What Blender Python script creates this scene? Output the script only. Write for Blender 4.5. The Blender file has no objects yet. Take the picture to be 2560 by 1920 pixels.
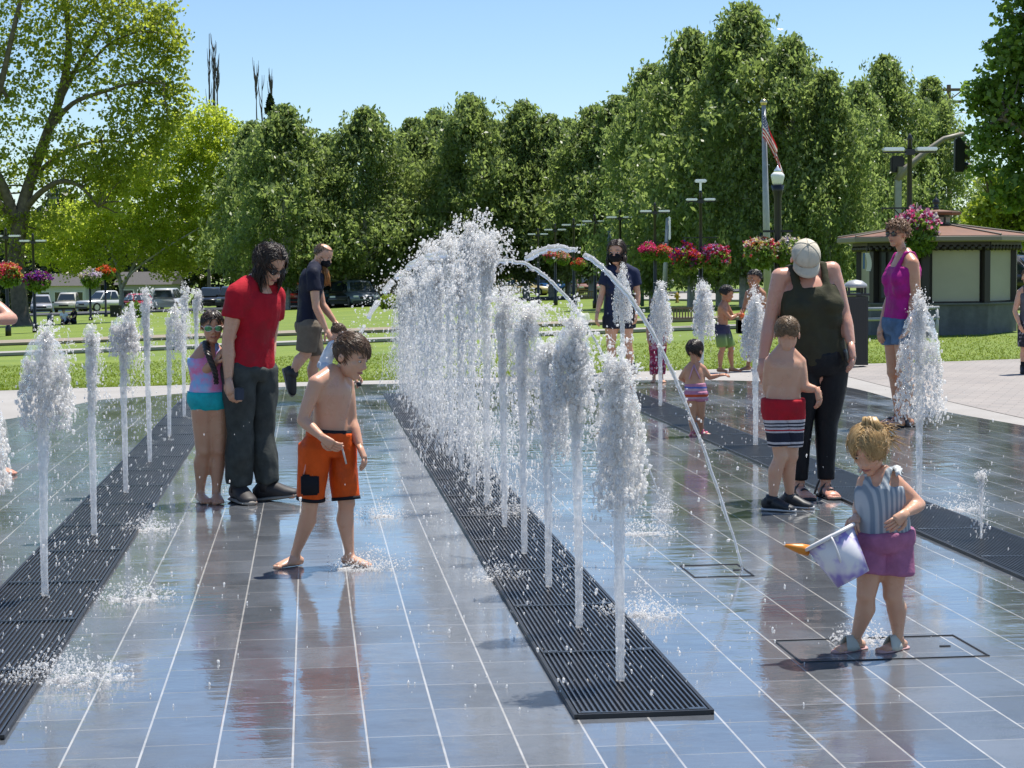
import bpy, bmesh, math, random
from math import sin, cos, pi, radians, sqrt, atan2, exp
from mathutils import Vector, Matrix, Euler, noise

scene = bpy.context.scene
COL = scene.collection
RND = random.Random(7)

# ------------------------------------------------------------------ camera
FPX = 4600.0            # focal length in pixels of the 2560 px wide photograph
CAMH = 1.45
PITCH, ROLL = radians(3.70), radians(0.5)
YAW = radians(6.28)     # the paving grid against the viewing direction
_f = Vector((0, cos(PITCH), -sin(PITCH)))
_r = Vector((1, 0, 0))
_d = Vector((0, -sin(PITCH), -cos(PITCH)))
_r2 = _r*cos(ROLL) + _d*sin(ROLL)
_d2 = -_r*sin(ROLL) + _d*cos(ROLL)
CAM = Vector((0, 0, CAMH))
cam_data = bpy.data.cameras.new('camera')
cam = bpy.data.objects.new('camera', cam_data)
COL.objects.link(cam)
cam.matrix_world = Matrix(((_r2.x, -_d2.x, -_f.x, 0), (_r2.y, -_d2.y, -_f.y, 0),
                           (_r2.z, -_d2.z, -_f.z, CAMH), (0, 0, 0, 1)))
cam_data.sensor_width = 36.0
cam_data.lens = 36.0*FPX/2560.0
cam_data.clip_start = 0.1
cam_data.clip_end = 3000
scene.camera = cam

# ------------------------------------------------------------------ light
SUN = Vector((0.30, 0.25, 1.12)).normalized()
world = bpy.data.worlds.new('World')
scene.world = world
world.use_nodes = True
wn = world.node_tree.nodes
sky = wn.new('ShaderNodeTexSky')
sky.sky_type = 'NISHITA'
sky.sun_disc = False
sky.sun_elevation = math.asin(SUN.z)
sky.sun_rotation = atan2(SUN.x, SUN.y)
sky.air_density = 1.0
sky.dust_density = 0.0
sky.ozone_density = 6.0
bg = wn['Background']
bg.inputs['Strength'].default_value = 0.105
world.node_tree.links.new(sky.outputs['Color'], bg.inputs['Color'])
sun_data = bpy.data.lights.new('sun', 'SUN')
sun_data.energy = 5.0
sun_data.angle = radians(0.5)
sun_data.color = (1.0, 0.95, 0.87)
sun = bpy.data.objects.new('sun', sun_data)
COL.objects.link(sun)
sun.rotation_euler = SUN.to_track_quat('Z', 'Y').to_euler()
scene.view_settings.view_transform = 'Standard'
scene.view_settings.look = 'None'
scene.view_settings.exposure = 0.5
scene.view_settings.gamma = 1.0
scene.cycles.max_bounces = 8
scene.cycles.transparent_max_bounces = 24
scene.cycles.caustics_reflective = False
scene.cycles.caustics_refractive = False
scene.cycles.sample_clamp_indirect = 6.0

# ------------------------------------------------------------------ where things stand
def ray(px, py):
    return _r2*((px-1280)/FPX) + _d2*((py-960)/FPX) + _f

def at(px, py, Y):
    """the point at forward distance Y seen at pixel px, py of the photograph"""
    r = ray(px, py)
    return CAM + r*(Y/r.y)

def sm(a, b, x):
    t = min(1, max(0, (x-a)/(b-a)))
    return t*t*(3-2*t)

def gz(X, Y):
    """height of the park ground: level by the plaza, falling gently to the street"""
    if Y < 22: return 0.0
    Yc = min(Y, 230)
    return -0.0088*max(0, Yc-24) + 0.031*max(-70, min(70, X))*sm(22, 44, Y)

def g(px, py):
    r = ray(px, py)
    return CAM + r*(-CAMH/r.z)

def gl(px, py):
    r = ray(px, py); a = 1.0; b = None; t = 15.0
    while t < 400:
        p = CAM + r*t
        if p.z < gz(p.x, p.y): b = t; break
        a = t; t += 0.5
    if b is None: return CAM + r*220
    for _ in range(25):
        m = (a+b)/2; p = CAM + r*m
        if p.z < gz(p.x, p.y): b = m
        else: a = m
    p = CAM + r*b
    return Vector((p.x, p.y, gz(p.x, p.y)))

def ppm(Y):     # photograph pixels per metre at distance Y
    return FPX/Y

# ------------------------------------------------------------------ objects
def tag(o, label=None, cat=None, group=None, kind=None):
    if label: o['label'] = label
    if cat: o['category'] = cat
    if group: o['group'] = group
    if kind: o['kind'] = kind
    return o

def thing(name, loc, label, cat, group=None, rz=0):
    o = bpy.data.objects.new(name, None)
    COL.objects.link(o)
    o.location = loc; o.rotation_euler = (0, 0, rz)
    o.empty_display_size = 0.2
    return tag(o, label, cat, group)

def link(name, me, mat, parent=None, smooth=False):
    o = bpy.data.objects.new(name, me)
    COL.objects.link(o)
    if mat is not None and len(me.materials) == 0:
        for m in (mat if isinstance(mat, (list, tuple)) else [mat]): me.materials.append(m)
    if parent is not None: o.parent = parent
    if smooth:
        for p in me.polygons: p.use_smooth = True
    return o

def obj(name, bm, mat, parent=None, smooth=False):
    me = bpy.data.meshes.new(name)
    bm.to_mesh(me); bm.free()
    return link(name, me, mat, parent, smooth)

def pyobj(name, vs, fs, mat, parent=None, smooth=False):
    me = bpy.data.meshes.new(name)
    me.from_pydata(vs, [], fs)
    return link(name, me, mat, parent, smooth)

# ------------------------------------------------------------------ mesh pieces
def box(bm, c, s, rz=0, bevel=0):
    M = Matrix.Translation(c) @ Matrix.Rotation(rz, 4, 'Z') @ Matrix.Diagonal((s[0], s[1], s[2], 1))
    r = bmesh.ops.create_cube(bm, size=1, matrix=M)
    if bevel:
        es = set()
        for v in r['verts']:
            for e in v.link_edges: es.add(e)
        bmesh.ops.bevel(bm, geom=list(es), offset=bevel, segments=2, affect='EDGES')

def perp(d):
    d = d.normalized()
    a = Vector((0, 0, 1)) if abs(d.z) < 0.9 else Vector((1, 0, 0))
    u = d.cross(a).normalized()
    return u, d.cross(u).normalized()

def tube(bm, pts, rad, n=8, cap=True, side=None, ry=None):
    """sweep a round or (with side and ry) elliptical section along pts"""
    pts = [Vector(p) for p in pts]
    if not hasattr(rad, '__len__'): rad = [rad]*len(pts)
    if ry is not None and not hasattr(ry, '__len__'): ry = [ry]*len(pts)
    rings = []; u0 = None
    for i, p in enumerate(pts):
        d = (pts[min(i+1, len(pts)-1)] - pts[max(i-1, 0)])
        if d.length < 1e-9: d = Vector((0, 0, 1))
        d.normalize()
        if side is not None:
            s = side[i] if isinstance(side, list) else side
            u = (s - d*s.dot(d)).normalized(); v = d.cross(u)
        elif u0 is None: u, v = perp(d)
        else:
            u = u0 - d*u0.dot(d)
            if u.length < 1e-6: u, v = perp(d)
            u.normalize(); v = d.cross(u)
        u0 = u
        b = ry[i] if ry is not None else rad[i]
        rings.append([bm.verts.new(p + u*(rad[i]*cos(2*pi*k/n)) + v*(b*sin(2*pi*k/n))) for k in range(n)])
    for a, b in zip(rings, rings[1:]):
        for k in range(n):
            bm.faces.new((a[k], a[(k+1) % n], b[(k+1) % n], b[k]))
    if cap:
        bm.faces.new(list(reversed(rings[0]))); bm.faces.new(rings[-1])
    return rings

def ball(bm, c, r, seg=12, rings=8, rot=None):
    if not hasattr(r, '__len__'): r = (r, r, r)
    M = Matrix.Translation(c)
    if rot is not None: M = M @ rot.to_4x4()
    M = M @ Matrix.Diagonal((r[0], r[1], r[2], 1))
    return bmesh.ops.create_uvsphere(bm, u_segments=seg, v_segments=rings, radius=1, matrix=M)['verts']

def lathe(bm, prof, n=16, c=(0, 0, 0)):
    c = Vector(c); rings = []
    for r, z in prof:
        rings.append([bm.verts.new(c + Vector((r*cos(2*pi*k/n), r*sin(2*pi*k/n), z))) for k in range(n)])
    for a, b in zip(rings, rings[1:]):
        for k in range(n): bm.faces.new((a[k], a[(k+1) % n], b[(k+1) % n], b[k]))
    if prof[0][0] > 1e-4: bm.faces.new(list(reversed(rings[0])))
    if prof[-1][0] > 1e-4: bm.faces.new(rings[-1])

# ------------------------------------------------------------------ materials
_mats = {}
def srgb(r, gg, b):
    f = lambda c: (c/255/12.92) if c/255 <= 0.04045 else ((c/255+0.055)/1.055)**2.4
    return (f(r), f(gg), f(b))

def mat(name, col, rough=0.6, var=0.0, scale=8.0, metal=0.0, bump=0.0, bscale=40.0, spec=0.5, sss=0.0, trans=0.0, coat=0.0):
    if name in _mats: return _mats[name]
    m = bpy.data.materials.new(name); m.use_nodes = True
    nt = m.node_tree; N = nt.nodes; L = nt.links
    p = N['Principled BSDF']
    p.inputs['Base Color'].default_value = (*col, 1)
    p.inputs['Roughness'].default_value = rough
    p.inputs['Metallic'].default_value = metal
    p.inputs['Specular IOR Level'].default_value = spec
    if coat: p.inputs['Coat Weight'].default_value = coat; p.inputs['Coat Roughness'].default_value = 0.05
    if sss:
        p.inputs['Subsurface Weight'].default_value = sss
        p.inputs['Subsurface Radius'].default_value = (0.012, 0.005, 0.003)
        p.inputs['Subsurface Scale'].default_value = 1.0
    tc = N.new('ShaderNodeTexCoord')
    if var:
        nz = N.new('ShaderNodeTexNoise'); nz.inputs['Scale'].default_value = scale; nz.inputs['Detail'].default_value = 5
        L.new(tc.outputs['Object'], nz.inputs['Vector'])
        hs = N.new('ShaderNodeHueSaturation'); hs.inputs['Color'].default_value = (*col, 1)
        mr = N.new('ShaderNodeMapRange'); mr.inputs['From Min'].default_value = 0.3; mr.inputs['From Max'].default_value = 0.7
        mr.inputs['To Min'].default_value = 1-var; mr.inputs['To Max'].default_value = 1+var
        L.new(nz.outputs['Fac'], mr.inputs['Value']); L.new(mr.outputs['Result'], hs.inputs['Value'])
        L.new(hs.outputs['Color'], p.inputs['Base Color'])
    if bump:
        nb = N.new('ShaderNodeTexNoise'); nb.inputs['Scale'].default_value = bscale; nb.inputs['Detail'].default_value = 4
        L.new(tc.outputs['Object'], nb.inputs['Vector'])
        b = N.new('ShaderNodeBump'); b.inputs['Strength'].default_value = bump; b.inputs['Distance'].default_value = 0.01
        L.new(nb.outputs['Fac'], b.inputs['Height']); L.new(b.outputs['Normal'], p.inputs['Normal'])
    _mats[name] = m
    return m

class NT:
    """small helper to write node maths"""
    def __init__(s, name):
        s.m = bpy.data.materials.new(name); s.m.use_nodes = True
        s.N = s.m.node_tree.nodes; s.L = s.m.node_tree.links
        s.p = s.N['Principled BSDF']; s.out = s.N['Material Output']
    def put(s, i, v):
        if hasattr(v, 'is_output'): s.L.new(v, i)
        else: i.default_value = v
    def math(s, op, a, b=0.0, c=0.0):
        n = s.N.new('ShaderNodeMath'); n.operation = op
        s.put(n.inputs[0], a); s.put(n.inputs[1], b); s.put(n.inputs[2], c)
        return n.outputs[0]
    def coord(s, which='Object'):
        n = s.N.new('ShaderNodeTexCoord'); return n.outputs[which]
    def sep(s, v):
        n = s.N.new('ShaderNodeSeparateXYZ'); s.L.new(v, n.inputs[0]); return n.outputs
    def comb(s, x, y, z):
        n = s.N.new('ShaderNodeCombineXYZ')
        for i, q in enumerate((x, y, z)): s.put(n.inputs[i], q)
        return n.outputs[0]
    def noise(s, v, scale, detail=4, rough=0.55, out='Fac'):
        n = s.N.new('ShaderNodeTexNoise'); s.L.new(v, n.inputs['Vector'])
        n.inputs['Scale'].default_value = scale; n.inputs['Detail'].default_value = detail; n.inputs['Roughness'].default_value = rough
        return n.outputs[out]
    def rnd(s, v, dim='3D'):
        n = s.N.new('ShaderNodeTexWhiteNoise'); n.noise_dimensions = dim
        s.put(n.inputs['W' if dim == '1D' else 'Vector'], v); return n.outputs['Value']
    def mix(s, f, a, b, mode='MIX'):
        n = s.N.new('ShaderNodeMix'); n.data_type = 'RGBA'; n.blend_type = mode
        s.put(n.inputs[0], f)
        for i, q in ((6, a), (7, b)):
            s.put(n.inputs[i], (*q, 1) if isinstance(q, tuple) and len(q) == 3 else q)
        return n.outputs[2]
    def ramp(s, f, stops, interp='LINEAR'):
        n = s.N.new('ShaderNodeValToRGB'); s.put(n.inputs[0], f); cr = n.color_ramp; cr.interpolation = interp
        while len(cr.elements) < len(stops): cr.elements.new(0.5)
        for e, (p, c) in zip(cr.elements, stops): e.position = p; e.color = (*c, 1)
        return n.outputs[0]
    def maprange(s, v, a, b, c, d):
        n = s.N.new('ShaderNodeMapRange'); s.put(n.inputs[0], v)
        for i, q in zip((1, 2, 3, 4), (a, b, c, d)): n.inputs[i].default_value = q
        return n.outputs[0]
    def bump(s, h, strength=0.3, dist=0.01, normal=None):
        n = s.N.new('ShaderNodeBump'); s.put(n.inputs['Height'], h)
        n.inputs['Strength'].default_value = strength; n.inputs['Distance'].default_value = dist
        if normal: s.L.new(normal, n.inputs['Normal'])
        return n.outputs[0]
    def set(s, **k):
        for key, v in k.items():
            s.put(s.p.inputs[key.replace('_', ' ')], (*v, 1) if isinstance(v, tuple) and len(v) == 3 else v)
        return s.m

BLACKMETAL = mat('black_metal', (0.012, 0.013, 0.016), 0.35)
# ================================================================== the setting
GX = Vector((cos(YAW), sin(YAW), 0)); GY = Vector((-sin(YAW), cos(YAW), 0))   # axes of the paving grid
def togrid(p): return (p.x*GX.x + p.y*GX.y, p.x*GY.x + p.y*GY.y)
def fromgrid(u, v, z=0): q = GX*u + GY*v; return Vector((q.x, q.y, z))
PADROT = YAW

# --- wet granite paving
TW, TL = 0.2255, 0.352
def paving_material():
    t = NT('wet_granite_paving')
    o = t.coord('Object'); x, y, z = t.sep(o)
    u = t.math('DIVIDE', t.math('ADD', x, 500*TW + PAVE_OFF), TW)
    cu = t.math('FLOOR', u); fu = t.math('SUBTRACT', u, cu)
    off = t.rnd(t.comb(cu, 0.5, 3.1))
    v = t.math('ADD', t.math('DIVIDE', y, TL), t.math('ADD', off, 100))
    cv = t.math('FLOOR', v); fv = t.math('SUBTRACT', v, cv)
    du = t.math('MULTIPLY', t.math('SUBTRACT', 0.5, t.math('ABSOLUTE', t.math('SUBTRACT', fu, 0.5))), TW)
    dv = t.math('MULTIPLY', t.math('SUBTRACT', 0.5, t.math('ABSOLUTE', t.math('SUBTRACT', fv, 0.5))), TL)
    ju = t.maprange(du, 0.0024, 0.0042, 1, 0)
    jv = t.maprange(dv, 0.0024, 0.0050, 0.75, 0)
    tid = t.rnd(t.comb(cu, cv, 1.7))
    grain = t.noise(o, 260, 2, 0.7)
    blot = t.noise(o, 2.2, 5, 0.6)
    base = t.ramp(tid, [(0, (0.058, 0.071, 0.090)), (0.5, (0.090, 0.104, 0.125)), (1, (0.145, 0.158, 0.178))])
    base = t.mix(t.maprange(grain, 0.35, 0.65, 0.0, 0.55), base, (0.215, 0.225, 0.24))
    base = t.mix(t.maprange(blot, 0.35, 0.7, 0.0, 0.5), base, (0.095, 0.097, 0.10))
    grime = t.maprange(t.noise(o, 3.3, 5, .7), .35, .68, 1.0, .25)
    col = t.mix(t.math('MULTIPLY', jv, grime), base, (0.36, 0.35, 0.335))
    col = t.mix(t.math('MULTIPLY', ju, t.math('ADD', t.math('MULTIPLY', grime, .6), .4)), col, (0.47, 0.455, 0.43))
    stain = t.noise(t.comb(t.math('MULTIPLY', x, .8), y, 4.0), 5.5, 6, .7)
    col = t.mix(t.maprange(stain, .52, .72, 0, .45), col, (0.05, 0.052, 0.056))
    # puddled and merely damp patches
    ys = t.comb(x, t.math('MULTIPLY', y, 0.55), 0.0)
    pud = t.noise(ys, 1.1, 6, 0.62)
    wet = t.maprange(pud, 0.40, 0.56, 0.0, 1.0)
    rough = t.math('ADD', t.math('MULTIPLY', t.math('SUBTRACT', 1.0, wet), 0.16), 0.03)
    rough = t.math('ADD', rough, t.math('MULTIPLY', grain, 0.05))
    rip = t.noise(t.comb(t.math('MULTIPLY', x, 0.6), y, 0.0), 7.5, 3, 0.5)
    fine = t.noise(o, 55, 3, 0.6)
    h = t.math('ADD', t.math('MULTIPLY', rip, 1.0), t.math('MULTIPLY', fine, 0.10))
    h = t.math('SUBTRACT', h, t.math('MULTIPLY', t.math('MAXIMUM', ju, jv), 0.10))
    n = t.bump(h, 0.07, 0.035)
    t.set(Base_Color=col, Roughness=rough, Normal=n, Specular_IOR_Level=0.7, IOR=1.45, Coat_Weight=t.math('MULTIPLY', t.math('ADD', t.math('MULTIPLY', wet, .55), .08), t.math('SUBTRACT', 1.0, t.math('MULTIPLY', t.math('MAXIMUM', ju, jv), .7))), Coat_Roughness=.035, Coat_Normal=n)
    return t.m

def concrete_material(name, a, b):
    t = NT(name); o = t.coord('Object')
    c = t.mix(t.maprange(t.noise(o, 1.3, 6, 0.65), 0.3, 0.7, 0, 1), a, b)
    c = t.mix(t.maprange(t.noise(o, 45, 3, 0.7), 0.4, 0.7, 0, 0.35), c, tuple(q*0.6 for q in a))
    return t.set(Base_Color=c, Roughness=0.8, Normal=t.bump(t.noise(o, 60, 3), 0.15, 0.01))
CONCRETE = concrete_material('concrete', (0.30, 0.28, 0.255), (0.37, 0.35, 0.325))
ASPHALT = concrete_material('asphalt', (0.045, 0.046, 0.05), (0.07, 0.07, 0.072))
PATHMAT = concrete_material('path_concrete', (0.24, 0.20, 0.145), (0.30, 0.25, 0.19))

def grass_material():
    t = NT('mown_grass'); o = t.coord('Object')
    x, y, z = t.sep(o)
    a = t.noise(o, 0.35, 5, 0.6); b = t.noise(o, 9.0, 4, 0.65); c = t.noise(o, 60, 3, 0.7)
    col = t.ramp(a, [(0.3, (0.105, 0.165, 0.008)), (0.55, (0.155, 0.215, 0.012)), (0.75, (0.215, 0.265, 0.022))])
    col = t.mix(t.maprange(b, 0.35, 0.7, 0, 0.55), col, (0.065, 0.125, 0.006))
    col = t.mix(t.maprange(c, 0.5, 0.75, 0, 0.5), col, (0.25, 0.30, 0.035))
    h = t.math('ADD', t.math('MULTIPLY', c, 0.5), b)
    return t.set(Base_Color=col, Roughness=0.75, Normal=t.bump(h, 0.6, 0.03))
GRASS = grass_material()

def paver_material():
    t = NT('brick_pavers'); o = t.coord('Object')
    n = t.N.new('ShaderNodeTexBrick'); t.L.new(o, n.inputs['Vector'])
    n.inputs['Scale'].default_value = 1.0; n.inputs['Brick Width'].default_value = 0.24; n.inputs['Row Height'].default_value = 0.12
    n.inputs['Mortar Size'].default_value = 0.006
    n.inputs['Color1'].default_value = (0.30, 0.265, 0.24, 1); n.inputs['Color2'].default_value = (0.24, 0.22, 0.205, 1)
    n.inputs['Mortar'].default_value = (0.17, 0.155, 0.14, 1)
    c = t.mix(t.maprange(t.noise(o, 0.8, 5), 0.3, 0.7, 0, 0.4), n.outputs['Color'], (0.36, 0.33, 0.30))
    return t.set(Base_Color=c, Roughness=0.85, Normal=t.bump(n.outputs['Fac'], 0.2, -0.01))
PAVERS = paver_material()

# --- one ground sheet of lawn
def ground_sheet():
    xs = [-320, -220, -150, -110, -80] + [i*2.0 for i in range(-30, 31)] + [80, 110, 150, 220, 320]
    ys = [-40, -10, 0, 6, 12, 18] + [20+i*1.25 for i in range(0, 40)] + [72+i*4 for i in range(0, 30)] + [200, 230, 300, 500, 900]
    vs = [(x, y, gz(x, y) - (0.03 if y < 27 else 0.03*max(0, (33-y)/6))) for y in ys for x in xs]
    n = len(xs)
    fs = [(j*n+i, j*n+i+1, (j+1)*n+i+1, (j+1)*n+i) for j in range(len(ys)-1) for i in range(n-1)]
    tag(pyobj('lawn', vs, fs, GRASS, None, True), kind='structure')
ground_sheet()

def strip_on_ground(name, left, right, m, dz, kind='structure', segs=24, thick=0.06):
    """a sheet between two ground polylines (lists of points), following the terrain"""
    vs = []; fs = []
    for a, b in zip(left, right):
        for k in range(5):
            p = a.lerp(b, k/4); vs.append((p.x, p.y, gz(p.x, p.y)+dz))
    for i in range(len(left)-1):
        for k in range(4): fs.append((i*5+k, i*5+k+1, (i+1)*5+k+1, (i+1)*5+k))
    o = pyobj(name, vs, fs, m)
    md = o.modifiers.new('solid', 'SOLIDIFY'); md.thickness = thick; md.offset = -1
    return tag(o, kind=kind)

def dense(pts, n=8):
    out = []
    for a, b in zip(pts, pts[1:]):
        out += [a.lerp(b, k/n) for k in range(n)]
    return out + [pts[-1]]

def spline(pts, n=10):
    out = []
    P = [pts[0]] + list(pts) + [pts[-1]]
    for i in range(1, len(P)-2):
        p0, p1, p2, p3 = P[i-1], P[i], P[i+1], P[i+2]
        for k in range(n):
            t = k/n
            out.append(0.5*((2*p1) + (p2-p0)*t + (2*p0-5*p1+4*p2-p3)*t*t + (3*p1-p0-3*p2+p3)*t**3))
    return out + [pts[-1]]

# --- the wet pad: its outline is the waterline seen in the photograph
wet = spline([g(x, y) for x, y in ((-900, 1130), (-420, 1092), (-150, 1066), (29, 1046), (143, 1022), (247, 1000), (358, 992), (560, 975), (790, 964), (1010, 959),
                           (1390, 954), (1650, 950), (1902, 953), (2107, 966), (2316, 1019), (2560, 1064), (2760, 1100), (3300, 1180))])
lawn_edge = [g(x, y) for x, y in ((-900, 1010), (-420, 991), (-150, 981), (0, 975), (350, 964), (700, 955), (1010, 948), (1280, 941), (1562, 929),
                                  (1800, 921), (2000, 914), (2165, 908))]
c0 = Vector((0, 8, 0))
def flat_poly(name, pts, m, z, kind='structure', rot=0.0):
    inv = Matrix.Rotation(-rot, 3, 'Z')
    vs = [inv @ Vector((p.x, p.y, 0)) for p in pts]
    o = pyobj(name, [(v.x, v.y, 0) for v in vs], [tuple(range(len(vs)))], m)
    o.location = (0, 0, z); o.rotation_euler = (0, 0, rot)
    me = o.data; bm = bmesh.new(); bm.from_mesh(me)
    bmesh.ops.triangulate(bm, faces=bm.faces[:]); bmesh.ops.recalc_face_normals(bm, faces=bm.faces[:])
    if bm.faces[0].normal.z < 0: bmesh.ops.reverse_faces(bm, faces=bm.faces[:])
    bm.to_mesh(me); bm.free()
    return tag(o, kind=kind)
near = [Vector((13, -6, 0)), Vector((-13, -6, 0))]
PAVE_OFF = 0.0
_gl = togrid(g(1110.8, 1240)); _gr = togrid(g(1314.9, 1272.8))
_c1 = togrid(g(1444, 1793.3)); _c2 = togrid(g(1777, 1788))
U0, U1 = (_gl[0]+_c1[0])/2, (_gr[0]+_c2[0])/2           # the middle drain
V0 = (_c1[1]+_c2[1])/2
PAVE_OFF = -U0
PAVING = paving_material()
flat_poly('splash_pad_paving', wet + near, PAVING, 0.0, rot=PADROT)
# concrete surround, then brick pavers on the right
ap = spline(lawn_edge) + [g(2165, 908), g(2900, 878)+Vector((3, 0, 0))]
flat_poly('concrete_apron', ap + [Vector((26, 20, 0)), Vector((26, -8, 0)), Vector((-26, -8, 0))], CONCRETE, -0.008)
pv = spline([g(2080, 926), g(2111, 938), g(2300, 985), g(2560, 1044), g(2900, 1110), g(3400, 1190)])
flat_poly('brick_paving', pv + [Vector((25.5, 18, 0)), g(2900, 882)+Vector((3, 0, 0)), g(2560, 896), g(2165, 911)], PAVERS, -0.004, rot=radians(-20))

# --- drains: heavy bar grates in panels along each row of jets
TREAD = mat('grate_steel', (0.20, 0.20, 0.205), 0.32, metal=1.0, var=0.15)
SHADE_SEAM = mat('pit_shade_and_seam', (0.012, 0.012, 0.014), 0.5)  # near black paints the shade below the grates; hatch seams share it
RIM = mat('drain_frame_dark', (0.02, 0.02, 0.022), 0.4)
PANEL = 0.0
_b = [togrid(g(*p))[1] for p in ((1351.8, 1643.7), (1286, 1528), (1243, 1432.6))]
PANEL = (_b[-1]-V0)/3
def drain(u0, u1, v0, n, label):
    t = thing('drain_grate', fromgrid((u0+u1)/2, v0, 0), label, 'drain grate', 'bar grates under the rows of jets', PADROT)
    w = (u1-u0)
    bm = bmesh.new(); box(bm, (0, n*PANEL/2, 0.003), (w+0.02, n*PANEL+0.02, 0.006))
    obj('pit_shade_plate', bm, SHADE_SEAM, t)  # flat dark plate on the paving, painted as the shade below the bars
    bm = bmesh.new()
    for s in (-1, 1): box(bm, (s*(w/2+0.006), n*PANEL/2, 0.008), (0.012, n*PANEL+0.02, 0.016))
    for e in (-0.006, n*PANEL+0.006): box(bm, (0, e, 0.008), (w-0.001, 0.012, 0.0155))
    obj('drain_frame', bm, RIM, t)
    bm = bmesh.new(); nb = 24
    for k in range(nb):
        x = -w/2 + w*(k+0.5)/nb
        box(bm, (x, PANEL/2, 0.011), (w/nb*0.34, PANEL-0.004, 0.010))
    for y in (0.006, PANEL-0.006): box(bm, (0, y, 0.0125), (w-0.012, 0.007, 0.010))
    for s in (-1, 1): box(bm, (s*(w/2-0.04), 0.015, 0.015), (0.05, 0.02, 0.006))
    me = bpy.data.meshes.new('grate_panel'); bm.to_mesh(me); bm.free()
    for i in range(n):
        o = link('grate_panel', me, TREAD, t); o.location = (0, i*PANEL, 0)
    return t
NP = int(round((togrid(g(972, 985))[1]-V0)/PANEL))
W = U1-U0
drain(U0, U1, V0, NP, 'long dark bar grate down the middle of the pad under the tallest jets')
_l = [togrid(g(395.5, 1240))[0], togrid(g(30.7, 1813.8))[0]]
LU1 = sum(_l)/2; LU0 = LU1 - W
drain(LU0, LU1, V0, NP, 'long dark bar grate at the left of the pad beside the girl in sunglasses')
_q = [togrid(g(2560, 1453.8))[0], togrid(g(2287, 1326))[0], togrid(g(1660, 1054))[0]]
RU0 = _q[0]*0.4+_q[1]*0.4+_q[2]*0.2; RU1 = RU0 + W
drain(RU0, RU1, V0, NP, 'long dark bar grate at the right of the pad under the woman in the cap')

# --- two square service hatches let into the paving
def hatch(corners, label):
    us = [togrid(g(*c)) for c in corners]
    u0 = sum(u[0] for u in us[:2])/2; u1 = us[2][0]; v0 = us[1][1]; v1 = us[0][1]
    t = thing('access_hatch', fromgrid((u0+u1)/2, (v0+v1)/2, 0), label, 'hatch', None, PADROT)
    bm = bmesh.new(); w = u1-u0; d = v1-v0
    for s in (-1, 1):
        box(bm, (s*w/2, 0, 0.002), (0.006, d+0.006, 0.004)); box(bm, (0, s*d/2, 0.002), (w-0.0065, 0.006, 0.0035))
    obj('hatch_seam', bm, SHADE_SEAM, t)
    bm = bmesh.new(); box(bm, (w*0.36, 0.0, 0.002), (0.04, 0.012, 0.004)); obj('lift_slot', bm, SHADE_SEAM, t)
hatch(((1938, 1603), (2000, 1656), (2473, 1641)), 'flush square paving hatch under the toddler with the bucket')
hatch(((1700, 1415), (1737, 1444), (1880, 1437)), 'flush paving hatch where the arching stream of water lands')

# --- path across the lawn, with a low dark kerb in front of it
def across(y0, y1, xs=(-900, -500, -200, 0, 300, 700, 1000, 1300, 1650, 2000, 2300, 2700)):
    return [gl(x, y0 + (y1-y0)*x/1650) for x in xs]
def slab(name, ya, yb, m, dz):
    strip_on_ground(name, dense(across(*ya)), dense(across(*yb)), m, dz)
slab('footpath', (865, 807.5), (857, 801.5), PATHMAT, 0.02)
slab('near_path', (891.5, 830), (887, 826), CONCRETE, 0.02)
kb = dense(across(885.5, 824.5))
bm = bmesh.new()
for a, b in zip(kb, kb[1:]):
    d = (b-a).normalized(); n = Vector((-d.y, d.x, 0)).normalized()*0.10
    q = [Vector((p.x, p.y, gz(p.x, p.y))) for p in (a, b)]
    vs = [bm.verts.new(p) for p in (q[0]-n+Vector((0, 0, -.05)), q[1]-n+Vector((0, 0, -.05)), q[1]-n+Vector((0, 0, .06)), q[0]-n+Vector((0, 0, .06)),
                                    q[0]+n+Vector((0, 0, .06)), q[1]+n+Vector((0, 0, .06)), q[1]+n+Vector((0, 0, -.05)), q[0]+n+Vector((0, 0, -.05)))]
    for f in ((0, 1, 2, 3), (3, 2, 5, 4), (4, 5, 6, 7)): bm.faces.new([vs[i] for i in f])
tag(obj('kerb', bm, ASPHALT), kind='structure')
# street beyond the lawn
yr = [(-900, 830), (-300, 806), (0, 796), (400, 784), (700, 775), (1000, 766), (1400, 753)]
r0 = dense([gl(x, y-3) for x, y in yr] + [gl(1400, 750)+Vector((60, 14, 0))])
r1 = [p+Vector((2, 16, 0)) for p in r0]
strip_on_ground('street', r0, r1, ASPHALT, 0.03)
# pale car park and drive at the right of the park
r0 = dense([gl(1595, 752), gl(1680, 752), gl(1800, 754), gl(1910, 755)])
r1 = dense([gl(1595, 735), gl(1680, 735), gl(1800, 737), gl(1910, 738)])
strip_on_ground('driveway', r0, r1, CONCRETE, 0.03)

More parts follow.
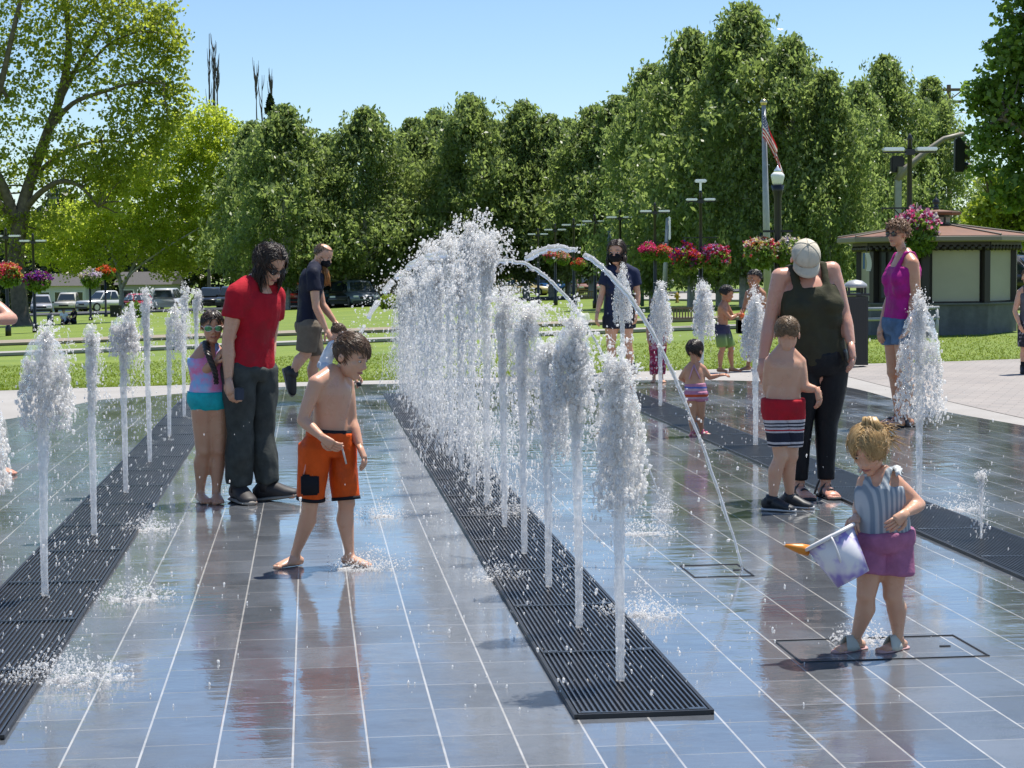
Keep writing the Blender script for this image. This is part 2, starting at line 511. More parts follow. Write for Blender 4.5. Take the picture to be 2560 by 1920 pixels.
# --- blades of grass along the near lawn
def grass_blades(n=70000):
    import numpy as np
    R = np.random.RandomState(3)
    ex = [p.x for p in spline(lawn_edge)] ; ey = [p.y for p in spline(lawn_edge)]
    X = R.uniform(-10.5, 9.2, n); Y0 = np.interp(X, ex, ey)+.06
    Y = Y0 + 9.5*R.rand(n)**2.2
    Z = np.array([gz(a, b) for a, b in zip(X, Y)]) - .03*np.clip((33-Y)/6, 0, 1)
    h = .012+.018*R.rand(n); a = R.rand(n)*6.28; w = .006+.006*R.rand(n); lx = R.normal(size=n)*.018; ly = R.normal(size=n)*.018
    A = np.stack([X-w*np.cos(a), Y-w*np.sin(a), Z], 1); B = np.stack([X+w*np.cos(a), Y+w*np.sin(a), Z], 1); C = np.stack([X+lx, Y+ly, Z+h], 1)
    V = np.stack([A, B, C], 1).reshape(-1, 3)
    me = bpy.data.meshes.new('grass'); me.vertices.add(3*n); me.vertices.foreach_set('co', V.astype(np.float32).ravel())
    me.loops.add(3*n); me.loops.foreach_set('vertex_index', np.arange(3*n, dtype=np.int32)); me.polygons.add(n)
    me.polygons.foreach_set('loop_start', np.arange(0, 3*n, 3, dtype=np.int32)); me.polygons.foreach_set('loop_total', np.full(n, 3, dtype=np.int32)); me.update(calc_edges=True)
    t = NT('grass_blades'); r = t.N.new('ShaderNodeNewGeometry').outputs['Random Per Island']
    col = t.ramp(r, [(0, (.15, .21, .011)), (.5, (.20, .26, .014)), (1, (.27, .32, .03))]); t.set(Base_Color=col, Roughness=.55)
    tr = t.N.new('ShaderNodeBsdfTranslucent'); t.L.new(col, tr.inputs['Color']); mx = t.N.new('ShaderNodeMixShader'); mx.inputs[0].default_value = .45
    t.L.new(t.p.outputs[0], mx.inputs[1]); t.L.new(tr.outputs[0], mx.inputs[2]); t.L.new(mx.outputs[0], t.out.inputs['Surface'])
    tag(link('grass', me, t.m), 'short blades of grass at the near edge of the lawn', 'grass', None, 'stuff')
grass_blades()
# ================================================================== trees
import numpy as np
NR = np.random.RandomState(11)

def leaf_material(name, c0, c1, c2, tl=(0.2, 0.32, 0.03), tw=0.35, rough=0.42):
    t = NT(name)
    gm = t.N.new('ShaderNodeNewGeometry')
    r = gm.outputs['Random Per Island']
    o = t.coord('Object')
    big = t.noise(o, 0.55, 4, 0.6)
    f = t.math('ADD', t.math('MULTIPLY', r, 0.55), t.math('MULTIPLY', t.maprange(big, 0.3, 0.7, 0, 1), 0.45))
    col = t.ramp(f, [(0.1, c0), (0.5, c1), (0.9, c2)])
    t.set(Base_Color=col, Roughness=rough, Specular_IOR_Level=0.5)
    tr = t.N.new('ShaderNodeBsdfTranslucent')
    t.L.new(t.mix(0.6, col, tl), tr.inputs['Color'])
    mx = t.N.new('ShaderNodeMixShader'); mx.inputs[0].default_value = tw
    t.L.new(t.p.outputs[0], mx.inputs[1]); t.L.new(tr.outputs[0], mx.inputs[2])
    t.L.new(mx.outputs[0], t.out.inputs['Surface'])
    return t.m

BIRCHLEAF = leaf_material('birch_leaves', (0.082, 0.128, 0.042), (0.172, 0.232, 0.082), (0.34, 0.40, 0.18), (0.38, 0.50, 0.12), 0.58, 0.38)
MAPLELEAF = leaf_material('bright_leaves', (0.19, 0.25, 0.014), (0.34, 0.41, 0.03), (0.52, 0.58, 0.08), (0.74, 0.84, 0.10), 0.70)
SYCALEAF = leaf_material('sycamore_leaves', (0.11, 0.15, 0.014), (0.22, 0.27, 0.03), (0.38, 0.42, 0.09), (0.58, 0.66, 0.08), 0.64)
DARKLEAF = leaf_material('dark_leaves', (0.055, 0.11, 0.016), (0.12, 0.20, 0.034), (0.24, 0.34, 0.08), (0.32, 0.50, 0.06), 0.50)
LIMELEAF = leaf_material('lime_leaves', (0.18, 0.25, 0.02), (0.30, 0.37, 0.04), (0.46, 0.52, 0.08), (0.5, 0.6, 0.06), 0.4)
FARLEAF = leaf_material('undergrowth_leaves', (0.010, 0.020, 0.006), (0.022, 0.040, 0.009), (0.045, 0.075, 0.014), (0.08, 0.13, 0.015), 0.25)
BARK = mat('bark_grey', (0.13, 0.105, 0.08), 0.9, var=0.35, scale=5, bump=0.8, bscale=18)
PALEBARK = mat('bark_pale', (0.36, 0.35, 0.32), 0.85, var=0.3, scale=6, bump=0.4, bscale=14)
DEADWOOD = mat('dead_wood', (0.10, 0.085, 0.075), 0.9)

def leaves_mesh(name, P, size, droop=0.0, aspect=1.0):
    """one small bent leaf face per point of P, turned at random"""
    n = len(P)
    d = NR.normal(size=(n, 3)); d[:, 2] -= droop*2.0
    d /= np.linalg.norm(d, axis=1)[:, None]
    e = NR.normal(size=(n, 3)); e -= d*(e*d).sum(1)[:, None]; e /= np.linalg.norm(e, axis=1)[:, None]
    s = size*(0.6+0.8*NR.rand(n))[:, None]
    nn = np.cross(d, e)
    v0 = P - d*s*0.5*aspect; v1 = P + e*s*0.36 + nn*s*0.10; v2 = P + d*s*0.55*aspect; v3 = P - e*s*0.36 + nn*s*0.10
    V = np.stack([v0, v1, v2, v3], 1).reshape(-1, 3)
    me = bpy.data.meshes.new(name)
    me.vertices.add(4*n); me.vertices.foreach_set('co', V.astype(np.float32).ravel())
    me.loops.add(4*n); me.loops.foreach_set('vertex_index', np.arange(4*n, dtype=np.int32))
    me.polygons.add(n); me.polygons.foreach_set('loop_start', np.arange(0, 4*n, 4, dtype=np.int32))
    me.polygons.foreach_set('loop_total', np.full(n, 4, dtype=np.int32))
    me.update(calc_edges=True)
    return me

def unit(n):
    d = NR.normal(size=(n, 3)); return d/np.linalg.norm(d, axis=1)[:, None]

def clusters(centres, per, spread, squash=(1, 1, 1)):
    n = len(centres)
    q = unit(n*per)*(NR.rand(n*per)**0.45)[:, None]*spread*(0.55+0.9*np.repeat(NR.rand(n), per))[:, None]
    return np.repeat(centres, per, 0) + q*np.array(squash)

def limb_path(a, b, sag=0.0, n=7, wob=0.06):
    a = Vector(a); b = Vector(b); L = (b-a).length; out = []
    u, v = perp(b-a); s1, s2 = RND.uniform(-1, 1), RND.uniform(-1, 1)
    for i in range(n):
        t = i/(n-1); w = sin(pi*t)*L*wob
        out.append(a.lerp(b, t) + u*w*s1*(0.7+0.5*sin(5*t)) + v*w*s2*cos(4*t) + Vector((0, 0, -sag*4*t*(1-t))))
    return out

# ---- a weeping silver birch: narrow crown, hanging strands of small leaves
def birch_meshes(k, H, R, nstr, per, leaf, low=0.16, skew=0.0):
    st = RND.getstate(); RND.seed(100+k)
    ph = [RND.uniform(0, 6.28) for _ in range(6)]
    def prof(t):   # crown radius along the height
        b = (min(1, (t-low)/0.16)**0.6 if t > low else 0)*max(0.0, 1-((t-0.33)/0.68)**2 if t > 0.33 else 1)**1.0
        return R*b
    cs = []
    while len(cs) < nstr:
        t = low + (1.0-low)*RND.random()**0.9
        if t > 0.985: continue
        th = RND.uniform(0, 2*pi)
        lump = 1 + 0.26*sin(2*th+ph[0]+9*t) + 0.24*sin(3*th+ph[1]-15*t) + 0.10*sin(37*t+ph[2]+3*th)
        if sin(4*th+ph[5]+13*t)*sin(19*t+ph[4]-th) > 0.45 and RND.random() < 0.8: continue
        rr = prof(t)*lump*(0.30+0.70*RND.random()**0.5)*(1 if RND.random() > .22 else RND.uniform(1.0, 1.42))
        if RND.random() < .05: t = RND.uniform(.84, .985); rr = abs(RND.gauss(0, .34))*R*min(1, (1.06-t)*6)
        cs.append((rr*cos(th)+skew*t, rr*sin(th), t*H))
    C = np.array(cs)
    # strands hang from each point
    L = np.abs(NR.normal(0.75, 0.45, nstr))*H/14
    tt = NR.rand(nstr, per)
    P = C[:, None, :] + NR.normal(size=(nstr, per, 3))*np.array([0.14, 0.14, 0.10])*H/14*1.1
    P[:, :, 2] -= tt*L[:, None]
    P[:, :, :2] += (C[:, None, :2]*0.03)*tt[:, :, None]
    P = P.reshape(-1, 3)
    P = P[P[:, 2] > H*low*0.45]
    crown = leaves_mesh('crown', P, leaf, 0.6, 1.5)
    bm = bmesh.new()
    stem = [Vector((0.10*sin(ph[3]+3*t)*t*2+skew*t, 0.10*sin(ph[4]+3*t)*t*2, H*t*0.96)) for t in [i/9 for i in range(10)]]
    tube(bm, stem, [0.017*H*(1-i/9)**0.9+0.012 for i in range(10)], 8)
    for i in range(34):
        t = RND.uniform(0.2, 0.88); th = RND.uniform(0, 2*pi); rr = prof(min(0.98, t+0.1))*RND.uniform(0.5, 0.9)
        a = Vector((stem[int(t*9)].x, stem[int(t*9)].y, t*H)); b = Vector((rr*cos(th)+skew*t, rr*sin(th), (t+RND.uniform(.05, .12))*H))
        tube(bm, limb_path(a, b, -0.02*H), [0.0055*H*(1-t)*(1-j/7)+0.008 for j in range(7)], 5)
    trunk = bpy.data.meshes.new('trunk'); bm.to_mesh(trunk); bm.free()
    RND.setstate(st)
    return crown, trunk
BIRCH = [birch_meshes(0, 14, 2.9, 2700, 10, 0.17, 0.10), birch_meshes(1, 14, 3.3, 3000, 10, 0.17, 0.14), birch_meshes(2, 14, 2.5, 2400, 10, 0.165, 0.12, 0.3),
         birch_meshes(3, 14, 3.7, 3200, 10, 0.17, 0.13, -0.3)]
BIRCHFAR = [birch_meshes(10, 14, 3.5, 2300, 10, 0.21, 0.16), birch_meshes(11, 14, 3.9, 2600, 10, 0.21, 0.15, 0.3), birch_meshes(12, 14, 3.1, 2200, 10, 0.20, 0.14, -0.2)]

def birch(px, top, base, var, wid, label, group, name='birch_tree', rz=0.0, leafmat=None, Y=None):
    if Y is None: b = gl(px, base)
    else:
        b = at(px, base, Y); b.z = gz(b.x, b.y)
    h = (at(px, top, b.y)-b).z
    cr, tr = var
    t = thing(name, b, label, 'tree', group, rz)
    for nm, me, m in (('crown', cr, leafmat or BIRCHLEAF), ('trunk', tr, PALEBARK)):
        o = link(nm, me, m, t); o.scale = (wid*h/14, wid*h/14, h/14)
    return t

near_b = 'silver birches around the flagpole'
birch(1633, 150, 768, BIRCH[0], 1.05, 'birch at the left end of the tall clump behind the flower baskets', near_b, rz=0.4)
birch(1728, 62, 769, BIRCH[1], 0.92, 'tall birch second from the left in the clump left of the flagpole', near_b, rz=1.9)
birch(1862, 0, 768, BIRCH[1], 1.10, 'tallest birch, its pointed top just left of the flagpole', near_b, rz=3.1)
birch(1800, 120, 764, BIRCH[2], 1.00, 'slim birch with a pale thick trunk directly behind the two dark haired boys', near_b, rz=5.2)
birch(1985, 84, 766, BIRCH[3], 0.86, 'broad birch right of the flagpole behind the white capped woman', near_b, rz=0.9)
birch(2068, 166, 764, BIRCH[0], 0.92, 'birch at the right end of the clump, above the left edge of the kiosk roof', near_b, rz=2.6)
right_b = 'trees behind the kiosk'
birch(2150, 196, 752, BIRCH[3], 0.95, 'rounded green tree between the flagpole clump and the mast arm signal', right_b, 'broadleaf_tree', 1.2, DARKLEAF, 95)
birch(2212, 132, 748, BIRCH[1], 1.0, 'tree with a wispy open top behind the twin arm light above the kiosk', right_b, 'broadleaf_tree', 3.8, DARKLEAF, 98)
birch(2318, 188, 748, BIRCH[2], 1.2, 'tree behind the signal mast and the wooden utility pole', right_b, 'broadleaf_tree', 5.0, DARKLEAF, 100)
far_b = 'row of birches along the far street'
for i, (px, top, base, v, w, lab, Y) in enumerate((
        (716, 256, 768, 0, 1.10, 'dark birch directly behind the long haired man, right of the bright maple', 128),
        (640, 300, 770, 2, 1.05, 'birch half hidden behind the right edge of the bright maple', 136),
        (812, 330, 766, 2, 1.05, 'low birch filling the dip right of the bearded man', 140),
        (915, 262, 764, 1, 1.02, 'round topped birch above the empty lawn between the bearded man and the fountain', 130),
        (1040, 290, 762, 0, 1.02, 'birch just left of the fountain crest', 134),
        (1090, 268, 761, 2, 1.05, 'birch with a slim shoulder behind the left flank of the fountain', 138),
        (1188, 230, 760, 1, 1.0, 'highest birch of the far row, right above the fountain crest', 130),
        (1256, 300, 757, 0, 0.95, 'birch in the notch right of the fountain crest', 140),
        (1316, 248, 755, 2, 1.1, 'narrow birch standing above the arching stream', 130),
        (1378, 280, 753, 0, 0.95, 'birch above the apex of the arching stream', 130),
        (1420, 292, 751, 2, 1.0, 'small birch between the arching stream and the masked woman', 136),
        (1478, 256, 749, 1, 0.95, 'birch above and left of the masked woman', 126),
        (1548, 234, 748, 0, 1.15, 'birch above the masked woman at the right end of the far row', 124),
        (1600, 300, 746, 1, 1.0, 'birch behind the pink and red hanging basket', 128))):
    birch(px, top, base, BIRCHFAR[v], w, lab, far_b, rz=i*1.7, Y=Y-10)

# ---- broad trees described by lumps of crown and by limbs, both in photograph pixels at the tree's distance
def lump_tree(name, base, trunk_r, limbs, lumps, leafmat, leafsize, label, Y=None, dens=1.0, group=None, barkmat=None, depth=0.8, clus=0.42, per=9):
    b = gl(*base) if Y is None else at(base[0], base[1], Y)
    if Y is not None: b.z = gz(b.x, b.y)
    Y = b.y; k = 1/ppm(Y)
    t = thing(name, b, label, 'tree', group)
    cs = []
    for (px, py, rx, ry, w) in lumps:
        c = at(px, py, Y)-b; c.y = NR.uniform(-0.25, 0.25)*rx*k*depth
        n = int(w*dens*(rx*k)*(ry*k)*110.0)
        q = unit(n)*(0.25+0.75*NR.rand(n)**0.5)[:, None]
        ang = np.arctan2(q[:, 2], q[:, 0])
        q *= (1+0.18*np.sin(5*ang+px)+0.14*np.sin(9*ang+py+3*q[:, 1]))[:, None]
        cs.append(q*np.array([rx*k, rx*k*depth, ry*k]) + np.array(c))
    C = np.concatenate(cs)
    C = C[C[:, 2] > 0.6]
    P = clusters(C, per, clus, (1, 1, 0.7))
    link('crown', leaves_mesh('crown', P, leafsize), leafmat, t)
    bm = bmesh.new()
    for li in limbs:
        pts = [(at(x, y, Y)-b) + Vector((0, dy, 0)) for x, y, r, dy in li]
        rs = [r for x, y, r, dy in li]
        pp = spline(pts, 5); rr = []
        for i in range(len(rs)-1): rr += [rs[i]+(rs[i+1]-rs[i])*q/5 for q in range(5)]
        rr.append(rs[-1])
        tube(bm, pp, rr, 9)
    # twigs reaching into the crown
    main = [p for li in limbs for p in [(at(x, y, Y)-b) + Vector((0, dy, 0)) for x, y, r, dy in li[2:]]]
    for i in range(int(60*dens)):
        if not main: break
        e = Vector(C[NR.randint(len(C))]); a = min(main, key=lambda q: (q-e).length+RND.uniform(0, 1.5))
        if (e-a).length > 5: continue
        tube(bm, limb_path(a, e, 0.0, 6, 0.12), [0.055, 0.05, 0.04, 0.03, 0.02, 0.01], 4)
    obj('trunk', bm, barkmat or BARK, t, True)
    return t

# the great sycamore at the left edge
lump_tree('sycamore_tree', (50, 814), 0.4,
    [[(58, 822, .62, 0), (52, 790, .44, 0), (45, 720, .40, 0), (40, 640, .38, 0), (50, 560, .40, 0), (70, 470, .30, 0), (110, 340, .25, .4), (150, 220, .21, .5), (165, 90, .17, .6), (150, -60, .12, .5), (140, -240, .06, .5)],
     [(50, 575, .3, 0), (20, 480, .24, -.5), (-20, 360, .2, -1), (20, 220, .15, -1.3), (60, 60, .12, -1.5), (100, -120, .07, -1)],
     [(48, 560, .2, 0), (-40, 470, .17, .5), (-120, 330, .13, 1), (-160, 150, .08, 1)],
     [(60, 525, .19, 0), (110, 480, .15, -.5), (165, 455, .12, -.8), (215, 470, .09, -1), (260, 520, .05, -1.2)],
     [(115, 330, .15, .3), (180, 260, .12, 0), (270, 230, .09, -.5), (350, 210, .06, -.8), (420, 215, .03, -1)],
     [(140, 260, .14, .4), (190, 150, .11, .8), (240, 60, .09, 1), (330, -40, .06, 1.2)],
     [(75, 450, .14, 0), (150, 380, .11, .6), (240, 350, .08, 1), (330, 360, .05, 1.2), (390, 400, .03, 1.3)],
     [(160, 180, .1, .5), (210, 170, .08, .2), (280, 110, .06, -.4), (360, 80, .03, -.6)],
     [(35, 250, .1, -1.2), (-20, 150, .08, -1.5), (-60, 20, .05, -1.6)],
     [(20, 470, .14, -.5), (-60, 420, .1, -1), (-140, 420, .06, -1.4)]],
    [(330, 60, 105, 95, .66), (220, -20, 120, 100, .66), (400, 190, 75, 95, .66), (350, 300, 95, 90, .66), (400, 60, 60, 70, .6), (420, 330, 55, 60, .6), (120, 560, 90, 45, .7), (60, 620, 70, 40, .5), (260, 430, 110, 60, .8), (250, 170, 110, 90, .42), (150, 90, 100, 110, .35), (30, 60, 110, 120, .45),
     (-80, 200, 120, 150, .5), (60, 270, 110, 110, .35), (200, 380, 120, 80, .55), (330, 420, 100, 70, .6), (-60, 420, 110, 90, .6), (90, 430, 90, 60, .45), (430, 120, 40, 60, .5), (440, 260, 40, 60, .5),
     (30, -120, 160, 90, .4), (250, 500, 90, 50, .5), (0, 540, 70, 40, .6), (100, -190, 220, 80, .35)],
    SYCALEAF, 0.20, 'huge sycamore with a thick dappled trunk and airy crown at the left edge', dens=0.86, clus=0.5, per=8)

# the bright green maple
lump_tree('maple_tree', (305, 783), 0.2,
    [[(305, 788, .24, 0), (303, 760, .19, 0), (303, 722, .17, 0), (290, 660, .13, 0), (265, 590, .1, 0), (230, 530, .06, 0)],
     [(303, 724, .14, 0), (320, 690, .12, .2), (345, 640, .1, .3), (400, 560, .08, .4), (450, 470, .05, .5)],
     [(303, 722, .12, 0), (335, 680, .09, -.5), (420, 620, .07, -1), (520, 560, .05, -1), (590, 500, .03, -1)],
     [(300, 700, .1, 0), (240, 650, .07, .6), (160, 620, .05, 1)]],
    [(560, 400, 90, 100, 1), (470, 350, 85, 75, 1), (610, 480, 55, 85, 1), (520, 500, 95, 85, 1), (400, 440, 95, 85, 1), (420, 560, 95, 70, 1), (560, 590, 80, 65, 1), (310, 500, 100, 85, .9),
     (330, 610, 95, 55, 1), (210, 560, 95, 70, .9), (180, 640, 90, 45, 1), (480, 640, 85, 42, 1), (110, 600, 60, 60, .8), (600, 360, 45, 55, .9), (520, 300, 55, 45, .8), (620, 570, 40, 40, .9), (420, 670, 60, 28, .8), (250, 680, 70, 28, .7)],
    MAPLELEAF, 0.22, 'bright yellow green maple spreading behind the girl and the long haired man', dens=0.72, clus=0.5, per=9, barkmat=PALEBARK)

# trees on the right
lump_tree('linden_tree', (2700, 780), 0.3,
    [[(2700, 790, .3, 0), (2695, 620, .22, 0), (2690, 420, .17, 0), (2650, 200, .1, 0), (2600, 40, .05, 0)], [(2694, 480, .14, 0), (2600, 380, .1, -.3), (2500, 300, .06, -.5)], [(2694, 520, .13, 0), (2580, 500, .09, .3), (2480, 480, .04, .4)]],
    [(2530, 110, 62, 85, .8), (2560, 20, 60, 70, .8), (2500, 240, 78, 85, .85), (2450, 230, 42, 55, .8), (2560, 330, 85, 80, .9), (2470, 350, 55, 55, .8), (2520, 450, 60, 50, .75), (2610, 200, 90, 160, .9),
     (2640, 420, 100, 100, .9), (2560, 500, 50, 35, .6), (2450, 430, 30, 40, .45), (2680, 100, 120, 160, .7), (2700, 300, 120, 160, .7), (2540, -70, 90, 60, .7)],
    DARKLEAF, 0.20, 'dark glossy leaved tree cut off by the right edge, hanging over the traffic signal', Y=58, dens=1.2, clus=0.34)
lump_tree('golden_locust_tree', (2520, 800), 0.15,
    [[(2520, 800, .14, 0), (2520, 700, .11, 0), (2515, 600, .08, 0), (2500, 520, .04, 0)], [(2518, 640, .07, 0), (2560, 560, .04, 0)]],
    [(2500, 500, 62, 55, 1.2), (2560, 520, 70, 70, 1.2), (2450, 545, 40, 40, 1.1), (2520, 580, 90, 45, 1.2), (2610, 560, 70, 80, 1), (2480, 450, 40, 28, .9)],
    LIMELEAF, 0.20, 'pale lime green tree behind the right end of the kiosk roof', Y=72, dens=1.0, clus=0.36)
lump_tree('young_tree', (1600, 762), 0.1,
    [[(1602, 766, .10, 0), (1604, 700, .08, 0), (1606, 640, .05, 0)]],
    [(1606, 640, 46, 45, .8), (1580, 668, 34, 26, .7)],
    BIRCHLEAF, 0.20, 'thin young tree behind the pink hanging basket near the driveway', dens=0.9, clus=0.3)

# dead poplar tops standing above the maple
def bare_tops(name, spires, Y, label, tuft=None):
    b = at(spires[0][0], 770, Y); b.z = gz(b.x, b.y)
    t = thing(name, b, label, 'tree', 'dead poplars behind the maple')
    bm = bmesh.new()
    for px, top, bot, r in spires:
        a = at(px, top, Y)-b; c = at(px+2, bot, Y)-b
        if px == spires[0][0]: c = Vector((0, 0, 0))
        tube(bm, limb_path(c, a, 0, 9, 0.008), [r*(1-0.85*i/8) for i in range(9)], 6)
        for k in range(26):
            q = RND.uniform(0.45, 0.97); p = c.lerp(a, q); th = RND.uniform(0, 6.28); l = RND.uniform(.4, 1.4)
            tube(bm, [p, p+Vector((cos(th)*.18*l, sin(th)*.18*l, l*.7)), p+Vector((cos(th)*.24*l, sin(th)*.24*l, l*1.5))], [.045, .03, .012], 4)
    obj('trunk', bm, DEADWOOD, t)
    if tuft:
        px, top, bot, w = tuft
        c = np.array(at(px, (top+bot)/2, Y)-b); hh = (bot-top)/2/ppm(Y)
        q = NR.rand(900, 3); zz = q[:, 0]*2-1; rr = (0.15+0.5*(1-zz))*w/ppm(Y); th = q[:, 1]*6.28
        P = c + np.stack([rr*np.cos(th)*q[:, 2], rr*np.sin(th)*q[:, 2], zz*hh], 1)
        link('crown', leaves_mesh('crown', P, 0.4, 0.2), FARLEAF, t)
bare_tops('bare_poplar', [(523, 84, 280, .20), (534, 118, 290, .17), (542, 170, 300, .10)], 175, 'leafless poplar with three tall spires above the maple')
bare_tops('bare_poplar', [(655, 205, 300, .17), (640, 190, 300, .07), (676, 208, 300, .07)], 178, 'leafless poplar with a small dark tuft beside the first birches', (676, 238, 285, 14))

# the dark wood and hedges beyond the street read as one mass
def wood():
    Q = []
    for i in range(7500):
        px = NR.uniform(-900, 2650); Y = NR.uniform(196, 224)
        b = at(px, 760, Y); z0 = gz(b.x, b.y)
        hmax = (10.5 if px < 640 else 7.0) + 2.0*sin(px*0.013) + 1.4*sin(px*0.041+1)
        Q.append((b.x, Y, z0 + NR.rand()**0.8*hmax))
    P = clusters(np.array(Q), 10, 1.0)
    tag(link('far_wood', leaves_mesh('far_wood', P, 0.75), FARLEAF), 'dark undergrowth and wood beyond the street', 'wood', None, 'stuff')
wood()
# ================================================================== park furniture, vehicles, buildings
LAMPGLASS = mat('lamp_silver', (0.75, 0.77, 0.80), 0.25, metal=0.6)
WHITEGLASS = mat('opal_glass', (0.82, 0.82, 0.80), 0.25)
GREYSTEEL = mat('galvanised_steel', (0.36, 0.37, 0.38), 0.45, metal=0.3, var=0.1)
TAUPE = mat('taupe_paint', (0.30, 0.27, 0.22), 0.5)
WOOD = mat('weathered_wood', (0.17, 0.12, 0.075), 0.7, var=0.3, scale=12)
DARKWOOD = mat('dark_brown_paint', (0.018, 0.014, 0.013), 0.45)

def post_at(px, base, Y=None):
    if Y is None: return gl(px, base)
    b = at(px, base, Y); b.z = gz(b.x, b.y); return b

# ---- twin armed path lights
def path_light(px, arm_y, base_y, label, arm=0.62, cap=True, basket_y=None, second=False, group='twin arm path lights'):
    b = post_at(px, base_y)
    t = thing('path_light', b, label, 'street light', group)
    za = at(px, arm_y, b.y).z - b.z
    s = za/4.3
    bm = bmesh.new()
    lathe(bm, [(.13*s, 0), (.13*s, .35*s), (.085*s, .42*s), (.07*s, za*.6), (.055*s, za+.22*s), (.075*s, za+.24*s), (.03*s, za+.36*s), (0, za+.38*s)], 12)
    obj('pole', bm, BLACKMETAL, t, True)
    bm = bmesh.new(); box(bm, (0, 0, za-.05*s), (2*arm*s, .05*s, .04*s)); box(bm, (0, 0, za-.05*s), (.2*s, .16*s, .14*s)); obj('cross_arm', bm, BLACKMETAL, t)
    for sd in (-1, 1):
        bm = bmesh.new(); box(bm, (sd*arm*.62*s, 0, za+.02*s), (arm*.78*s, .26*s, .08*s), 0, .02*s); obj('lamp_head', bm, LAMPGLASS, t)
    if basket_y:
        zb = at(px, basket_y, b.y).z - b.z
        bm = bmesh.new(); box(bm, (0, 0, zb), (1.3*s, .035*s, .035*s))
        for sd in (-1, 1): tube(bm, [(sd*.1*s, 0, zb-.3*s), (sd*.35*s, 0, zb-.03*s)], .014*s, 6)
        obj('basket_arm', bm, BLACKMETAL, t)
    if second:
        bm = bmesh.new(); tube(bm, [(0, 0, za+.3*s), (0, 0, za+.62*s)], .04*s, 8); box(bm, (0, 0, za+.68*s), (.42*s, .22*s, .12*s), 0, .03*s)
        obj('floodlight', bm, LAMPGLASS, t)
    return t, b, s
LIGHTS = {}
for key, args in {
    'a': (21, 591, 840, 'black twin arm light in front of the sycamore trunk at the left edge'),
    'b': (88, 603, 831, 'black twin arm light carrying a dark purple basket, right of the sycamore trunk'),
    'c': (1346, 586, 760, 'most distant twin arm light, just right of the fountain crest'),
    'd': (1389, 575, 763, 'twin arm light directly above the peak of the arching stream'),
    'e': (1435, 563, 767, 'twin arm light right of the peak of the arching stream'),
    'f': (1488, 554, 771, 'twin arm light immediately left of the masked woman'),
    'g': (1551, 544, 777, 'twin arm light rising behind the head of the masked woman'),
    'h': (1638, 529, 786, 'twin arm light holding the pink and red basket right of the masked woman')}.items():
    LIGHTS[key] = path_light(*args, basket_y=args[1]+ (args[2]-args[1])*0.30)
LIGHTS['i'] = path_light(1752, 500, 800, 'tall twin arm light with an extra floodlight on top between two red purple baskets', basket_y=594, second=True, arm=.52)
LIGHTS['j'] = path_light(2272, 375, 838, 'tallest twin arm light, standing at the kiosk above the curly haired woman', arm=.62, basket_y=520)

# ---- globe lamp
def globe_lamp():
    b = post_at(1944, 812); t = thing('globe_lamp', b, 'old style lamp post with a white acorn globe beside the flagpole', 'street light')
    k = 1/ppm(b.y); z0 = at(1942, 463, b.y).z-b.z; z1 = at(1942, 415, b.y).z-b.z
    h = z1-z0
    bm = bmesh.new(); lathe(bm, [(.20, 0), (.20, .3), (.13, .5), (.095, 1.0), (.085, z0-.3), (.12, z0-.15), (.15, z0)], 14); obj('pole', bm, BLACKMETAL, t, True)
    bm = bmesh.new(); r = 17*k
    lathe(bm, [(.62*r, z0), (.8*r, z0+.1*h), (r, z0+.45*h), (.97*r, z0+.55*h), (.6*r, z0+.68*h)], 18); obj('globe', bm, WHITEGLASS, t, True)
    bm = bmesh.new(); lathe(bm, [(.62*r, z0+.675*h), (.5*r, z0+.8*h), (.22*r, z0+.9*h), (.1*r, z0+h), (0, z0+h*1.02)], 18); obj('globe_cap', bm, LAMPGLASS, t, True)
    zb = at(1942, 578, b.y).z-b.z
    bm = bmesh.new(); box(bm, (0, 0, zb), (74*k, .05, .05)); obj('basket_arm', bm, BLACKMETAL, t)
    return b
GLOBE = globe_lamp()

# ---- hanging flower baskets
def petal_material(name, cols):
    t = NT(name); gm = t.N.new('ShaderNodeNewGeometry'); r = gm.outputs['Random Per Island']
    o = t.coord('Object'); nz = t.noise(o, 2.6, 3)
    f = t.math('ADD', t.math('MULTIPLY', r, .5), t.math('MULTIPLY', t.maprange(nz, .3, .7, 0, 1), .5))
    n = len(cols); col = t.ramp(f, [(0.1+0.8*i/max(1, n-1), c) for i, c in enumerate(cols)], 'LINEAR')
    t.set(Base_Color=col, Roughness=.55)
    tr = t.N.new('ShaderNodeBsdfTranslucent'); t.L.new(col, tr.inputs['Color'])
    mx = t.N.new('ShaderNodeMixShader'); mx.inputs[0].default_value = .35
    t.L.new(t.p.outputs[0], mx.inputs[1]); t.L.new(tr.outputs[0], mx.inputs[2]); t.L.new(mx.outputs[0], t.out.inputs['Surface'])
    return t.m
PINK, MAG, RED, ORG, PUR, WHT, YEL, LILAC = (.72, .06, .22), (.42, .01, .16), (.62, .02, .02), (.75, .14, .02), (.13, .05, .36), (.75, .72, .66), (.62, .55, .10), (.50, .38, .60)
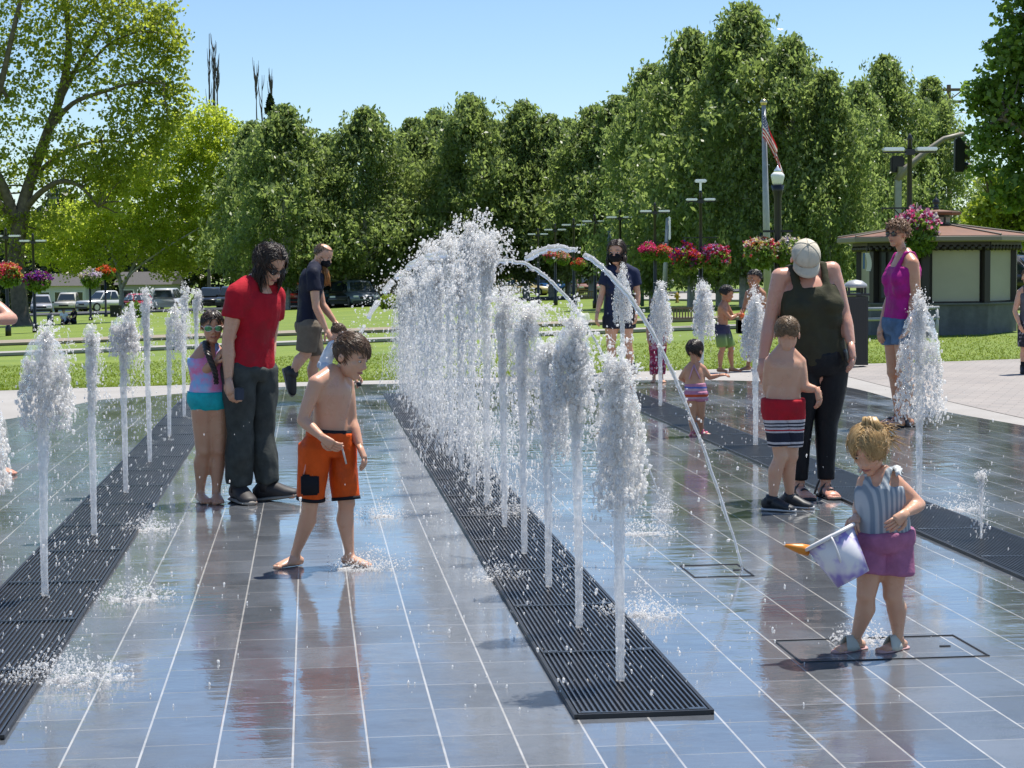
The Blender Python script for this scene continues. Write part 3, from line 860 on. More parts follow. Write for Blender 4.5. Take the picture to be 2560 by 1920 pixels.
def basket(px, py, rx, ry, Y, cols, label, leafy=.45, zrow=True):
    c = at(px, py, Y); k = 1/ppm(Y); R = Vector((rx*k, rx*k, ry*k))
    t = thing('hanging_basket', c, label, 'flower basket', 'hanging flower baskets')
    n = 520
    q = unit(n); rad = (.72+.36*NR.rand(n)); q *= rad[:, None]; q *= (1+.14*np.sin(4*np.arctan2(q[:, 1], q[:, 0])+px)+.12*np.sin(7*q[:, 2]+px))[:, None]
    up = q[:, 2] > -0.25 + .5*NR.normal(size=n)*.6
    P = q*np.array(R)
    link('blossoms', leaves_mesh('blossoms', clusters(P[up], 5, R.x*.16), R.x*.20), petal_material('petals', cols), t)
    m = int(n*leafy)
    P2 = unit(m*2)*np.array(R)*(.55+.5*NR.rand(m*2))[:, None]; P2[:, 2] = P2[:, 2]*1.05 - R.z*.22
    link('foliage', leaves_mesh('foliage', clusters(P2, 5, R.x*.2), R.x*.24, .6), DARKLEAF, t)
    bm = bmesh.new(); ball(bm, (0, 0, -R.z*.18), (R.x*.55, R.x*.55, R.z*.55), 10, 7)
    for a in range(3):
        tube(bm, [(R.x*.5*cos(a*2.1), R.x*.5*sin(a*2.1), 0), (0, 0, R.z*1.35)], .008, 4)
    obj('pot', bm, DARKWOOD, t, True)
Lb = lambda k: LIGHTS[k][1].y
basket(22, 684, 29, 25, Lb('a')-.5, [PINK, (.8, .12, .2), RED, YEL, PINK], 'round coral pink basket at the left edge in front of the sycamore trunk')
basket(94, 700, 29, 22, Lb('b')-.5, [MAG, (.25, .01, .16), PUR, MAG], 'dark magenta basket on the black light right of the sycamore trunk')
PB = post_at(227, 801); PO = post_at(265, 792)
basket(226, 694, 23, 20, PB.y, [YEL, WHT, LILAC, LILAC], 'pale basket of yellow and lilac flowers left of the orange one')
basket(264, 680, 20, 14, PO.y, [ORG, (.8, .2, .03), RED, ORG], 'small bright orange basket on a thin post left of the maple trunk')
basket(1376, 640, 16, 14, Lb('d')-.4, [ORG, PINK, YEL], 'distant basket in orange and pink seen under the arch of water, on the left')
basket(1408, 645, 15, 14, Lb('d')-.4, [YEL, ORG, WHT, PINK], 'distant yellowish basket under the arch of water, beside an orange one')
basket(1446, 660, 16, 12, Lb('e')-.4, [RED, ORG, MAG], 'dim dark red basket behind the falling half of the arching stream', .9)
basket(1621, 627, 21, 20, Lb('h')-.4, [(.85, .03, .25), PINK, (.8, .05, .3)], 'hot pink basket closest to the right side of the masked woman')
basket(1658, 632, 21, 19, Lb('h')-.4, [RED, ORG, PINK, YEL], 'red and pink basket just right of the hot pink one')
basket(1715, 645, 34, 31, Lb('i')-.4, [PUR, PUR, MAG, RED, ORG, RED], 'large basket, orange red on top and violet below, left of the floodlight pole')
basket(1788, 644, 33, 31, Lb('i')-.4, [PUR, LILAC, MAG, RED, PINK, RED], 'large crimson and violet basket right of the floodlight pole')
basket(1902, 627, 38, 34, GLOBE.y-.3, [PUR, RED, WHT, YEL, RED, PINK], 'red, cream and violet basket left of the globe lamp', .8)
basket(1974, 628, 33, 32, GLOBE.y-.3, [PUR, WHT, YEL, LILAC, WHT], 'cream and violet trailing basket right of the globe lamp', 1.2)
basket(2292, 574, 50, 50, Lb('j')-.6, [WHT, LILAC, PINK, MAG, WHT, PUR], 'big pale pink and white basket right behind the curly haired woman', 1.0)
for px, pt, b, lab in ((227, 712, PB, 'thin dark post under the pale lilac basket'), (265, 690, PO, 'thin dark post under the orange basket')):
    t = thing('basket_post', b, lab, 'post'); z = at(px, pt, b.y).z-b.z
    bm = bmesh.new(); lathe(bm, [(.12, 0), (.12, .15), (.07, .2), (.06, z)], 10); obj('pole', bm, BLACKMETAL, t, True)
    bm = bmesh.new(); lathe(bm, [(.03, z), (.16, z+.05), (.16, z+.08), (0, z+.09)], 12); obj('basket_bracket', bm, BLACKMETAL, t)

# ---- flagpole and flag
def flag_material():
    t = NT('flag_cloth'); u, v, _ = t.sep(t.coord('UV'))
    st = t.math('MODULO', t.math('FLOOR', t.math('MULTIPLY', v, 13)), 2)
    col = t.mix(st, (.55, .015, .03), (.75, .74, .72))
    can = t.math('MULTIPLY', t.math('LESS_THAN', u, .4), t.math('GREATER_THAN', v, 6/13))
    su = t.math('SUBTRACT', t.math('FRACT', t.math('MULTIPLY', u, 6/.4)), .5); sv = t.math('SUBTRACT', t.math('FRACT', t.math('MULTIPLY', v, 5*13/7)), .5)
    star = t.math('LESS_THAN', t.math('ADD', t.math('MULTIPLY', su, su), t.math('MULTIPLY', sv, sv)), .07)
    col = t.mix(can, col, t.mix(star, (.02, .035, .16), (.75, .75, .75)))
    t.set(Base_Color=col, Roughness=.7)
    tr = t.N.new('ShaderNodeBsdfTranslucent'); t.L.new(col, tr.inputs['Color'])
    mx = t.N.new('ShaderNodeMixShader'); mx.inputs[0].default_value = .3
    t.L.new(t.p.outputs[0], mx.inputs[1]); t.L.new(tr.outputs[0], mx.inputs[2]); t.L.new(mx.outputs[0], t.out.inputs['Surface'])
    return t.m
def flagpole():
    b = post_at(1921, 800); Y = b.y
    t = thing('flagpole', b, 'tall pale flagpole in front of the birch clump', 'flagpole')
    z = at(1915, 262, Y).z-b.z
    bm = bmesh.new(); tube(bm, [(0, 0, 0), (-.06, 0, z*.5), (-.12, 0, z)], [.11, .085, .05], 10); obj('pole', bm, GREYSTEEL, t, True)
    bm = bmesh.new(); ball(bm, (-.12, 0, z+.06), .09, 12, 8); obj('finial', bm, mat('gold_ball', (.6, .5, .3), .3, metal=1), t, True)
    # limp flag: the fly hangs down beside the pole
    top = at(1917, 282, Y); k = 1/ppm(Y)
    me = bpy.data.meshes.new('flag'); vs = []; fs = []; uv = []
    nu, nv = 30, 22
    hoist = 62*k
    for i in range(nu+1):
        u = i/nu
        for j in range(nv+1):
            v = j/nv                 # 0 bottom of the hoist, 1 top
            # the top edge falls from the hoist top to far below; the fly corner hangs lowest
            fold = .10*sin(9*u+2.2*v)*min(1, 3*u)
            x = (-14+50*u**.8*(.6+.4*(1-v)))*k - .05*sin(7*v+4*u)*u
            zz = -hoist*(1-v) - 88*k*u**1.15*(1+.12*(1-v))
            vs.append((top.x+x-b.x+.02, -.14+.5*fold+.04*sin(17*v)*u, top.z+zz-b.z)); uv.append((u, v))
    for i in range(nu):
        for j in range(nv):
            a = i*(nv+1)+j; fs.append((a, a+nv+1, a+nv+2, a+1))
    me.from_pydata(vs, [], fs)
    L = me.uv_layers.new(name='UVMap')
    for p in me.polygons:
        p.use_smooth = True
        for li in p.loop_indices: L.data[li].uv = uv[me.loops[li].vertex_index]
    o = link('flag', me, flag_material(), None)
    o.location = b
    tag(o, 'red, white and blue striped flag hanging limp from the flagpole', 'flag')
flagpole()

# ---- traffic signal mast, utility pole
def signal_mast():
    b = post_at(2243, 800, 62); Y = 62; k = 1/ppm(Y)
    t = thing('traffic_signal', b, 'grey traffic signal mast with a black signal head and curved light arm above the kiosk', 'traffic light')
    P = lambda x, y, dy=0: at(x, y, Y+dy)-b
    bm = bmesh.new(); box(bm, (0, 0, P(2243, 450).z/2), (16*k, 16*k, P(2243, 450).z)); obj('pole', bm, GREYSTEEL, t)
    bm = bmesh.new(); tube(bm, [P(2243, 452), P(2262, 425), P(2285, 405), P(2325, 372), P(2360, 347), P(2412, 333)], [.13, .13, .11, .10, .085, .07], 8); obj('light_arm', bm, TAUPE, t, True)
    bm = bmesh.new(); box(bm, P(2258, 428), (26*k, .18, 22*k)); obj('bracket', bm, TAUPE, t)
    bm = bmesh.new(); box(bm, P(2243, 411, .3), (34*k, .3, 42*k), 0, .05); obj('signal_back', bm, BLACKMETAL, t)
    bm = bmesh.new(); box(bm, P(2398, 388), (24*k, .34, 84*k), 0, .04); obj('signal_head', bm, BLACKMETAL, t)
    bm = bmesh.new(); tube(bm, [P(2398, 346), P(2398, 336)], .05, 6); obj('hanger', bm, BLACKMETAL, t)
    for q in (362, 388, 414):
        bm = bmesh.new(); tube(bm, [P(2408, q), P(2424, q+3)], [9.5*k, 9.5*k], 12); obj('visor', bm, BLACKMETAL, t)
signal_mast()
def utility_pole():
    b = post_at(2374, 790, 150); Y = 150
    t = thing('utility_pole', b, 'wooden utility pole with two crossarms rising behind the trees at right', 'utility pole')
    P = lambda x, y: at(x, y, Y)-b
    bm = bmesh.new(); tube(bm, [(0, 0, 0), P(2372, 212)], [.24, .17], 10); obj('pole', bm, WOOD, t)
    for y, x0, x1 in ((225, 2335, 2410), (255, 2352, 2404)):
        bm = bmesh.new(); a, c = P(x0, y), P(x1, y); box(bm, (a+c)/2+Vector((0, -.25, 0)), ((c-a).x, .12, .22))
        obj('crossarm', bm, WOOD, t)
    bm = bmesh.new(); tube(bm, [P(2340, 226)+Vector((0, -.2, 0)), P(2371, 250)+Vector((0, -.2, 0))], .05, 5); tube(bm, [P(2405, 226)+Vector((0, -.2, 0)), P(2373, 250)+Vector((0, -.2, 0))], .05, 5); obj('brace', bm, WOOD, t)
utility_pole()
bm = bmesh.new()
for dy, z in ((0, 0), (.0, -.9)):
    A = at(2405, 253, 150)+Vector((0, 0, z)); B = at(2900, 248, 150)+Vector((0, 0, z))
    tube(bm, [A.lerp(B, i/8)+Vector((0, -.1, -.5*4*(i/8)*(1-i/8))) for i in range(9)], .03, 4)
    B2 = at(2050, 262, 160)+Vector((0, 0, z)); tube(bm, [A.lerp(B2, i/8)+Vector((0, -.1, -.5*4*(i/8)*(1-i/8))) for i in range(9)], .03, 4)
tag(obj('power_line', bm, BLACKMETAL), 'pair of thin power lines on the utility pole at right', 'cable')

# ---- kiosk
def kiosk():
    b = post_at(2338, 830); Y = b.y; k = 1/ppm(Y)
    t = thing('kiosk', b, 'octagonal park kiosk with a rust brown roof, cream shutters and small cupola', 'kiosk')
    zr = lambda y: at(2338, y, Y).z-b.z
    ROOF = mat('rust_roof', (.185, .085, .045), .6, var=.15, scale=3, bump=.3, bscale=12)
    CREAM = mat('cream_shutter', (.38, .35, .28), .7, var=.06, scale=2)
    STONE = mat('kiosk_base_stone', (.12, .125, .13), .85, var=.2, scale=6, bump=.4, bscale=25)
    TRIM = mat('kiosk_trim', (.20, .175, .135), .55)
    n = 8; rot = radians(3)
    def ringp(r, z, i): a = rot + 2*pi*(i+.5)/n; return Vector((r*cos(a), r*sin(a), z))
    def octo(bm, prof):
        rings = [[bm.verts.new(ringp(r, z, i)) for i in range(n)] for r, z in prof]
        for a, c in zip(rings, rings[1:]):
            for i in range(n): bm.faces.new((a[i], a[(i+1) % n], c[(i+1) % n], c[i]))
        bm.faces.new(list(reversed(rings[0]))); bm.faces.new(rings[-1])
    R = 186*k/cos(pi/n)*.96; E = 246*k
    zb, zs, ze, zt, zc, zc2, za = 0, zr(754), zr(604), zr(592), zr(562), zr(538), zr(524)
    bm = bmesh.new(); octo(bm, [(R*1.02, -.1), (R*1.02, zs-.03), (R*1.05, zs-.03), (R*1.05, zs)]); obj('base_wall', bm, STONE, t)
    bm = bmesh.new(); octo(bm, [(R*.94, zs), (R*.94, ze)]); obj('wall', bm, DARKWOOD, t)
    for i in range(n):
        p, q = ringp(R*.95, 0, i), ringp(R*.95, 0, i+1)
        bm = bmesh.new(); box(bm, ringp(R*.97, (zs+ze)/2, i), (.13, .13, ze-zs), rot+2*pi*(i+.5)/n); obj('post', bm, DARKWOOD, t)
        m = (p+q)/2; d = (q-p); mid = atan2(d.y, d.x)
        ca = atan2(m.y, m.x)
        if 3.3 < (ca % (2*pi)) < 4.2:        # doorway side, dark vertical boards
            for j in range(5):
                bm = bmesh.new(); c = p.lerp(q, .18+.16*j); box(bm, (c.x*1.01, c.y*1.01, (zs+ze)/2-.05), (.09, .03, ze-zs-.3), mid); obj('door_board', bm, mat('slate_board', (.05, .055, .065), .6), t)
        else:
            bm = bmesh.new(); box(bm, (m.x*1.005, m.y*1.005, zs+(zr(628)-zs)*.5+.02), (d.length-.20, .04, zr(628)-zs-.02), mid); obj('shutter', bm, CREAM, t)
        # scalloped valance under the eave
        bm = bmesh.new()
        for j in range(9):
            c = ringp(R*1.06, 0, i).lerp(ringp(R*1.06, 0, i+1), (j+.5)/9)
            ball(bm, (c.x, c.y, ze-.13), (.055, .055, .06), 8, 5)
        a0, a1 = ringp(R*1.06, ze-.06, i), ringp(R*1.06, ze-.06, i+1); mm = (a0+a1)/2
        box(bm, mm, ((a1-a0).length*.99, .03, .12), mid); obj('valance', bm, DARKWOOD, t)
    bm = bmesh.new(); octo(bm, [(E*.985, ze-.02), (E, ze), (E, zt-.02), (E*.99, zt)]); obj('fascia', bm, TRIM, t)
    bm = bmesh.new(); octo(bm, [(E*.995, zt), (36*k, zc)]); rf = obj('roof', bm, ROOF, t)
    bm = bmesh.new()
    for i in range(n): tube(bm, [ringp(E*.99, zt+.015, i), ringp(36*k, zc+.015, i)], .018, 5)
    obj('ridge', bm, TRIM, rf)
    bm = bmesh.new(); octo(bm, [(34*k, zc-.05), (34*k, zc2)]); cu = obj('cupola', bm, DARKWOOD, t)
    for i in range(n):
        p, q = ringp(34.5*k, 0, i), ringp(34.5*k, 0, i+1); m = (p+q)/2; d = q-p
        bm = bmesh.new(); box(bm, (m.x*1.01, m.y*1.01, (zc+zc2)/2), (d.length*.72, .02, (zc2-zc)*.55), atan2(d.y, d.x)); obj('pane', bm, CREAM, cu)
    bm = bmesh.new(); octo(bm, [(60*k, zc2), (62*k, zc2+.03), (62*k, zc2+.06), (6*k, za)]); obj('cupola_roof', bm, ROOF, t)
    bm = bmesh.new(); lathe(bm, [(.05, za-.02), (.05, za+.06), (.03, za+.07), (.075, za+.13), (.06, za+.19), (.02, za+.22), (0, za+.28)], 12); obj('finial', bm, BLACKMETAL, t, True)
    # hanging sign on the left
    c = at(2167, 655, Y-.9); s = thing('hanging_sign', c, 'narrow curved white and blue sign hanging at the left of the kiosk', 'sign')
    bm = bmesh.new(); pts = [Vector((.05*sin(2.6*q), 0, .17-.34*q)) for q in [i/10 for i in range(11)]]
    for a, d in zip(pts, pts[1:]): box(bm, (a+d)/2, (.085, .02, .036))
    obj('sign_face', bm, mat('sign_white', (.7, .7, .68), .5), s)
    bm = bmesh.new(); box(bm, (-.055, 0, 0.02), (.03, .024, .30)); obj('sign_edge', bm, mat('sign_blue', (.03, .12, .3), .5), s)
    bm = bmesh.new(); tube(bm, [(0, 0, .17), (0, 0, .30)], .008, 5); obj('sign_hook', bm, BLACKMETAL, s)
kiosk()

# ---- hand rail in front of the kiosk
def handrail():
    Y = 33.0; b = at(2165, 830, Y); b.z = gz(b.x, b.y)
    t = thing('handrail', b, 'two bar grey steel hand rail in front of the kiosk', 'railing')
    P = lambda x, y: at(x, y, Y)-b
    for y in (773, 799):
        bm = bmesh.new(); tube(bm, [P(2158, y), P(2348, y-4)], .03, 8); obj('rail', bm, GREYSTEEL, t, True)
    for x in (2162, 2254, 2343):
        bm = bmesh.new(); p = P(x, 770); tube(bm, [(p.x, 0, -.05), (p.x, 0, p.z)], .028, 8); obj('post', bm, GREYSTEEL, t, True)
handrail()

# ---- litter bin
def litter_bin(px, base, top, wpx, label, lid=True):
    b = gl(px, base); Y = b.y; k = 1/ppm(Y); h = (base-top)*k; w = wpx*k
    t = thing('litter_bin', b, label, 'litter bin')
    bm = bmesh.new(); box(bm, (0, 0, h*.45), (w*.80, w*.80, h*.82)); obj('liner', bm, DARKWOOD, t)
    bm = bmesh.new(); nsl = 9
    for sd in range(4):
        M = Matrix.Rotation(sd*pi/2, 4, 'Z')
        for j in range(nsl):
            c = M @ Vector((-w*.42+w*.84*j/(nsl-1), -w*.45, h*.46)); box(bm, c, (.035, .02, h*.82), sd*pi/2)
    obj('slats', bm, BLACKMETAL, t)
    for z in (.04, .86):
        bm = bmesh.new(); box(bm, (0, 0, h*z), (w*.97, w*.97, h*.035)); obj('band', bm, BLACKMETAL, t)
    bm = bmesh.new(); box(bm, (0, 0, h*.90), (w*1.1, w*1.1, h*.03)); obj('rim', bm, BLACKMETAL, t)
    if lid:
        for sx in (-1, 1):
            for sy in (-1, 1):
                bm = bmesh.new(); box(bm, (sx*w*.36, sy*w*.36, h*.945), (.03, .03, h*.09)); obj('lid_post', bm, BLACKMETAL, t)
        bm = bmesh.new(); lathe(bm, [(w*.56, h*.985), (w*.5, h*1.03), (w*.3, h*1.07), (0, h*1.085)], 16, (0, 0, 0)); obj('lid', bm, GREYSTEEL, t, True)
litter_bin(2138, 916, 716, 56, 'black slatted litter bin with a domed lid between the capped woman and the kiosk')
litter_bin(1849, 834, 796, 15, 'small dark blue bin on the path behind the taller dark haired boy', False)
litter_bin(290, 793, 760, 26, 'square black bin under the maple left of the clipped round bush', False)

# ---- benches, hydrant, green ball post
def bench(px0, px1, base, top, label, rz=0.0):
    a = gl((px0+px1)/2, base); k = 1/ppm(a.y); w = (px1-px0)*k; h = (base-top)*k
    t = thing('park_bench', a, label, 'bench', 'wooden park benches', rz)
    s = h/.85
    for j in range(12):
        bm = bmesh.new(); box(bm, (-w/2*.95+w*.95*j/11, .0, .63*s), (.05*s, .02, .34*s)); obj('back_slat', bm, WOOD, t)
    for z in (.83, .45):
        bm = bmesh.new(); box(bm, (0, 0, z*s), (w, .04, .07*s)); obj('back_rail', bm, WOOD, t)
    bm = bmesh.new()
    for j in range(4): box(bm, (0, .08*s+.11*s*j, .43*s), (w, .09*s, .03*s))
    obj('seat', bm, WOOD, t)
    for sx in (-1, 1):
        for y in (0, .42*s):
            bm = bmesh.new(); box(bm, (sx*w*.46, y, .21*s), (.06*s, .06*s, .42*s)); obj('leg', bm, WOOD, t)
        bm = bmesh.new(); box(bm, (sx*w*.46, .2*s, .62*s), (.06*s, .48*s, .04*s)); obj('arm_rest', bm, WOOD, t)
bench(1668, 1752, 826, 769, 'slatted wooden bench behind the jet, left of the dark haired boys', 0.04)
bench(1440, 1494, 765, 728, 'distant bench under the birches to the left of the masked woman', 0.02)
bench(1180, 1250, 768, 735, 'distant bench hidden behind the tall fountain jets', 0.02)
def hydrant():
    b = gl(1693, 757); k = 1/ppm(b.y); h = 27*k; t = thing('fire_hydrant', b, 'yellow fire hydrant by the driveway behind the bench', 'hydrant')
    Y_ = mat('hydrant_yellow', (.42, .26, .03), .5)
    bm = bmesh.new(); lathe(bm, [(.2*h, 0), (.2*h, .06*h), (.15*h, .07*h), (.15*h, .68*h), (.19*h, .69*h), (.19*h, .74*h), (.15*h, .85*h), (.06*h, .93*h), (.05*h, h), (0, h)], 14); obj('barrel', bm, Y_, t, True)
    for sx in (-1, 1):
        bm = bmesh.new(); tube(bm, [(sx*.13*h, 0, .55*h), (sx*.28*h, 0, .55*h)], .075*h, 8); obj('nozzle', bm, Y_, t)
hydrant()
def ball_post(px, top, base, r, label, m, ballm):
    b = gl(px, base); k = 1/ppm(b.y); z = at(px, top, b.y).z-b.z
    t = thing('ball_post', b, label, 'post')
    bm = bmesh.new(); lathe(bm, [(.1, 0), (.08, .1), (.07, z-r*k)], 10); obj('pole', bm, m, t, True)
    bm = bmesh.new(); ball(bm, (0, 0, z), r*k, 16, 12); obj('ball', bm, ballm, t, True)
ball_post(757, 592, 772, 7.5, 'dark post topped by a bright green ball between the two adult men', BLACKMETAL, mat('lime_plastic', (.16, .55, .02), .4))
def plain_post(px, top, base, w, m, label):
    b = gl(px, base); k = 1/ppm(b.y); z = at(px, top, b.y).z-b.z
    t = thing('marker_post', b, label, 'post')
    bm = bmesh.new(); box(bm, (0, 0, z/2), (w*k, w*k, z)); obj('shaft', bm, m, t)
    bm = bmesh.new(); box(bm, (0, 0, z+.03), (w*k*1.25, w*k*1.25, .06)); obj('cap', bm, m, t)
plain_post(1606, 690, 766, 8, mat('teal_paint', (.01, .05, .06), .5), 'dark teal post right beside the masked woman')
def thin_light(px, top, base, label):
    b = gl(px, base); k = 1/ppm(b.y); z = at(px, top, b.y).z-b.z
    t = thing('lamp_mast', b, label, 'street light', 'slim grey masts at the driveway')
    bm = bmesh.new(); tube(bm, [(-.15, 0, 0), (0, 0, z)], [.10, .06], 8); obj('mast', bm, GREYSTEEL, t, True)
    bm = bmesh.new(); box(bm, (.05, 0, z-.35), (.10, .14, .8), 0, .03); obj('lamp_head', bm, LAMPGLASS, t)
thin_light(1670, 545, 778, 'slim grey mast in front of the red half of the pink basket pair')
thin_light(1524, 572, 772, 'slim grey mast just left of the masked woman, partly hidden by her')

# ---- clipped bushes and small shrubs
def shrub(px, base, rx, ry, label, m, name='shrub', leaf=.14, n=1500):
    b = gl(px, base); k = 1/ppm(b.y); t = thing(name, b, label, 'shrub')
    q = unit(n)*(.75+.3*NR.rand(n))[:, None]; q[:, 2] = np.abs(q[:, 2]) if name == 'clipped_bush' else q[:, 2]
    R = np.array([rx*k, rx*k, ry*k]); P = q*R; P[:, 2] += 0.05 if name == 'clipped_bush' else ry*k*.9
    link('foliage', leaves_mesh('foliage', clusters(P, 4, .16), leaf), m, t)
    bm = bmesh.new()
    for i in range(5): tube(bm, [(0, 0, 0), (cos(i*1.3)*rx*k*.4, sin(i*1.3)*rx*k*.4, ry*k*.8)], [.05, .02], 5)
    obj('stems', bm, BARK, t)
shrub(335, 795, 22, 34, 'clipped round bush beside the maple trunk', DARKLEAF, 'clipped_bush')
shrub(188, 771, 24, 25, 'light green bush rising behind the cream pickup at the left', LIMELEAF)
shrub(120, 773, 26, 20, 'dark bush behind the light with the purple basket', DARKLEAF)
shrub(975, 772, 22, 16, 'low bush by the parked cars left of the fountain', LIMELEAF)

# ---- parked vehicles
TYRE = mat('tyre', (.012, .012, .012), .8); RIMM = mat('wheel_rim', (.45, .45, .46), .3, metal=.8)
GLASSM = mat('car_glass', (.02, .028, .033), .08, spec=.8); LENS = mat('car_lens', (.8, .8, .78), .15); REDLENS = mat('tail_lens', (.4, .01, .01), .2)
TRIMC = mat('car_trim', (.02, .02, .022), .5)
def paint(name, c): return mat('paint_'+name, c, .28, coat=.6, spec=.5)
def car(px, base, kind, col, rz, label, s=1.0, Y=None, plate=False):
    b = gl(px, base) if Y is None else post_at(px, base, Y)
    t = thing('parked_car', b, label, 'car', 'cars parked beyond the lawn', rz)
    L = {'suv': 4.6, 'pickup': 5.4, 'van': 4.9, 'sedan': 4.5}[kind]*s; W = 1.9*s; hh = {'suv': 1.72, 'pickup': 1.85, 'van': 1.8, 'sedan': 1.45}[kind]*s
    bl = hh*.56                  # belt line
    # body: x is forward
    low = {'suv': [(-.5, .26), (-.5, .52), (-.49, .56), (.22, .56), (.26, .55), (.47, .48), (.5, .40), (.5, .2), (.48, .15), (-.48, .15)],
           'van': [(-.5, .26), (-.5, .52), (-.49, .56), (.26, .56), (.3, .55), (.48, .45), (.5, .38), (.5, .2), (.48, .15), (-.48, .15)],
           'pickup': [(-.5, .3), (-.5, .56), (-.49, .57), (.22, .57), (.26, .56), (.48, .52), (.5, .46), (.5, .22), (.48, .18), (-.48, .2)],
           'sedan': [(-.5, .28), (-.5, .55), (-.47, .6), (-.3, .6), (.2, .6), (.26, .58), (.47, .5), (.5, .40), (.5, .2), (.48, .15), (-.48, .15)]}[kind]
    cab = {'suv': [(-.49, .56), (-.46, .93), (-.42, 1.0), (.05, 1.0), (.12, .95), (.26, .55)], 'van': [(-.49, .56), (-.48, .95), (-.44, 1.0), (.05, 1.0), (.14, .95), (.33, .55)],
           'pickup': [(-.14, .57), (-.12, .95), (-.08, 1.0), (.08, 1.0), (.13, .95), (.25, .57)], 'sedan': [(-.42, .6), (-.28, .94), (-.2, 1.0), (.02, 1.0), (.09, .96), (.26, .58)]}[kind]
    def extrude(prof, w0, w1):
        bm = bmesh.new(); A = []; B = []
        zs = [z for x, z in prof]; lo, hi = min(zs), max(zs)
        for x, z in prof:
            w = w0+(w1-w0)*(z-lo)/(hi-lo)
            A.append(bm.verts.new((x*L, -w/2, z*hh))); B.append(bm.verts.new((x*L, w/2, z*hh)))
        n = len(prof)
        for i in range(n): bm.faces.new((A[i], A[(i+1) % n], B[(i+1) % n], B[i]))
        bm.faces.new(list(reversed(A))); bm.faces.new(B); bmesh.ops.recalc_face_normals(bm, faces=bm.faces[:])
        return bm
    bm = extrude(low, W, W*.96); bmesh.ops.bevel(bm, geom=bm.edges[:], offset=.05*s, segments=2, affect='EDGES'); obj('body', bm, col, t, True)
    bm = extrude(cab, W*.95, W*.74); bmesh.ops.bevel(bm, geom=bm.edges[:], offset=.04*s, segments=2, affect='EDGES'); cb = obj('cabin', bm, col, t, True)
    # glass: side, front and rear panes set just proud of the cabin
    xb, xf = cab[0][0]*L, cab[-1][0]*L; xt0, xt1 = cab[2][0]*L, cab[3][0]*L; z0, z1 = cab[0][1]*hh+.05*s, hh*.95
    for sd in (-1, 1):
        y0, y1 = sd*(W*.95/2-.01*s+.012), sd*(W*.76/2+.02*s)
        q = .12*s; bm = bmesh.new()
        for f0, f1 in ((0, .47), (.53, 1)):
            lx = lambda f: (xb+q)+(xf-q-xb-q*1.6)*f; tx = lambda f: (xt0)+(xt1-xt0)*f
            bm.faces.new([bm.verts.new(v) for v in ((lx(f0), y0, z0), (lx(f1), y0, z0), (tx(f1), y1, z1), (tx(f0), y1, z1))])
        obj('side_window', bm, GLASSM, t)
    for e, nm in ((1, 'windscreen'), (0, 'rear_window')):
        xl = xf if e else xb; xu = (cab[4][0] if e else cab[1][0])*L; dx = .02*(1 if e else -1)
        zz1 = (cab[4][1] if e else cab[1][1])*hh
        z0_ = cab[-1 if e else 0][1]*hh
        a, c = (xl, z0_), (xu, zz1)
        p0 = (a[0]+(c[0]-a[0])*.12+dx, a[1]+(c[1]-a[1])*.12+.01); p1 = (a[0]+(c[0]-a[0])*.92+dx, a[1]+(c[1]-a[1])*.92+.01)
        bm = bmesh.new(); w0, w1 = W*.40, W*.335
        bm.faces.new([bm.verts.new(v) for v in ((p0[0], -w0, p0[1]), (p0[0], w0, p0[1]), (p1[0], w1, p1[1]), (p1[0], -w1, p1[1]))]); obj(nm, bm, GLASSM, t)
    r = .36*s*(1.12 if kind == 'pickup' else 1)
    for fx in (-.31, .32):
        for sd in (-1, 1):
            bm = bmesh.new(); tube(bm, [(fx*L, sd*(W/2-.2*s), r), (fx*L, sd*(W/2+.012), r)], r, 18); w = obj('wheel', bm, TYRE, t)
            bm = bmesh.new(); tube(bm, [(fx*L, sd*(W/2+.01), r), (fx*L, sd*(W/2+.022), r)], r*.62, 14); obj('rim', bm, RIMM, w)
    for sd in (-1, 1):
        bm = bmesh.new(); box(bm, (L*.485, sd*W*.36, hh*.40), (.12*s, .36*s, .16*s), 0, .02); obj('headlight', bm, LENS, t)
        bm = bmesh.new(); box(bm, (-L*.492, sd*W*.41, hh*.45), (.06*s, .18*s, .28*s), 0, .02); obj('tail_light', bm, REDLENS, t)
        bm = bmesh.new(); box(bm, (L*.17, sd*(W/2+.08*s), bl+.06*s), (.12*s, .18*s, .14*s), 0, .02); obj('mirror', bm, TRIMC, t)
    bm = bmesh.new(); box(bm, (L*.496, 0, hh*.36), (.05*s, W*.46, .16*s)); obj('grille', bm, TRIMC, t)
    for e in (-1, 1):
        bm = bmesh.new(); box(bm, (e*L*.497, 0, hh*.2), (.09*s, W*.93, .2*s), 0, .03); obj('bumper', bm, TRIMC if kind != 'van' else col, t)
    if kind == 'pickup':
        bm = bmesh.new(); box(bm, (-L*.32, 0, hh*.575), (L*.34, W*.8, .01)); obj('bed', bm, TRIMC, t)
F = -pi/2          # nose toward the camera
car(104, 784, 'suv', paint('silver', (.35, .35, .37)), F+.25, 'silver SUV in the shade left of the white pickup, behind the sycamore')
car(173, 780, 'pickup', paint('cream', (.48, .46, .40)), F+.05, 'cream pickup facing us behind the picnickers')
car(268, 778, 'pickup', paint('white', (.50, .51, .52)), F-.75, 'white pickup seen from its corner behind the orange basket post')  # white mixed down to grey, tree shade put into the paint
car(350, 777, 'sedan', paint('red', (.40, .02, .02)), F+.5, 'red car behind the clipped bush')
car(422, 775, 'van', paint('white', (.50, .51, .52)), pi/2, 'white van turned away, behind the far left jets')
car(528, 771, 'suv', paint('black', (.012, .013, .016)), F+.1, 'black SUV just left of the girl in sunglasses')
car(580, 770, 'suv', paint('charcoal', (.03, .03, .035)), F, 'charcoal SUV behind the hair of the girl in sunglasses')
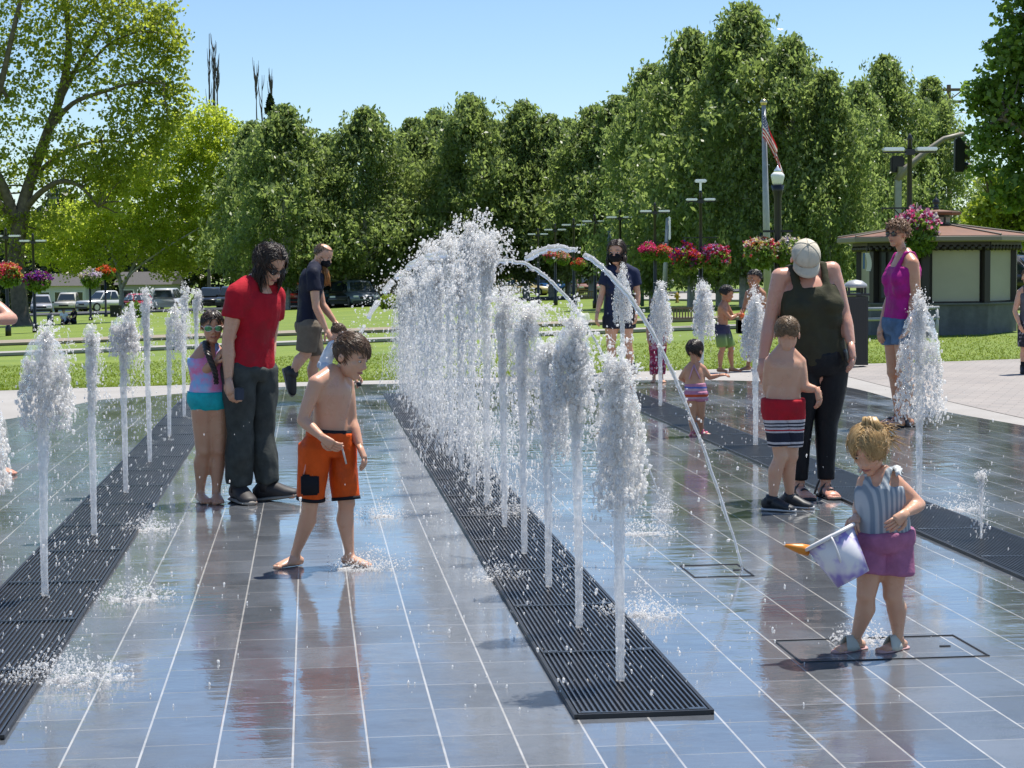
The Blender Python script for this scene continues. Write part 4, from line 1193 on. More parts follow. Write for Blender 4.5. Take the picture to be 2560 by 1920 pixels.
car(730, 772, 'suv', paint('red', (.40, .02, .02)), F+.25, 'red SUV with pale roof between the two adult men')
car(815, 769, 'pickup', paint('teal', (.01, .07, .10)), F+.2, 'dark teal pickup to the right of the bearded man')
car(858, 768, 'suv', paint('black', (.012, .013, .016)), F+.1, 'black car between the teal pickup and the grey blue SUV')
car(893, 767, 'suv', paint('slate', (.12, .15, .19)), F+.35, 'grey blue SUV to the left of the spraying side jet')
car(1310, 755, 'sedan', paint('gold', (.45, .36, .16)), F+1.3, 'yellowish car glimpsed through the fountain spray', Y=150)
car(1400, 752, 'suv', paint('blue', (.03, .10, .25)), F+.8, 'blue car seen under the arching stream', Y=150)
car(1466, 746, 'sedan', paint('copper', (.36, .20, .14)), F+.1, 'copper coloured car behind the distant bench', Y=140)
car(1622, 729, 'van', paint('silver', (.35, .35, .37)), pi/2+.45, 'silver minivan on the driveway right of the masked woman', Y=150)
car(2545, 770, 'sedan', paint('black', (.012, .013, .016)), F+.7, 'dark car at the right edge behind the boy in the vest', Y=62)
car(1050, 762, 'suv', paint('white', (.50, .51, .52)), F+.3, 'white SUV dimly visible behind the left side of the fountain')

# ---- houses and fences across the street
def house(px0, px1, base, eave, ridge, Y, wallm, roofm, label, wins=3):
    a, c = at(px0, base, Y), at(px1, base, Y); z0 = gz((a.x+c.x)/2, Y)-.1; w = c.x-a.x
    b = Vector(((a.x+c.x)/2, Y+3.5, z0)); t = thing('house', b, label, 'house', 'houses across the street')
    ze = at(px0, eave, Y).z-z0; zr = at(px0, ridge, Y).z-z0
    bm = bmesh.new(); box(bm, (0, 0, ze/2), (w, 7, ze)); obj('wall', bm, wallm, t)
    bm = bmesh.new(); e = .5
    v = [bm.verts.new(q) for q in ((-w/2-e, -3.5-e, ze), (w/2+e, -3.5-e, ze), (w/2+e, 3.5+e, ze), (-w/2-e, 3.5+e, ze), (-w/2-e, 0, zr), (w/2+e, 0, zr))]
    for f in ((0, 1, 5, 4), (2, 3, 4, 5), (0, 4, 3), (1, 2, 5), (3, 2, 1, 0)): bm.faces.new([v[i] for i in f])
    obj('roof', bm, roofm, t)
    for i in range(wins):
        x = -w/2+w*(i+.5)/wins; bm = bmesh.new(); box(bm, (x, -3.5, ze*.55), (1.3, .08, 1.3)); f = obj('window', bm, mat('white_trim', (.7, .7, .68), .5), t)
        bm = bmesh.new(); box(bm, (x, -3.55, ze*.55), (1.1, .03, 1.1)); obj('pane', bm, GLASSM, f)
SHINGLE = mat('roof_shingle', (.07, .065, .06), .8, var=.2)
house(90, 215, 790, 715, 685, 185, mat('white_siding', (.55, .56, .56), .7), SHINGLE, 'white sided house in deep shade behind the cream pickup')
house(300, 420, 786, 712, 680, 186, mat('grey_siding', (.33, .34, .35), .7), SHINGLE, 'grey house half hidden behind the maple trunk')
house(790, 960, 772, 706, 682, 190, mat('brown_siding', (.09, .07, .055), .7), SHINGLE, 'brown house with a low roof behind the teal pickup')
house(1360, 1500, 757, 700, 676, 192, mat('tan_siding', (.22, .17, .12), .7), SHINGLE, 'tan house behind the copper car')
def fence(px0, px1, base, top, Y, m, label, gap=.02, pw=.14):
    a, c = at(px0, base, Y), at(px1, base, Y); w = c.x-a.x
    b = Vector((a.x, Y, gz(a.x, Y))); h = at(px0, top, Y).z-b.z; t = thing('board_fence', b, label, 'fence')
    bm = bmesh.new(); n = int(w/(pw+gap))
    for i in range(n): box(bm, ((i+.5)*(pw+gap), 0, h/2), (pw, .03, h*(1 if i % 2 else .985)))
    obj('boards', bm, m, t)
    for z in (.25, .8):
        bm = bmesh.new(); box(bm, (w/2, .04, h*z), (w, .05, .1)); obj('rail', bm, m, t)
fence(925, 1010, 768, 712, 182, mat('fence_brown', (.085, .06, .045), .8, var=.3), 'brown board fence behind the grey blue SUV')
fence(195, 236, 788, 762, 176, mat('fence_pale', (.42, .44, .46), .7), 'pale picket fence between the cream and the white pickup', .12, .12)
# ================================================================== people
WORK = bpy.data.scenes.new('workbench')      # an empty scene in which shapes are fused, removed at the end
def remesh(bm, voxel, smooth=3, name='tmp'):
    me = bpy.data.meshes.new(name); bm.to_mesh(me); bm.free()
    o = bpy.data.objects.new(name, me); WORK.collection.objects.link(o)
    m = o.modifiers.new('r', 'REMESH'); m.mode = 'VOXEL'; m.voxel_size = voxel
    s = o.modifiers.new('s', 'SMOOTH'); s.iterations = smooth; s.factor = 0.5
    WORK.view_layers[0].update(); dg = WORK.view_layers[0].depsgraph
    out = bpy.data.meshes.new_from_object(o.evaluated_get(dg))
    bpy.data.objects.remove(o); bpy.data.meshes.remove(me)
    r = bmesh.new(); r.from_mesh(out); bpy.data.meshes.remove(out)
    return r

def wrinkle(bm, amp, fx=9.0, fz=4.0, seed=0.0, gather=0.0):
    bm.normal_update()
    for v in bm.verts:
        p = v.co
        n = noise.noise(Vector((p.x*fx+seed, p.y*fx, p.z*fz)))*0.7 + noise.noise(Vector((p.x*fx*2.3, p.y*fx*2.3+seed, p.z*fz*2.6+p.x*6)))*0.45
        v.co = p + v.normal*amp*n

SKIN = {}
def skin(tone):
    if tone not in SKIN:
        c = {'fair': (.65, .385, .255), 'tan': (.60, .335, .205), 'brown': (.42, .205, .11), 'pinkish': (.64, .36, .26)}[tone]
        t = NT('skin_'+tone); o = t.coord('Object')
        col = t.mix(t.maprange(t.noise(o, 9, 4), .3, .7, 0, .5), c, (c[0]*.88, c[1]*.72, c[2]*.66))
        rf = t.maprange(t.noise(o, 17, 4), .35, .65, .24, .46)
        col = t.mix(t.maprange(t.noise(o, 3.5, 3), .45, .7, 0, .35), col, (c[0]*.95, c[1]*.62, c[2]*.55))
        t.set(Base_Color=col, Roughness=rf, Subsurface_Weight=.25, Subsurface_Scale=.6, Normal=t.bump(t.noise(o, 130, 3), .06, .004))
        t.p.inputs['Subsurface Radius'].default_value = (.02, .008, .004)
        SKIN[tone] = t.m
    return SKIN[tone]

def cloth(name, col, rough=.85, var=.12, sc=14):
    if 'cloth_'+name in _mats: return _mats['cloth_'+name]
    t = NT('cloth_'+name); o = t.coord('Object')
    wet = t.maprange(t.noise(o, 5.5, 5, .65), .50, .62, 0, 1)       # splashed, darker and shinier patches
    c = t.mix(t.maprange(t.noise(o, sc, 4), .3, .7, 0, 1), tuple(q*(1-var) for q in col), tuple(min(1, q*(1+var)) for q in col))
    c = t.mix(t.math('MULTIPLY', wet, .42), c, tuple(q*.45 for q in col))
    weave = t.noise(o, 150, 2, .6); fold = t.noise(o, 16, 4, .6)
    h = t.math('ADD', t.math('MULTIPLY', weave, .25), t.math('MULTIPLY', fold, 1.2))
    t.set(Base_Color=c, Roughness=t.math('SUBTRACT', rough, t.math('MULTIPLY', wet, .25)), Specular_IOR_Level=.25, Normal=t.bump(h, .45, .012))
    _mats['cloth_'+name] = t.m
    return t.m

def banded(name, stops, rough=.8, axis='z', wob=0.0):
    """cloth with bands along the height of the figure: stops = [(height, colour), ...] rising"""
    t = NT('cloth_'+name); o = t.coord('Object'); x, y, z = t.sep(o)
    if wob: z = t.math('ADD', z, t.math('MULTIPLY', t.math('SUBTRACT', t.noise(o, 6, 2), .5), wob))
    lo, hi = stops[0][0], stops[-1][0]+.02
    f = t.math('DIVIDE', t.math('SUBTRACT', z, lo), hi-lo)
    col = t.ramp(f, [(max(0, (h-lo)/(hi-lo)), c) for h, c in stops], 'CONSTANT')
    col = t.mix(t.maprange(t.noise(o, 20, 3), .35, .7, 0, .25), col, (.03, .03, .03))
    return t.set(Base_Color=col, Roughness=rough, Specular_IOR_Level=.25, Normal=t.bump(t.noise(o, 90, 3), .25, .005))

def hair_mat(name, a, b, rough=.38):
    if name in _mats: return _mats[name]
    t = NT('hair_'+name); gm = t.N.new('ShaderNodeNewGeometry')
    col = t.ramp(gm.outputs['Random Per Island'], [(.05, a), (.95, b)])
    t.set(Base_Color=col, Roughness=rough, Specular_IOR_Level=.45); _mats[name] = t.m
    return t.m

class Fig:
    def __init__(s, root, label, H, tone='fair', w=1.0, cat='person', group=None, limb=1.0):
        s.root = g(*root) if isinstance(root, tuple) else root
        s.Y = s.root.y; s.H = H; s.w = w; s.limb = limb; s.k = 1/ppm(s.Y)
        s.t = thing('person', s.root, label, cat, group)
        s.skin = skin(tone); s.bm = bmesh.new(); s.extra = bmesh.new(); s.J = {}
    def P(s, x, y, dy=0.0): return at(x, y, s.Y+dy) - s.root
    def joints(s, **k):
        for n, v in k.items():
            s.J[n] = [s.P(*q) for q in v] if isinstance(v, list) else s.P(*v)
        return s
    # ---- trunk -------------------------------------------------------
    def sections(s, off=0.0, t0=-.16, t1=1.06, wide=1.0):
        J = s.J; H = s.H*s.w; hip = (J['hip'][0]+J['hip'][1])/2; nk = J['neck']
        sh = (J['sh'][0]+J['sh'][1])/2
        hs = (J['hip'][1]-J['hip'][0]); hs.z = 0; hs.normalize(); ss = (J['sh'][1]-J['sh'][0]); ss.normalize()
        shw = (J['sh'][1]-J['sh'][0]).length/2
        tab = [(-.16, .070, .055), (-.05, .092, .066), (.04, .096, .066), (.22, .088, .060), (.42, .080, .056), (.62, .088, .062), (.78, .096, .066), (.89, .094, .060), (.96, .075, .050), (1.06, .036, .036)]
        tab = s.tab if hasattr(s, 'tab') else tab
        pts, A, B, S = [], [], [], []
        bow = getattr(s, 'bow', 0.0)
        fw = ss.cross(Vector((0, 0, 1))); 
        for t, a, b in tab:
            if t < t0-.001 or t > t1+.001: continue
            p = hip.lerp(nk, t)
            q = hip.lerp(sh, t)
            p = p.lerp(q, .35 if t < 1 else 0) - fw*bow*sin(pi*max(0, min(1, t)))
            pts.append(p); A.append((a*H+off)*wide); B.append(b*H+off); S.append(hs.lerp(ss, max(0, min(1, t))).normalized())
        return pts, A, B, S
    def trunk(s):
        pts, A, B, S = s.sections()
        tube(s.bm, pts, A, 20, True, S, B)
        J = s.J; H = s.H*s.limb
        for i in (0, 1):
            ball(s.bm, J['sh'][i], .033*H)
            m = J['neck'].lerp(J['sh'][i], .45)+Vector((0, 0, .012*H))
            tube(s.bm, [J['neck']+Vector((0, 0, .03*H)), m, J['sh'][i]], [.028*H, .033*H, .032*H], 12)
            ball(s.bm, J['hip'][i]-Vector((0, 0, .015*H)), .052*H*s.w)
        return s
    def arm(s, i, el, wr, hand, grip=.5, palm=None, fk=1.0):
        """upper arm, forearm and a five fingered hand; all photograph pixels with depth offsets"""
        a = s.J['sh'][i]; e = s.P(*el); w = s.P(*wr); h = s.P(*hand); H = s.H*s.limb*fk
        m = a.lerp(e, .5); n = e.lerp(w, .35)
        tube(s.bm, [a, a.lerp(e, .25), m, e], [.031*H, .031*H, .029*H, .023*H], 12)
        ball(s.bm, e, .0235*H)
        tube(s.bm, [e, n, e.lerp(w, .75), w], [.0235*H, .0245*H, .019*H, .0155*H], 12)
        s.hand(w, h, grip, palm, i)
        s.J.setdefault('el', {})[i] = e; s.J.setdefault('wr', {})[i] = w
        return s
    def hand(s, w, h, grip, palm, i):
        H = s.H*s.limb; hl = .105*s.H*(1.0 if s.H > 1.4 else 1.02)
        d = (h-w).normalized()
        nrm = Vector(palm) if palm else Vector((0, 1 if True else 0, 0))
        nrm = (nrm - d*nrm.dot(d))
        if nrm.length < .1: nrm = perp(d)[0]
        nrm.normalize(); sd = d.cross(nrm).normalized()*(1 if i == 0 else -1)
        pl = hl*.50; E = s.extra
        tube(E, [w-d*.012*s.H, w+d*pl*.35, w+d*pl*.8, w+d*pl*1.02], [.0155*H, .020*H, .0235*H, .021*H], 12, True, sd, [.0135*H, .012*H, .011*H, .0085*H])
        fl = [.40, .48, .46, .37]; base = [-.75, -.26, .24, .70]
        for f in range(4):
            p = w+d*pl*.95+sd*base[f]*.021*H; L = hl*fl[f]*1.05; q = [p]; ang = 0.15; dd = d+sd*base[f]*.10
            for sg in range(3):
                ang += grip*(.55+.15*sg)
                u = (dd.normalized()*cos(ang)+nrm*sin(ang)); q.append(q[-1]+u*L*(.42, .32, .26)[sg])
            tube(E, q, [.0062*H, .0060*H, .0054*H, .0042*H], 8)
            ball(E, q[-1], .0043*H, 8, 6)
        p = w+d*pl*.25-sd*.017*H; u = (d*.65-sd*.75+nrm*.35).normalized(); q = [p, p+u*hl*.20, p+u*hl*.20+(d*.9-sd*.25+nrm*.4).normalized()*hl*.17, p+u*hl*.20+(d*.9-sd*.1+nrm*.55).normalized()*hl*.30]
        tube(E, q, [.0085*H, .0078*H, .0066*H, .005*H], 8); ball(E, q[-1], .005*H, 8, 6)
    def leg(s, i, kn, an, foot=(0, -1), kind='bare', lift=None, pitch=0.0, fk=1.0):
        a = s.J['hip'][i]; k = s.P(*kn); n = s.P(*an); H = s.H*s.limb*fk; w = s.w
        if lift is None: n.z = s.ankz(); n_ = n
        f = Vector((foot[0], foot[1], 0)).normalized()
        bk = -f
        tube(s.bm, [a-Vector((0, 0, .005*H)), a.lerp(k, .3), a.lerp(k, .7), k], [.056*H*w, .053*H*w, .042*H, .034*H], 14)
        ball(s.bm, k+f*.004*H, .034*H)
        c = k.lerp(n, .32)+bk*.012*H
        tube(s.bm, [k, k.lerp(n, .12)+bk*.004*H, c, k.lerp(n, .62)+bk*.006*H, n.lerp(k, .08), n], [.033*H, .032*H, .0365*H, .028*H, .020*H, .021*H], 14)
        s.J.setdefault('kn', {})[i] = k; s.J.setdefault('an', {})[i] = n
        s.foot(n, f, kind, pitch, lift, i)
        return s
    def ankz(s): return .048*s.H
    def foot(s, n, f, kind, pitch, lift, i):
        H = s.H; L = .148*H; sd = f.cross(Vector((0, 0, 1))); 
        dn = Vector((0, 0, -1))
        if lift is not None: f = Vector(lift).normalized(); dn = (Vector((0, 0, -1))-f*f.dot(Vector((0, 0, -1))));  dn = Vector(f.cross(sd)) if dn.length < .2 else dn.normalized()
        elif pitch: 
            c, q = cos(pitch), sin(pitch); f, dn = f*c+Vector((0, 0, 1))*q, Vector((0, 0, -1))*c+f*q
        sd = f.cross(dn).normalized()
        az = s.ankz(); heel = n+dn*az-f*L*.27
        if lift is None and pitch == 0: heel.z = 0
        up = -dn
        def at_(t, h): return heel+f*(L*t)+up*(h*H)
        E = s.bm if kind == 'bare' else s.extra
        prof = [(.02, .018, .017, .016), (.12, .022, .021, .021), (.30, .024, .021, .024), (.52, .020, .024, .019), (.74, .014, .028, .013), (.90, .010, .026, .0095)]
        tube(E, [at_(t, h) for t, h, a, b in prof], [a*H for t, h, a, b in prof], 14, True, sd, [b*H for t, h, a, b in prof])
        tube(E, [n+up*.02*H, n, at_(.20, .022)], [.019*H, .021*H, .021*H], 12)
        for j in range(5):
            y = (-.9+.45*j)*.021*H*(1 if i == 1 else -1)
            r = (.0105, .0078, .0072, .0066, .006)[j]*H; tt = (.955, .965, .945, .92, .885)[j]
            p = at_(tt, .008)+sd*y
            tube(s.extra, [p-f*L*.10, p, p+f*L*.045], [r*.9, r, r*.75], 8); 
        if kind == 'shoe' or kind == 'trainer':
            bm = bmesh.new()
            pr = [(-.06, .030, .021, .022), (.08, .036, .028, .034), (.30, .040, .028, .036), (.50, .034, .030, .030), (.75, .022, .034, .022), (.97, .016, .029, .016), (1.08, .013, .014, .010)]
            tube(bm, [at_(t, h) for t, h, a, b in pr], [a*H for t, h, a, b in pr], 16, True, sd, [b*H for t, h, a, b in pr])
            tube(bm, [n+up*.030*H, at_(.22, .036)], [.030*H, .030*H], 14)
            sh = obj('shoe', bm, s.shoe, s.t, True)
            bm = bmesh.new(); pr = [(-.09, .020), (.0, .029), (.25, .029), (.5, .031), (.75, .035), (.98, .029), (1.11, .012)]
            tube(bm, [at_(t, .008) for t, a in pr], [a*H for t, a in pr], 16, True, sd, [.0085*H]*len(pr)); obj('sole', bm, s.sole, sh, True)
        if kind == 'sandal':
            bm = bmesh.new(); pr = [(-.08, .016), (.0, .025), (.25, .025), (.5, .028), (.75, .033), (.98, .028), (1.08, .014)]
            tube(bm, [at_(t, .004) for t, a in pr], [a*H for t, a in pr], 16, True, sd, [.0075*H]*len(pr)); so = obj('sandal_sole', bm, s.sole, s.t, True)
            bm = bmesh.new()
            for t0, t1, hh, ww in s.straps:
                A = [at_(t0+(t1-t0)*q, .006+hh*sin(pi*q))+sd*(-.029+.058*q)*H for q in [z/10 for z in range(11)]]
                tube(bm, A, [.010*ww*H]*11, 8, True, [f]*11, [.0035*H]*11)
            obj('strap', bm, s.shoe, s.t, True)
    # ---- head --------------------------------------------------------
    def head(s, x, y, dy, hh, yaw, pitch=0.0, roll=0.0, features=True):
        s.hc = s.P(x, y, dy); s.hh = hh*s.k; s.fwd = Vector((sin(radians(yaw)), -cos(radians(yaw)), 0))
        q = Euler((radians(0), 0, radians(yaw)), 'XYZ').to_matrix()
        M = q @ Matrix.Rotation(radians(pitch), 3, 'X') @ Matrix.Rotation(radians(roll), 3, 'Y')
        # local face frame: x to the image right of the face, -y forward, z up
        s.HM = M
        def L(a, b, c): return s.hc + M @ (Vector((a, -b, c))*s.hh)
        s.L = L; h = s.hh
        bm = bmesh.new()
        ball(bm, L(0, -.05, .13), (.335*h, .415*h, .37*h), 24, 16, M)
        ball(bm, L(0, .08, -.14), (.275*h, .30*h, .34*h), 20, 14, M)
        ball(bm, L(0, .24, -.39), (.13*h, .115*h, .10*h), 14, 10, M)
        for sx in (-1, 1):
            ball(bm, L(sx*.16, .22, -.10), (.105*h, .10*h, .10*h), 12, 8, M)
            ball(bm, L(sx*.35, -.06, -.05), (.035*h, .085*h, .115*h), 12, 8, M)
            ball(bm, L(sx*.15, .31, .075), (.10*h, .05*h, .035*h), 10, 8, M)
        tube(bm, [L(0, .33, .05), L(0, .385, -.05), L(0, .43, -.125)], [.035*h, .04*h, .055*h], 10)
        for sx in (-1, 1): ball(bm, L(sx*.045, .39, -.14), .04*h, 8, 6)
        ball(bm, L(0, .335, -.245), (.085*h, .05*h, .035*h), 10, 8, M); ball(bm, L(0, .325, -.285), (.075*h, .045*h, .035*h), 10, 8, M)
        nk = s.J['neck']; r = .145*h if s.H < 1.35 else .185*h
        r *= getattr(s, 'neckw', 1)
        tube(bm, [L(0, -.10, -.15), L(0, -.09, -.38), nk+(L(0, -.1, -.4)-nk)*.35, nk-Vector((0, 0, .02*s.H))], [r*1.2, r, r, r*1.25], 14)
        b2 = remesh(bm, h/42, 4)
        me = bpy.data.meshes.new('t'); b2.to_mesh(me); b2.free(); s.extra.from_mesh(me); bpy.data.meshes.remove(me)
        if features:
            for sx in (-1, 1):
                bm = bmesh.new(); ball(bm, L(sx*.145, .315, .015), (.052*h, .030*h, .026*h), 12, 8, M); e = obj('eye', bm, mat('eye_white', (.62, .58, .54), .3), s.t, True)
                bm = bmesh.new(); ball(bm, L(sx*.145, .338, .012), (.026*h, .012*h, .024*h), 10, 8, M); obj('iris', bm, mat('iris', (.03, .02, .015), .2), e, True)
                bm = bmesh.new(); tube(bm, [L(sx*.07, .370, .112), L(sx*.15, .358, .122), L(sx*.235, .30, .095)], [.008*h, .012*h, .006*h], 6); obj('eyebrow', bm, s.browm, s.t, True)
            bm = bmesh.new(); tube(bm, [L(-.10, .335, -.262), L(-.04, .378, -.258), L(0, .380, -.263), L(.04, .378, -.258), L(.10, .335, -.262)], [.012*h, .022*h, .022*h, .022*h, .012*h], 8); obj('mouth', bm, mat('lips', (.36, .12, .10), .4), s.t, True)
        return s
    browm = hair_mat('brow', (.03, .02, .012), (.07, .045, .03))
    def body(s):
        s.trunk_done = True
        b = remesh(s.bm, max(.0075, s.H/150), 4)
        me = bpy.data.meshes.new('t'); s.extra.to_mesh(me); s.extra.free(); b.from_mesh(me); bpy.data.meshes.remove(me)
        obj('body', b, s.skin, s.t, True)
        return s
    # ---- hair: a close cap with many locks combed over it ---------------------
    def hair(s, m, length, n=420, thick=.016, gravity=.5, comb=(0, 0, 0), front=.50, side=-.25, back=-.55, wave=.0, cap=1.045, jitter=.25, lift=.35, part=0.0, r0=1.0, bald=None, vol=.07):
        h = s.hh; M = s.HM; L = s.L
        def ok(v):
            a, f, u = v
            if f > .25: return u > front + .25*(abs(a) > .62)*(-1)*.5 - .10*max(0, f-.6)
            if f > -.15: return u > side + (front-side)*max(0, (f+.15)/.4)**1.0
            return u > back
        c = Vector((0, .05, .13)); R = Vector((.335, .415, .37))
        bm = bmesh.new()
        vs = ball(bm, (0, 0, 0), 1, 40, 28)
        kill = []
        for v in vs:
            a, b_, u = v.co; f = -b_
            if not ok((a, f, u)) or (bald and bald((a, f, u))): kill.append(v)
            else:
                nn = 1+.03*noise.noise(v.co*5)
                q = Vector((a*R.x, b_*R.y, u*R.z))*cap*nn + c
                v.co = s.hc + M @ (q*h)
        bmesh.ops.delete(bm, geom=kill, context='VERTS')
        rnd = random.Random(int(s.hc.x*1000)+n)
        made = 0
        while made < n:
            v = Vector((rnd.gauss(0, 1), rnd.gauss(0, 1), rnd.gauss(0, 1))).normalized(); a, b_, u = v; f = -b_
            if not ok((a, f, u)) or (bald and bald((a, f, u))): continue
            made += 1; fly = rnd.random() < .13; vol_ = vol*(2.6 if fly else 1)
            p = Vector((a*R.x, b_*R.y, u*R.z))*cap*.99 + c
            nrm = Vector((a/R.x, b_/R.y, u/R.z)).normalized()
            ll = length*(1+jitter*rnd.uniform(-1, 1))
            if isinstance(part, (int, float)) and part: pass
            cm = Vector(comb); cm = Vector((cm.x + (0.5*(1 if a > part else -1) if abs(comb[0]) < 1e-6 and gravity > .3 else 0), cm.y, cm.z))
            d = (nrm*lift + cm + Vector((rnd.gauss(0, 1), rnd.gauss(0, 1), rnd.gauss(0, 1)))*jitter*.8)
            d = (d - nrm*min(0, d.dot(nrm)-.10)).normalized()
            down = M.transposed() @ Vector((0, 0, -1))
            pts = [p]; ns = 7; ph = rnd.uniform(0, 6.28)
            for i in range(ns):
                d = (d + down*gravity*(.35) ).normalized()
                if fly: d = (d + Vector((rnd.gauss(0, 1), rnd.gauss(0, 1), rnd.gauss(0, 1)))*.22).normalized()
                if wave: d = (d + Vector((sin(ph+i*1.9), cos(ph+i*1.7), sin(ph*2+i*2.1)))*wave).normalized()
                q = pts[-1] + d*ll/ns
                # keep locks outside the skull
                e = q-c; rr = sqrt((e.x/R.x)**2+(e.y/R.y)**2+(e.z/R.z)**2)
                lim = cap*1.005; hi = lim + vol_*(.25+.75*(i+1)/ns)
                if q.z > -.12 or (q.y > .12 and q.z > -.3):
                    if rr < lim: q = c+e*(lim/max(rr, .2))
                    elif rr > hi: q = c+e*(hi/rr)
                else:
                    e2 = Vector((e.x, e.y, 0)); r2 = sqrt((e2.x/R.x)**2+(e2.y/R.y)**2)
                    if r2 > 1.05+vol*2.2: q = Vector((c.x+e2.x*(1.05+vol*2.2)/r2, c.y+e2.y*(1.05+vol*2.2)/r2, q.z))
                d = (q-pts[-1]).normalized()
                pts.append(q)
            tr = thick*r0*(.42 if fly else 1)
            tube(bm, [s.hc + M @ (q*h) for q in pts], [tr*h*(1, 1.05, 1, .95, .85, .7, .5, .2)[i] for i in range(8)], 5)
        obj('hair', bm, m, s.t, True)
        return s
    # ---- clothes -----------------------------------------------------
    def top(s, name, m, t0=-.02, t1=.99, off=.010, sleeve=.5, slv=.014, straps=0, wr=.007, flare=0.0, wide=1.0, seed=0.0, bust=0.0):
        bm = bmesh.new(); H = s.H*s.limb; J = s.J; off = off*s.H/1.7
        pts, A, B, S = s.sections(off, t0-.12, t1, wide)
        # cut the first section at the hem
        hip = (J['hip'][0]+J['hip'][1])/2; nk = J['neck']
        keep = [i for i in range(len(pts)) if (pts[i]-hip).dot((nk-hip).normalized())/(nk-hip).length >= t0-.001]
        pts, A, B, S = [pts[i] for i in keep], [A[i] for i in keep], [B[i] for i in keep], [S[i] for i in keep]
        p0 = hip.lerp(nk, t0); pts.insert(0, p0); A.insert(0, A[0]*(1+flare)); B.insert(0, B[0]*(1+flare)); S.insert(0, S[0])
        tube(bm, pts, A, 22, True, S, B)
        for i in (0, 1):
            a = J['sh'][i]
            if sleeve > 0:
                ball(bm, a, .033*H+off)
                mdl = J['neck'].lerp(a, .45)+Vector((0, 0, .012*H)); tube(bm, [J['neck']+Vector((0, 0, -.006*H)), mdl, a], [.036*H+off*.5, .034*H+off, .033*H+off], 14)
                if i in J.get('el', {}):
                    e = J['el'][i]; q = a.lerp(e, min(1, sleeve)); slo = slv*s.H/1.7
                    tube(bm, [a, a.lerp(q, .5), q], [.033*H+off, .032*H+slo, .030*H+slo*1.25], 14)
            elif straps:
                d = J['neck'].lerp(a, .60)+Vector((0, 0, .042*H)); ss = (J['sh'][1]-J['sh'][0]).normalized(); fw = ss.cross(Vector((0, 0, 1)))
                c = hip.lerp(nk, .80); cx = (a-J['neck'])*.55; cx.z = 0
                tube(bm, [c+cx-fw*-.0+fw*.062*H*s.w, d+fw*.02*H, d-fw*.02*H, c+cx-fw*.062*H*s.w], [.016*H*straps]*4, 8, True, [ss]*4, [.009*H]*4)
        if bust:
            ss = (J['sh'][1]-J['sh'][0]).normalized(); fw = ss.cross(Vector((0, 0, 1))).normalized()*-1
            if fw.dot(s.fwd) < 0: fw = -fw
            for q in (-1, 1):
                c = hip.lerp(nk, .68)+ss*q*.045*H*s.w+fw*.040*H*s.w
                ball(bm, c, (.046*H*s.w*bust, .046*H*s.w*bust, .042*H*bust), 14, 10); ball(bm, c-Vector((0, 0, .05*H))-fw*.012*H, .046*H*s.w*bust)
        b = remesh(bm, max(.0075, s.H/150), 5 if bust else 3); wrinkle(b, wr, seed=seed)
        return obj(name, b, m, s.t, True)
    def bottoms(s, name, m, legs=.5, off=.018, waist=.10, flare=0.0, wr=.006, hem=1.0, seed=3.0, hemr=None):
        H = s.H*s.limb; J = s.J; w = s.w; off = off*s.H/1.7
        hip = (J['hip'][0]+J['hip'][1])/2; nk = J['neck']; out = bmesh.new()
        for i in (0, 1):
            bm = bmesh.new()
            pts, A, B, S = s.sections(off*.9+.004, -.16, waist)
            pts.append(hip.lerp(nk, waist)); A.append(A[-1]*.99); B.append(B[-1]*.99); S.append(S[-1])
            tube(bm, pts, A, 22, True, S, B)
            a = J['hip'][i]; k = J['kn'][i]; n = J['an'][i]
            oth = J['hip'][1-i]; a = a.lerp(oth, -.06)
            ball(bm, a-Vector((0, 0, .015*H)), .054*H*w+off*.7)
            if legs <= 1:
                q = a.lerp(k, legs); r1 = .057*H*w+off*.7; r2 = (.057+(.038-.057)*legs)*H*w+off*(1+flare)
                tube(bm, [a, a.lerp(q, .5), q], [r1, (r1+r2)/2, r2], 18)
            else:
                q = k.lerp(n, legs-1); f = hem
                tube(bm, [a, a.lerp(k, .5), k, k.lerp(q, .4), q], [.057*H*w+off*.7, .048*H*w+off, .036*H+off, .036*H*f+off, .030*H*f+off], 18)
            b = remesh(bm, max(.0075, s.H/150), 3); wrinkle(b, wr, seed=seed+i*4.7)
            me = bpy.data.meshes.new('t'); b.to_mesh(me); b.free(); out.from_mesh(me); bpy.data.meshes.remove(me)
        return obj(name, out, m, s.t, True)
    def glasses(s, lens, frame, r=.088):
        h = s.hh; L = s.L; bm = bmesh.new()
        for sx in (-1, 1):
            c = [L(sx*.155+r*1.25*cos(q)*1.0, .375-.02*abs(cos(q))-(.045 if sx*cos(q) > .5 else 0), .005+r*.92*sin(q)) for q in [z*2*pi/14 for z in range(15)]]
            tube(bm, c, .014*h, 6, False)
            tube(bm, [L(sx*.27, .31, .03), L(sx*.345, .05, .03), L(sx*.35, -.08, .01)], .013*h, 6)
        tube(bm, [L(-.05, .385, .03), L(0, .40, .035), L(.05, .385, .03)], .014*h, 6)
        o = obj('sunglasses', bm, frame, s.t, True)
        for sx in (-1, 1):
            bm = bmesh.new(); ball(bm, L(sx*.155, .362, .005), (r*1.2*h, .016*h, r*.9*h), 14, 8, s.HM); obj('lens', bm, lens, o, True)
    def mask(s, m):
        h = s.hh; L = s.L; bm = bmesh.new()
        ball(bm, L(0, .20, -.20), (.285*h, .262*h, .225*h), 20, 14, s.HM)
        for sx in (-1, 1):
            tube(bm, [L(sx*.22, .25, -.12), L(sx*.33, 0, -.02)], .01*h, 5); tube(bm, [L(sx*.22, .2, -.3), L(sx*.33, -.03, -.1)], .01*h, 5)
        obj('face_mask', bm, m, s.t, True)
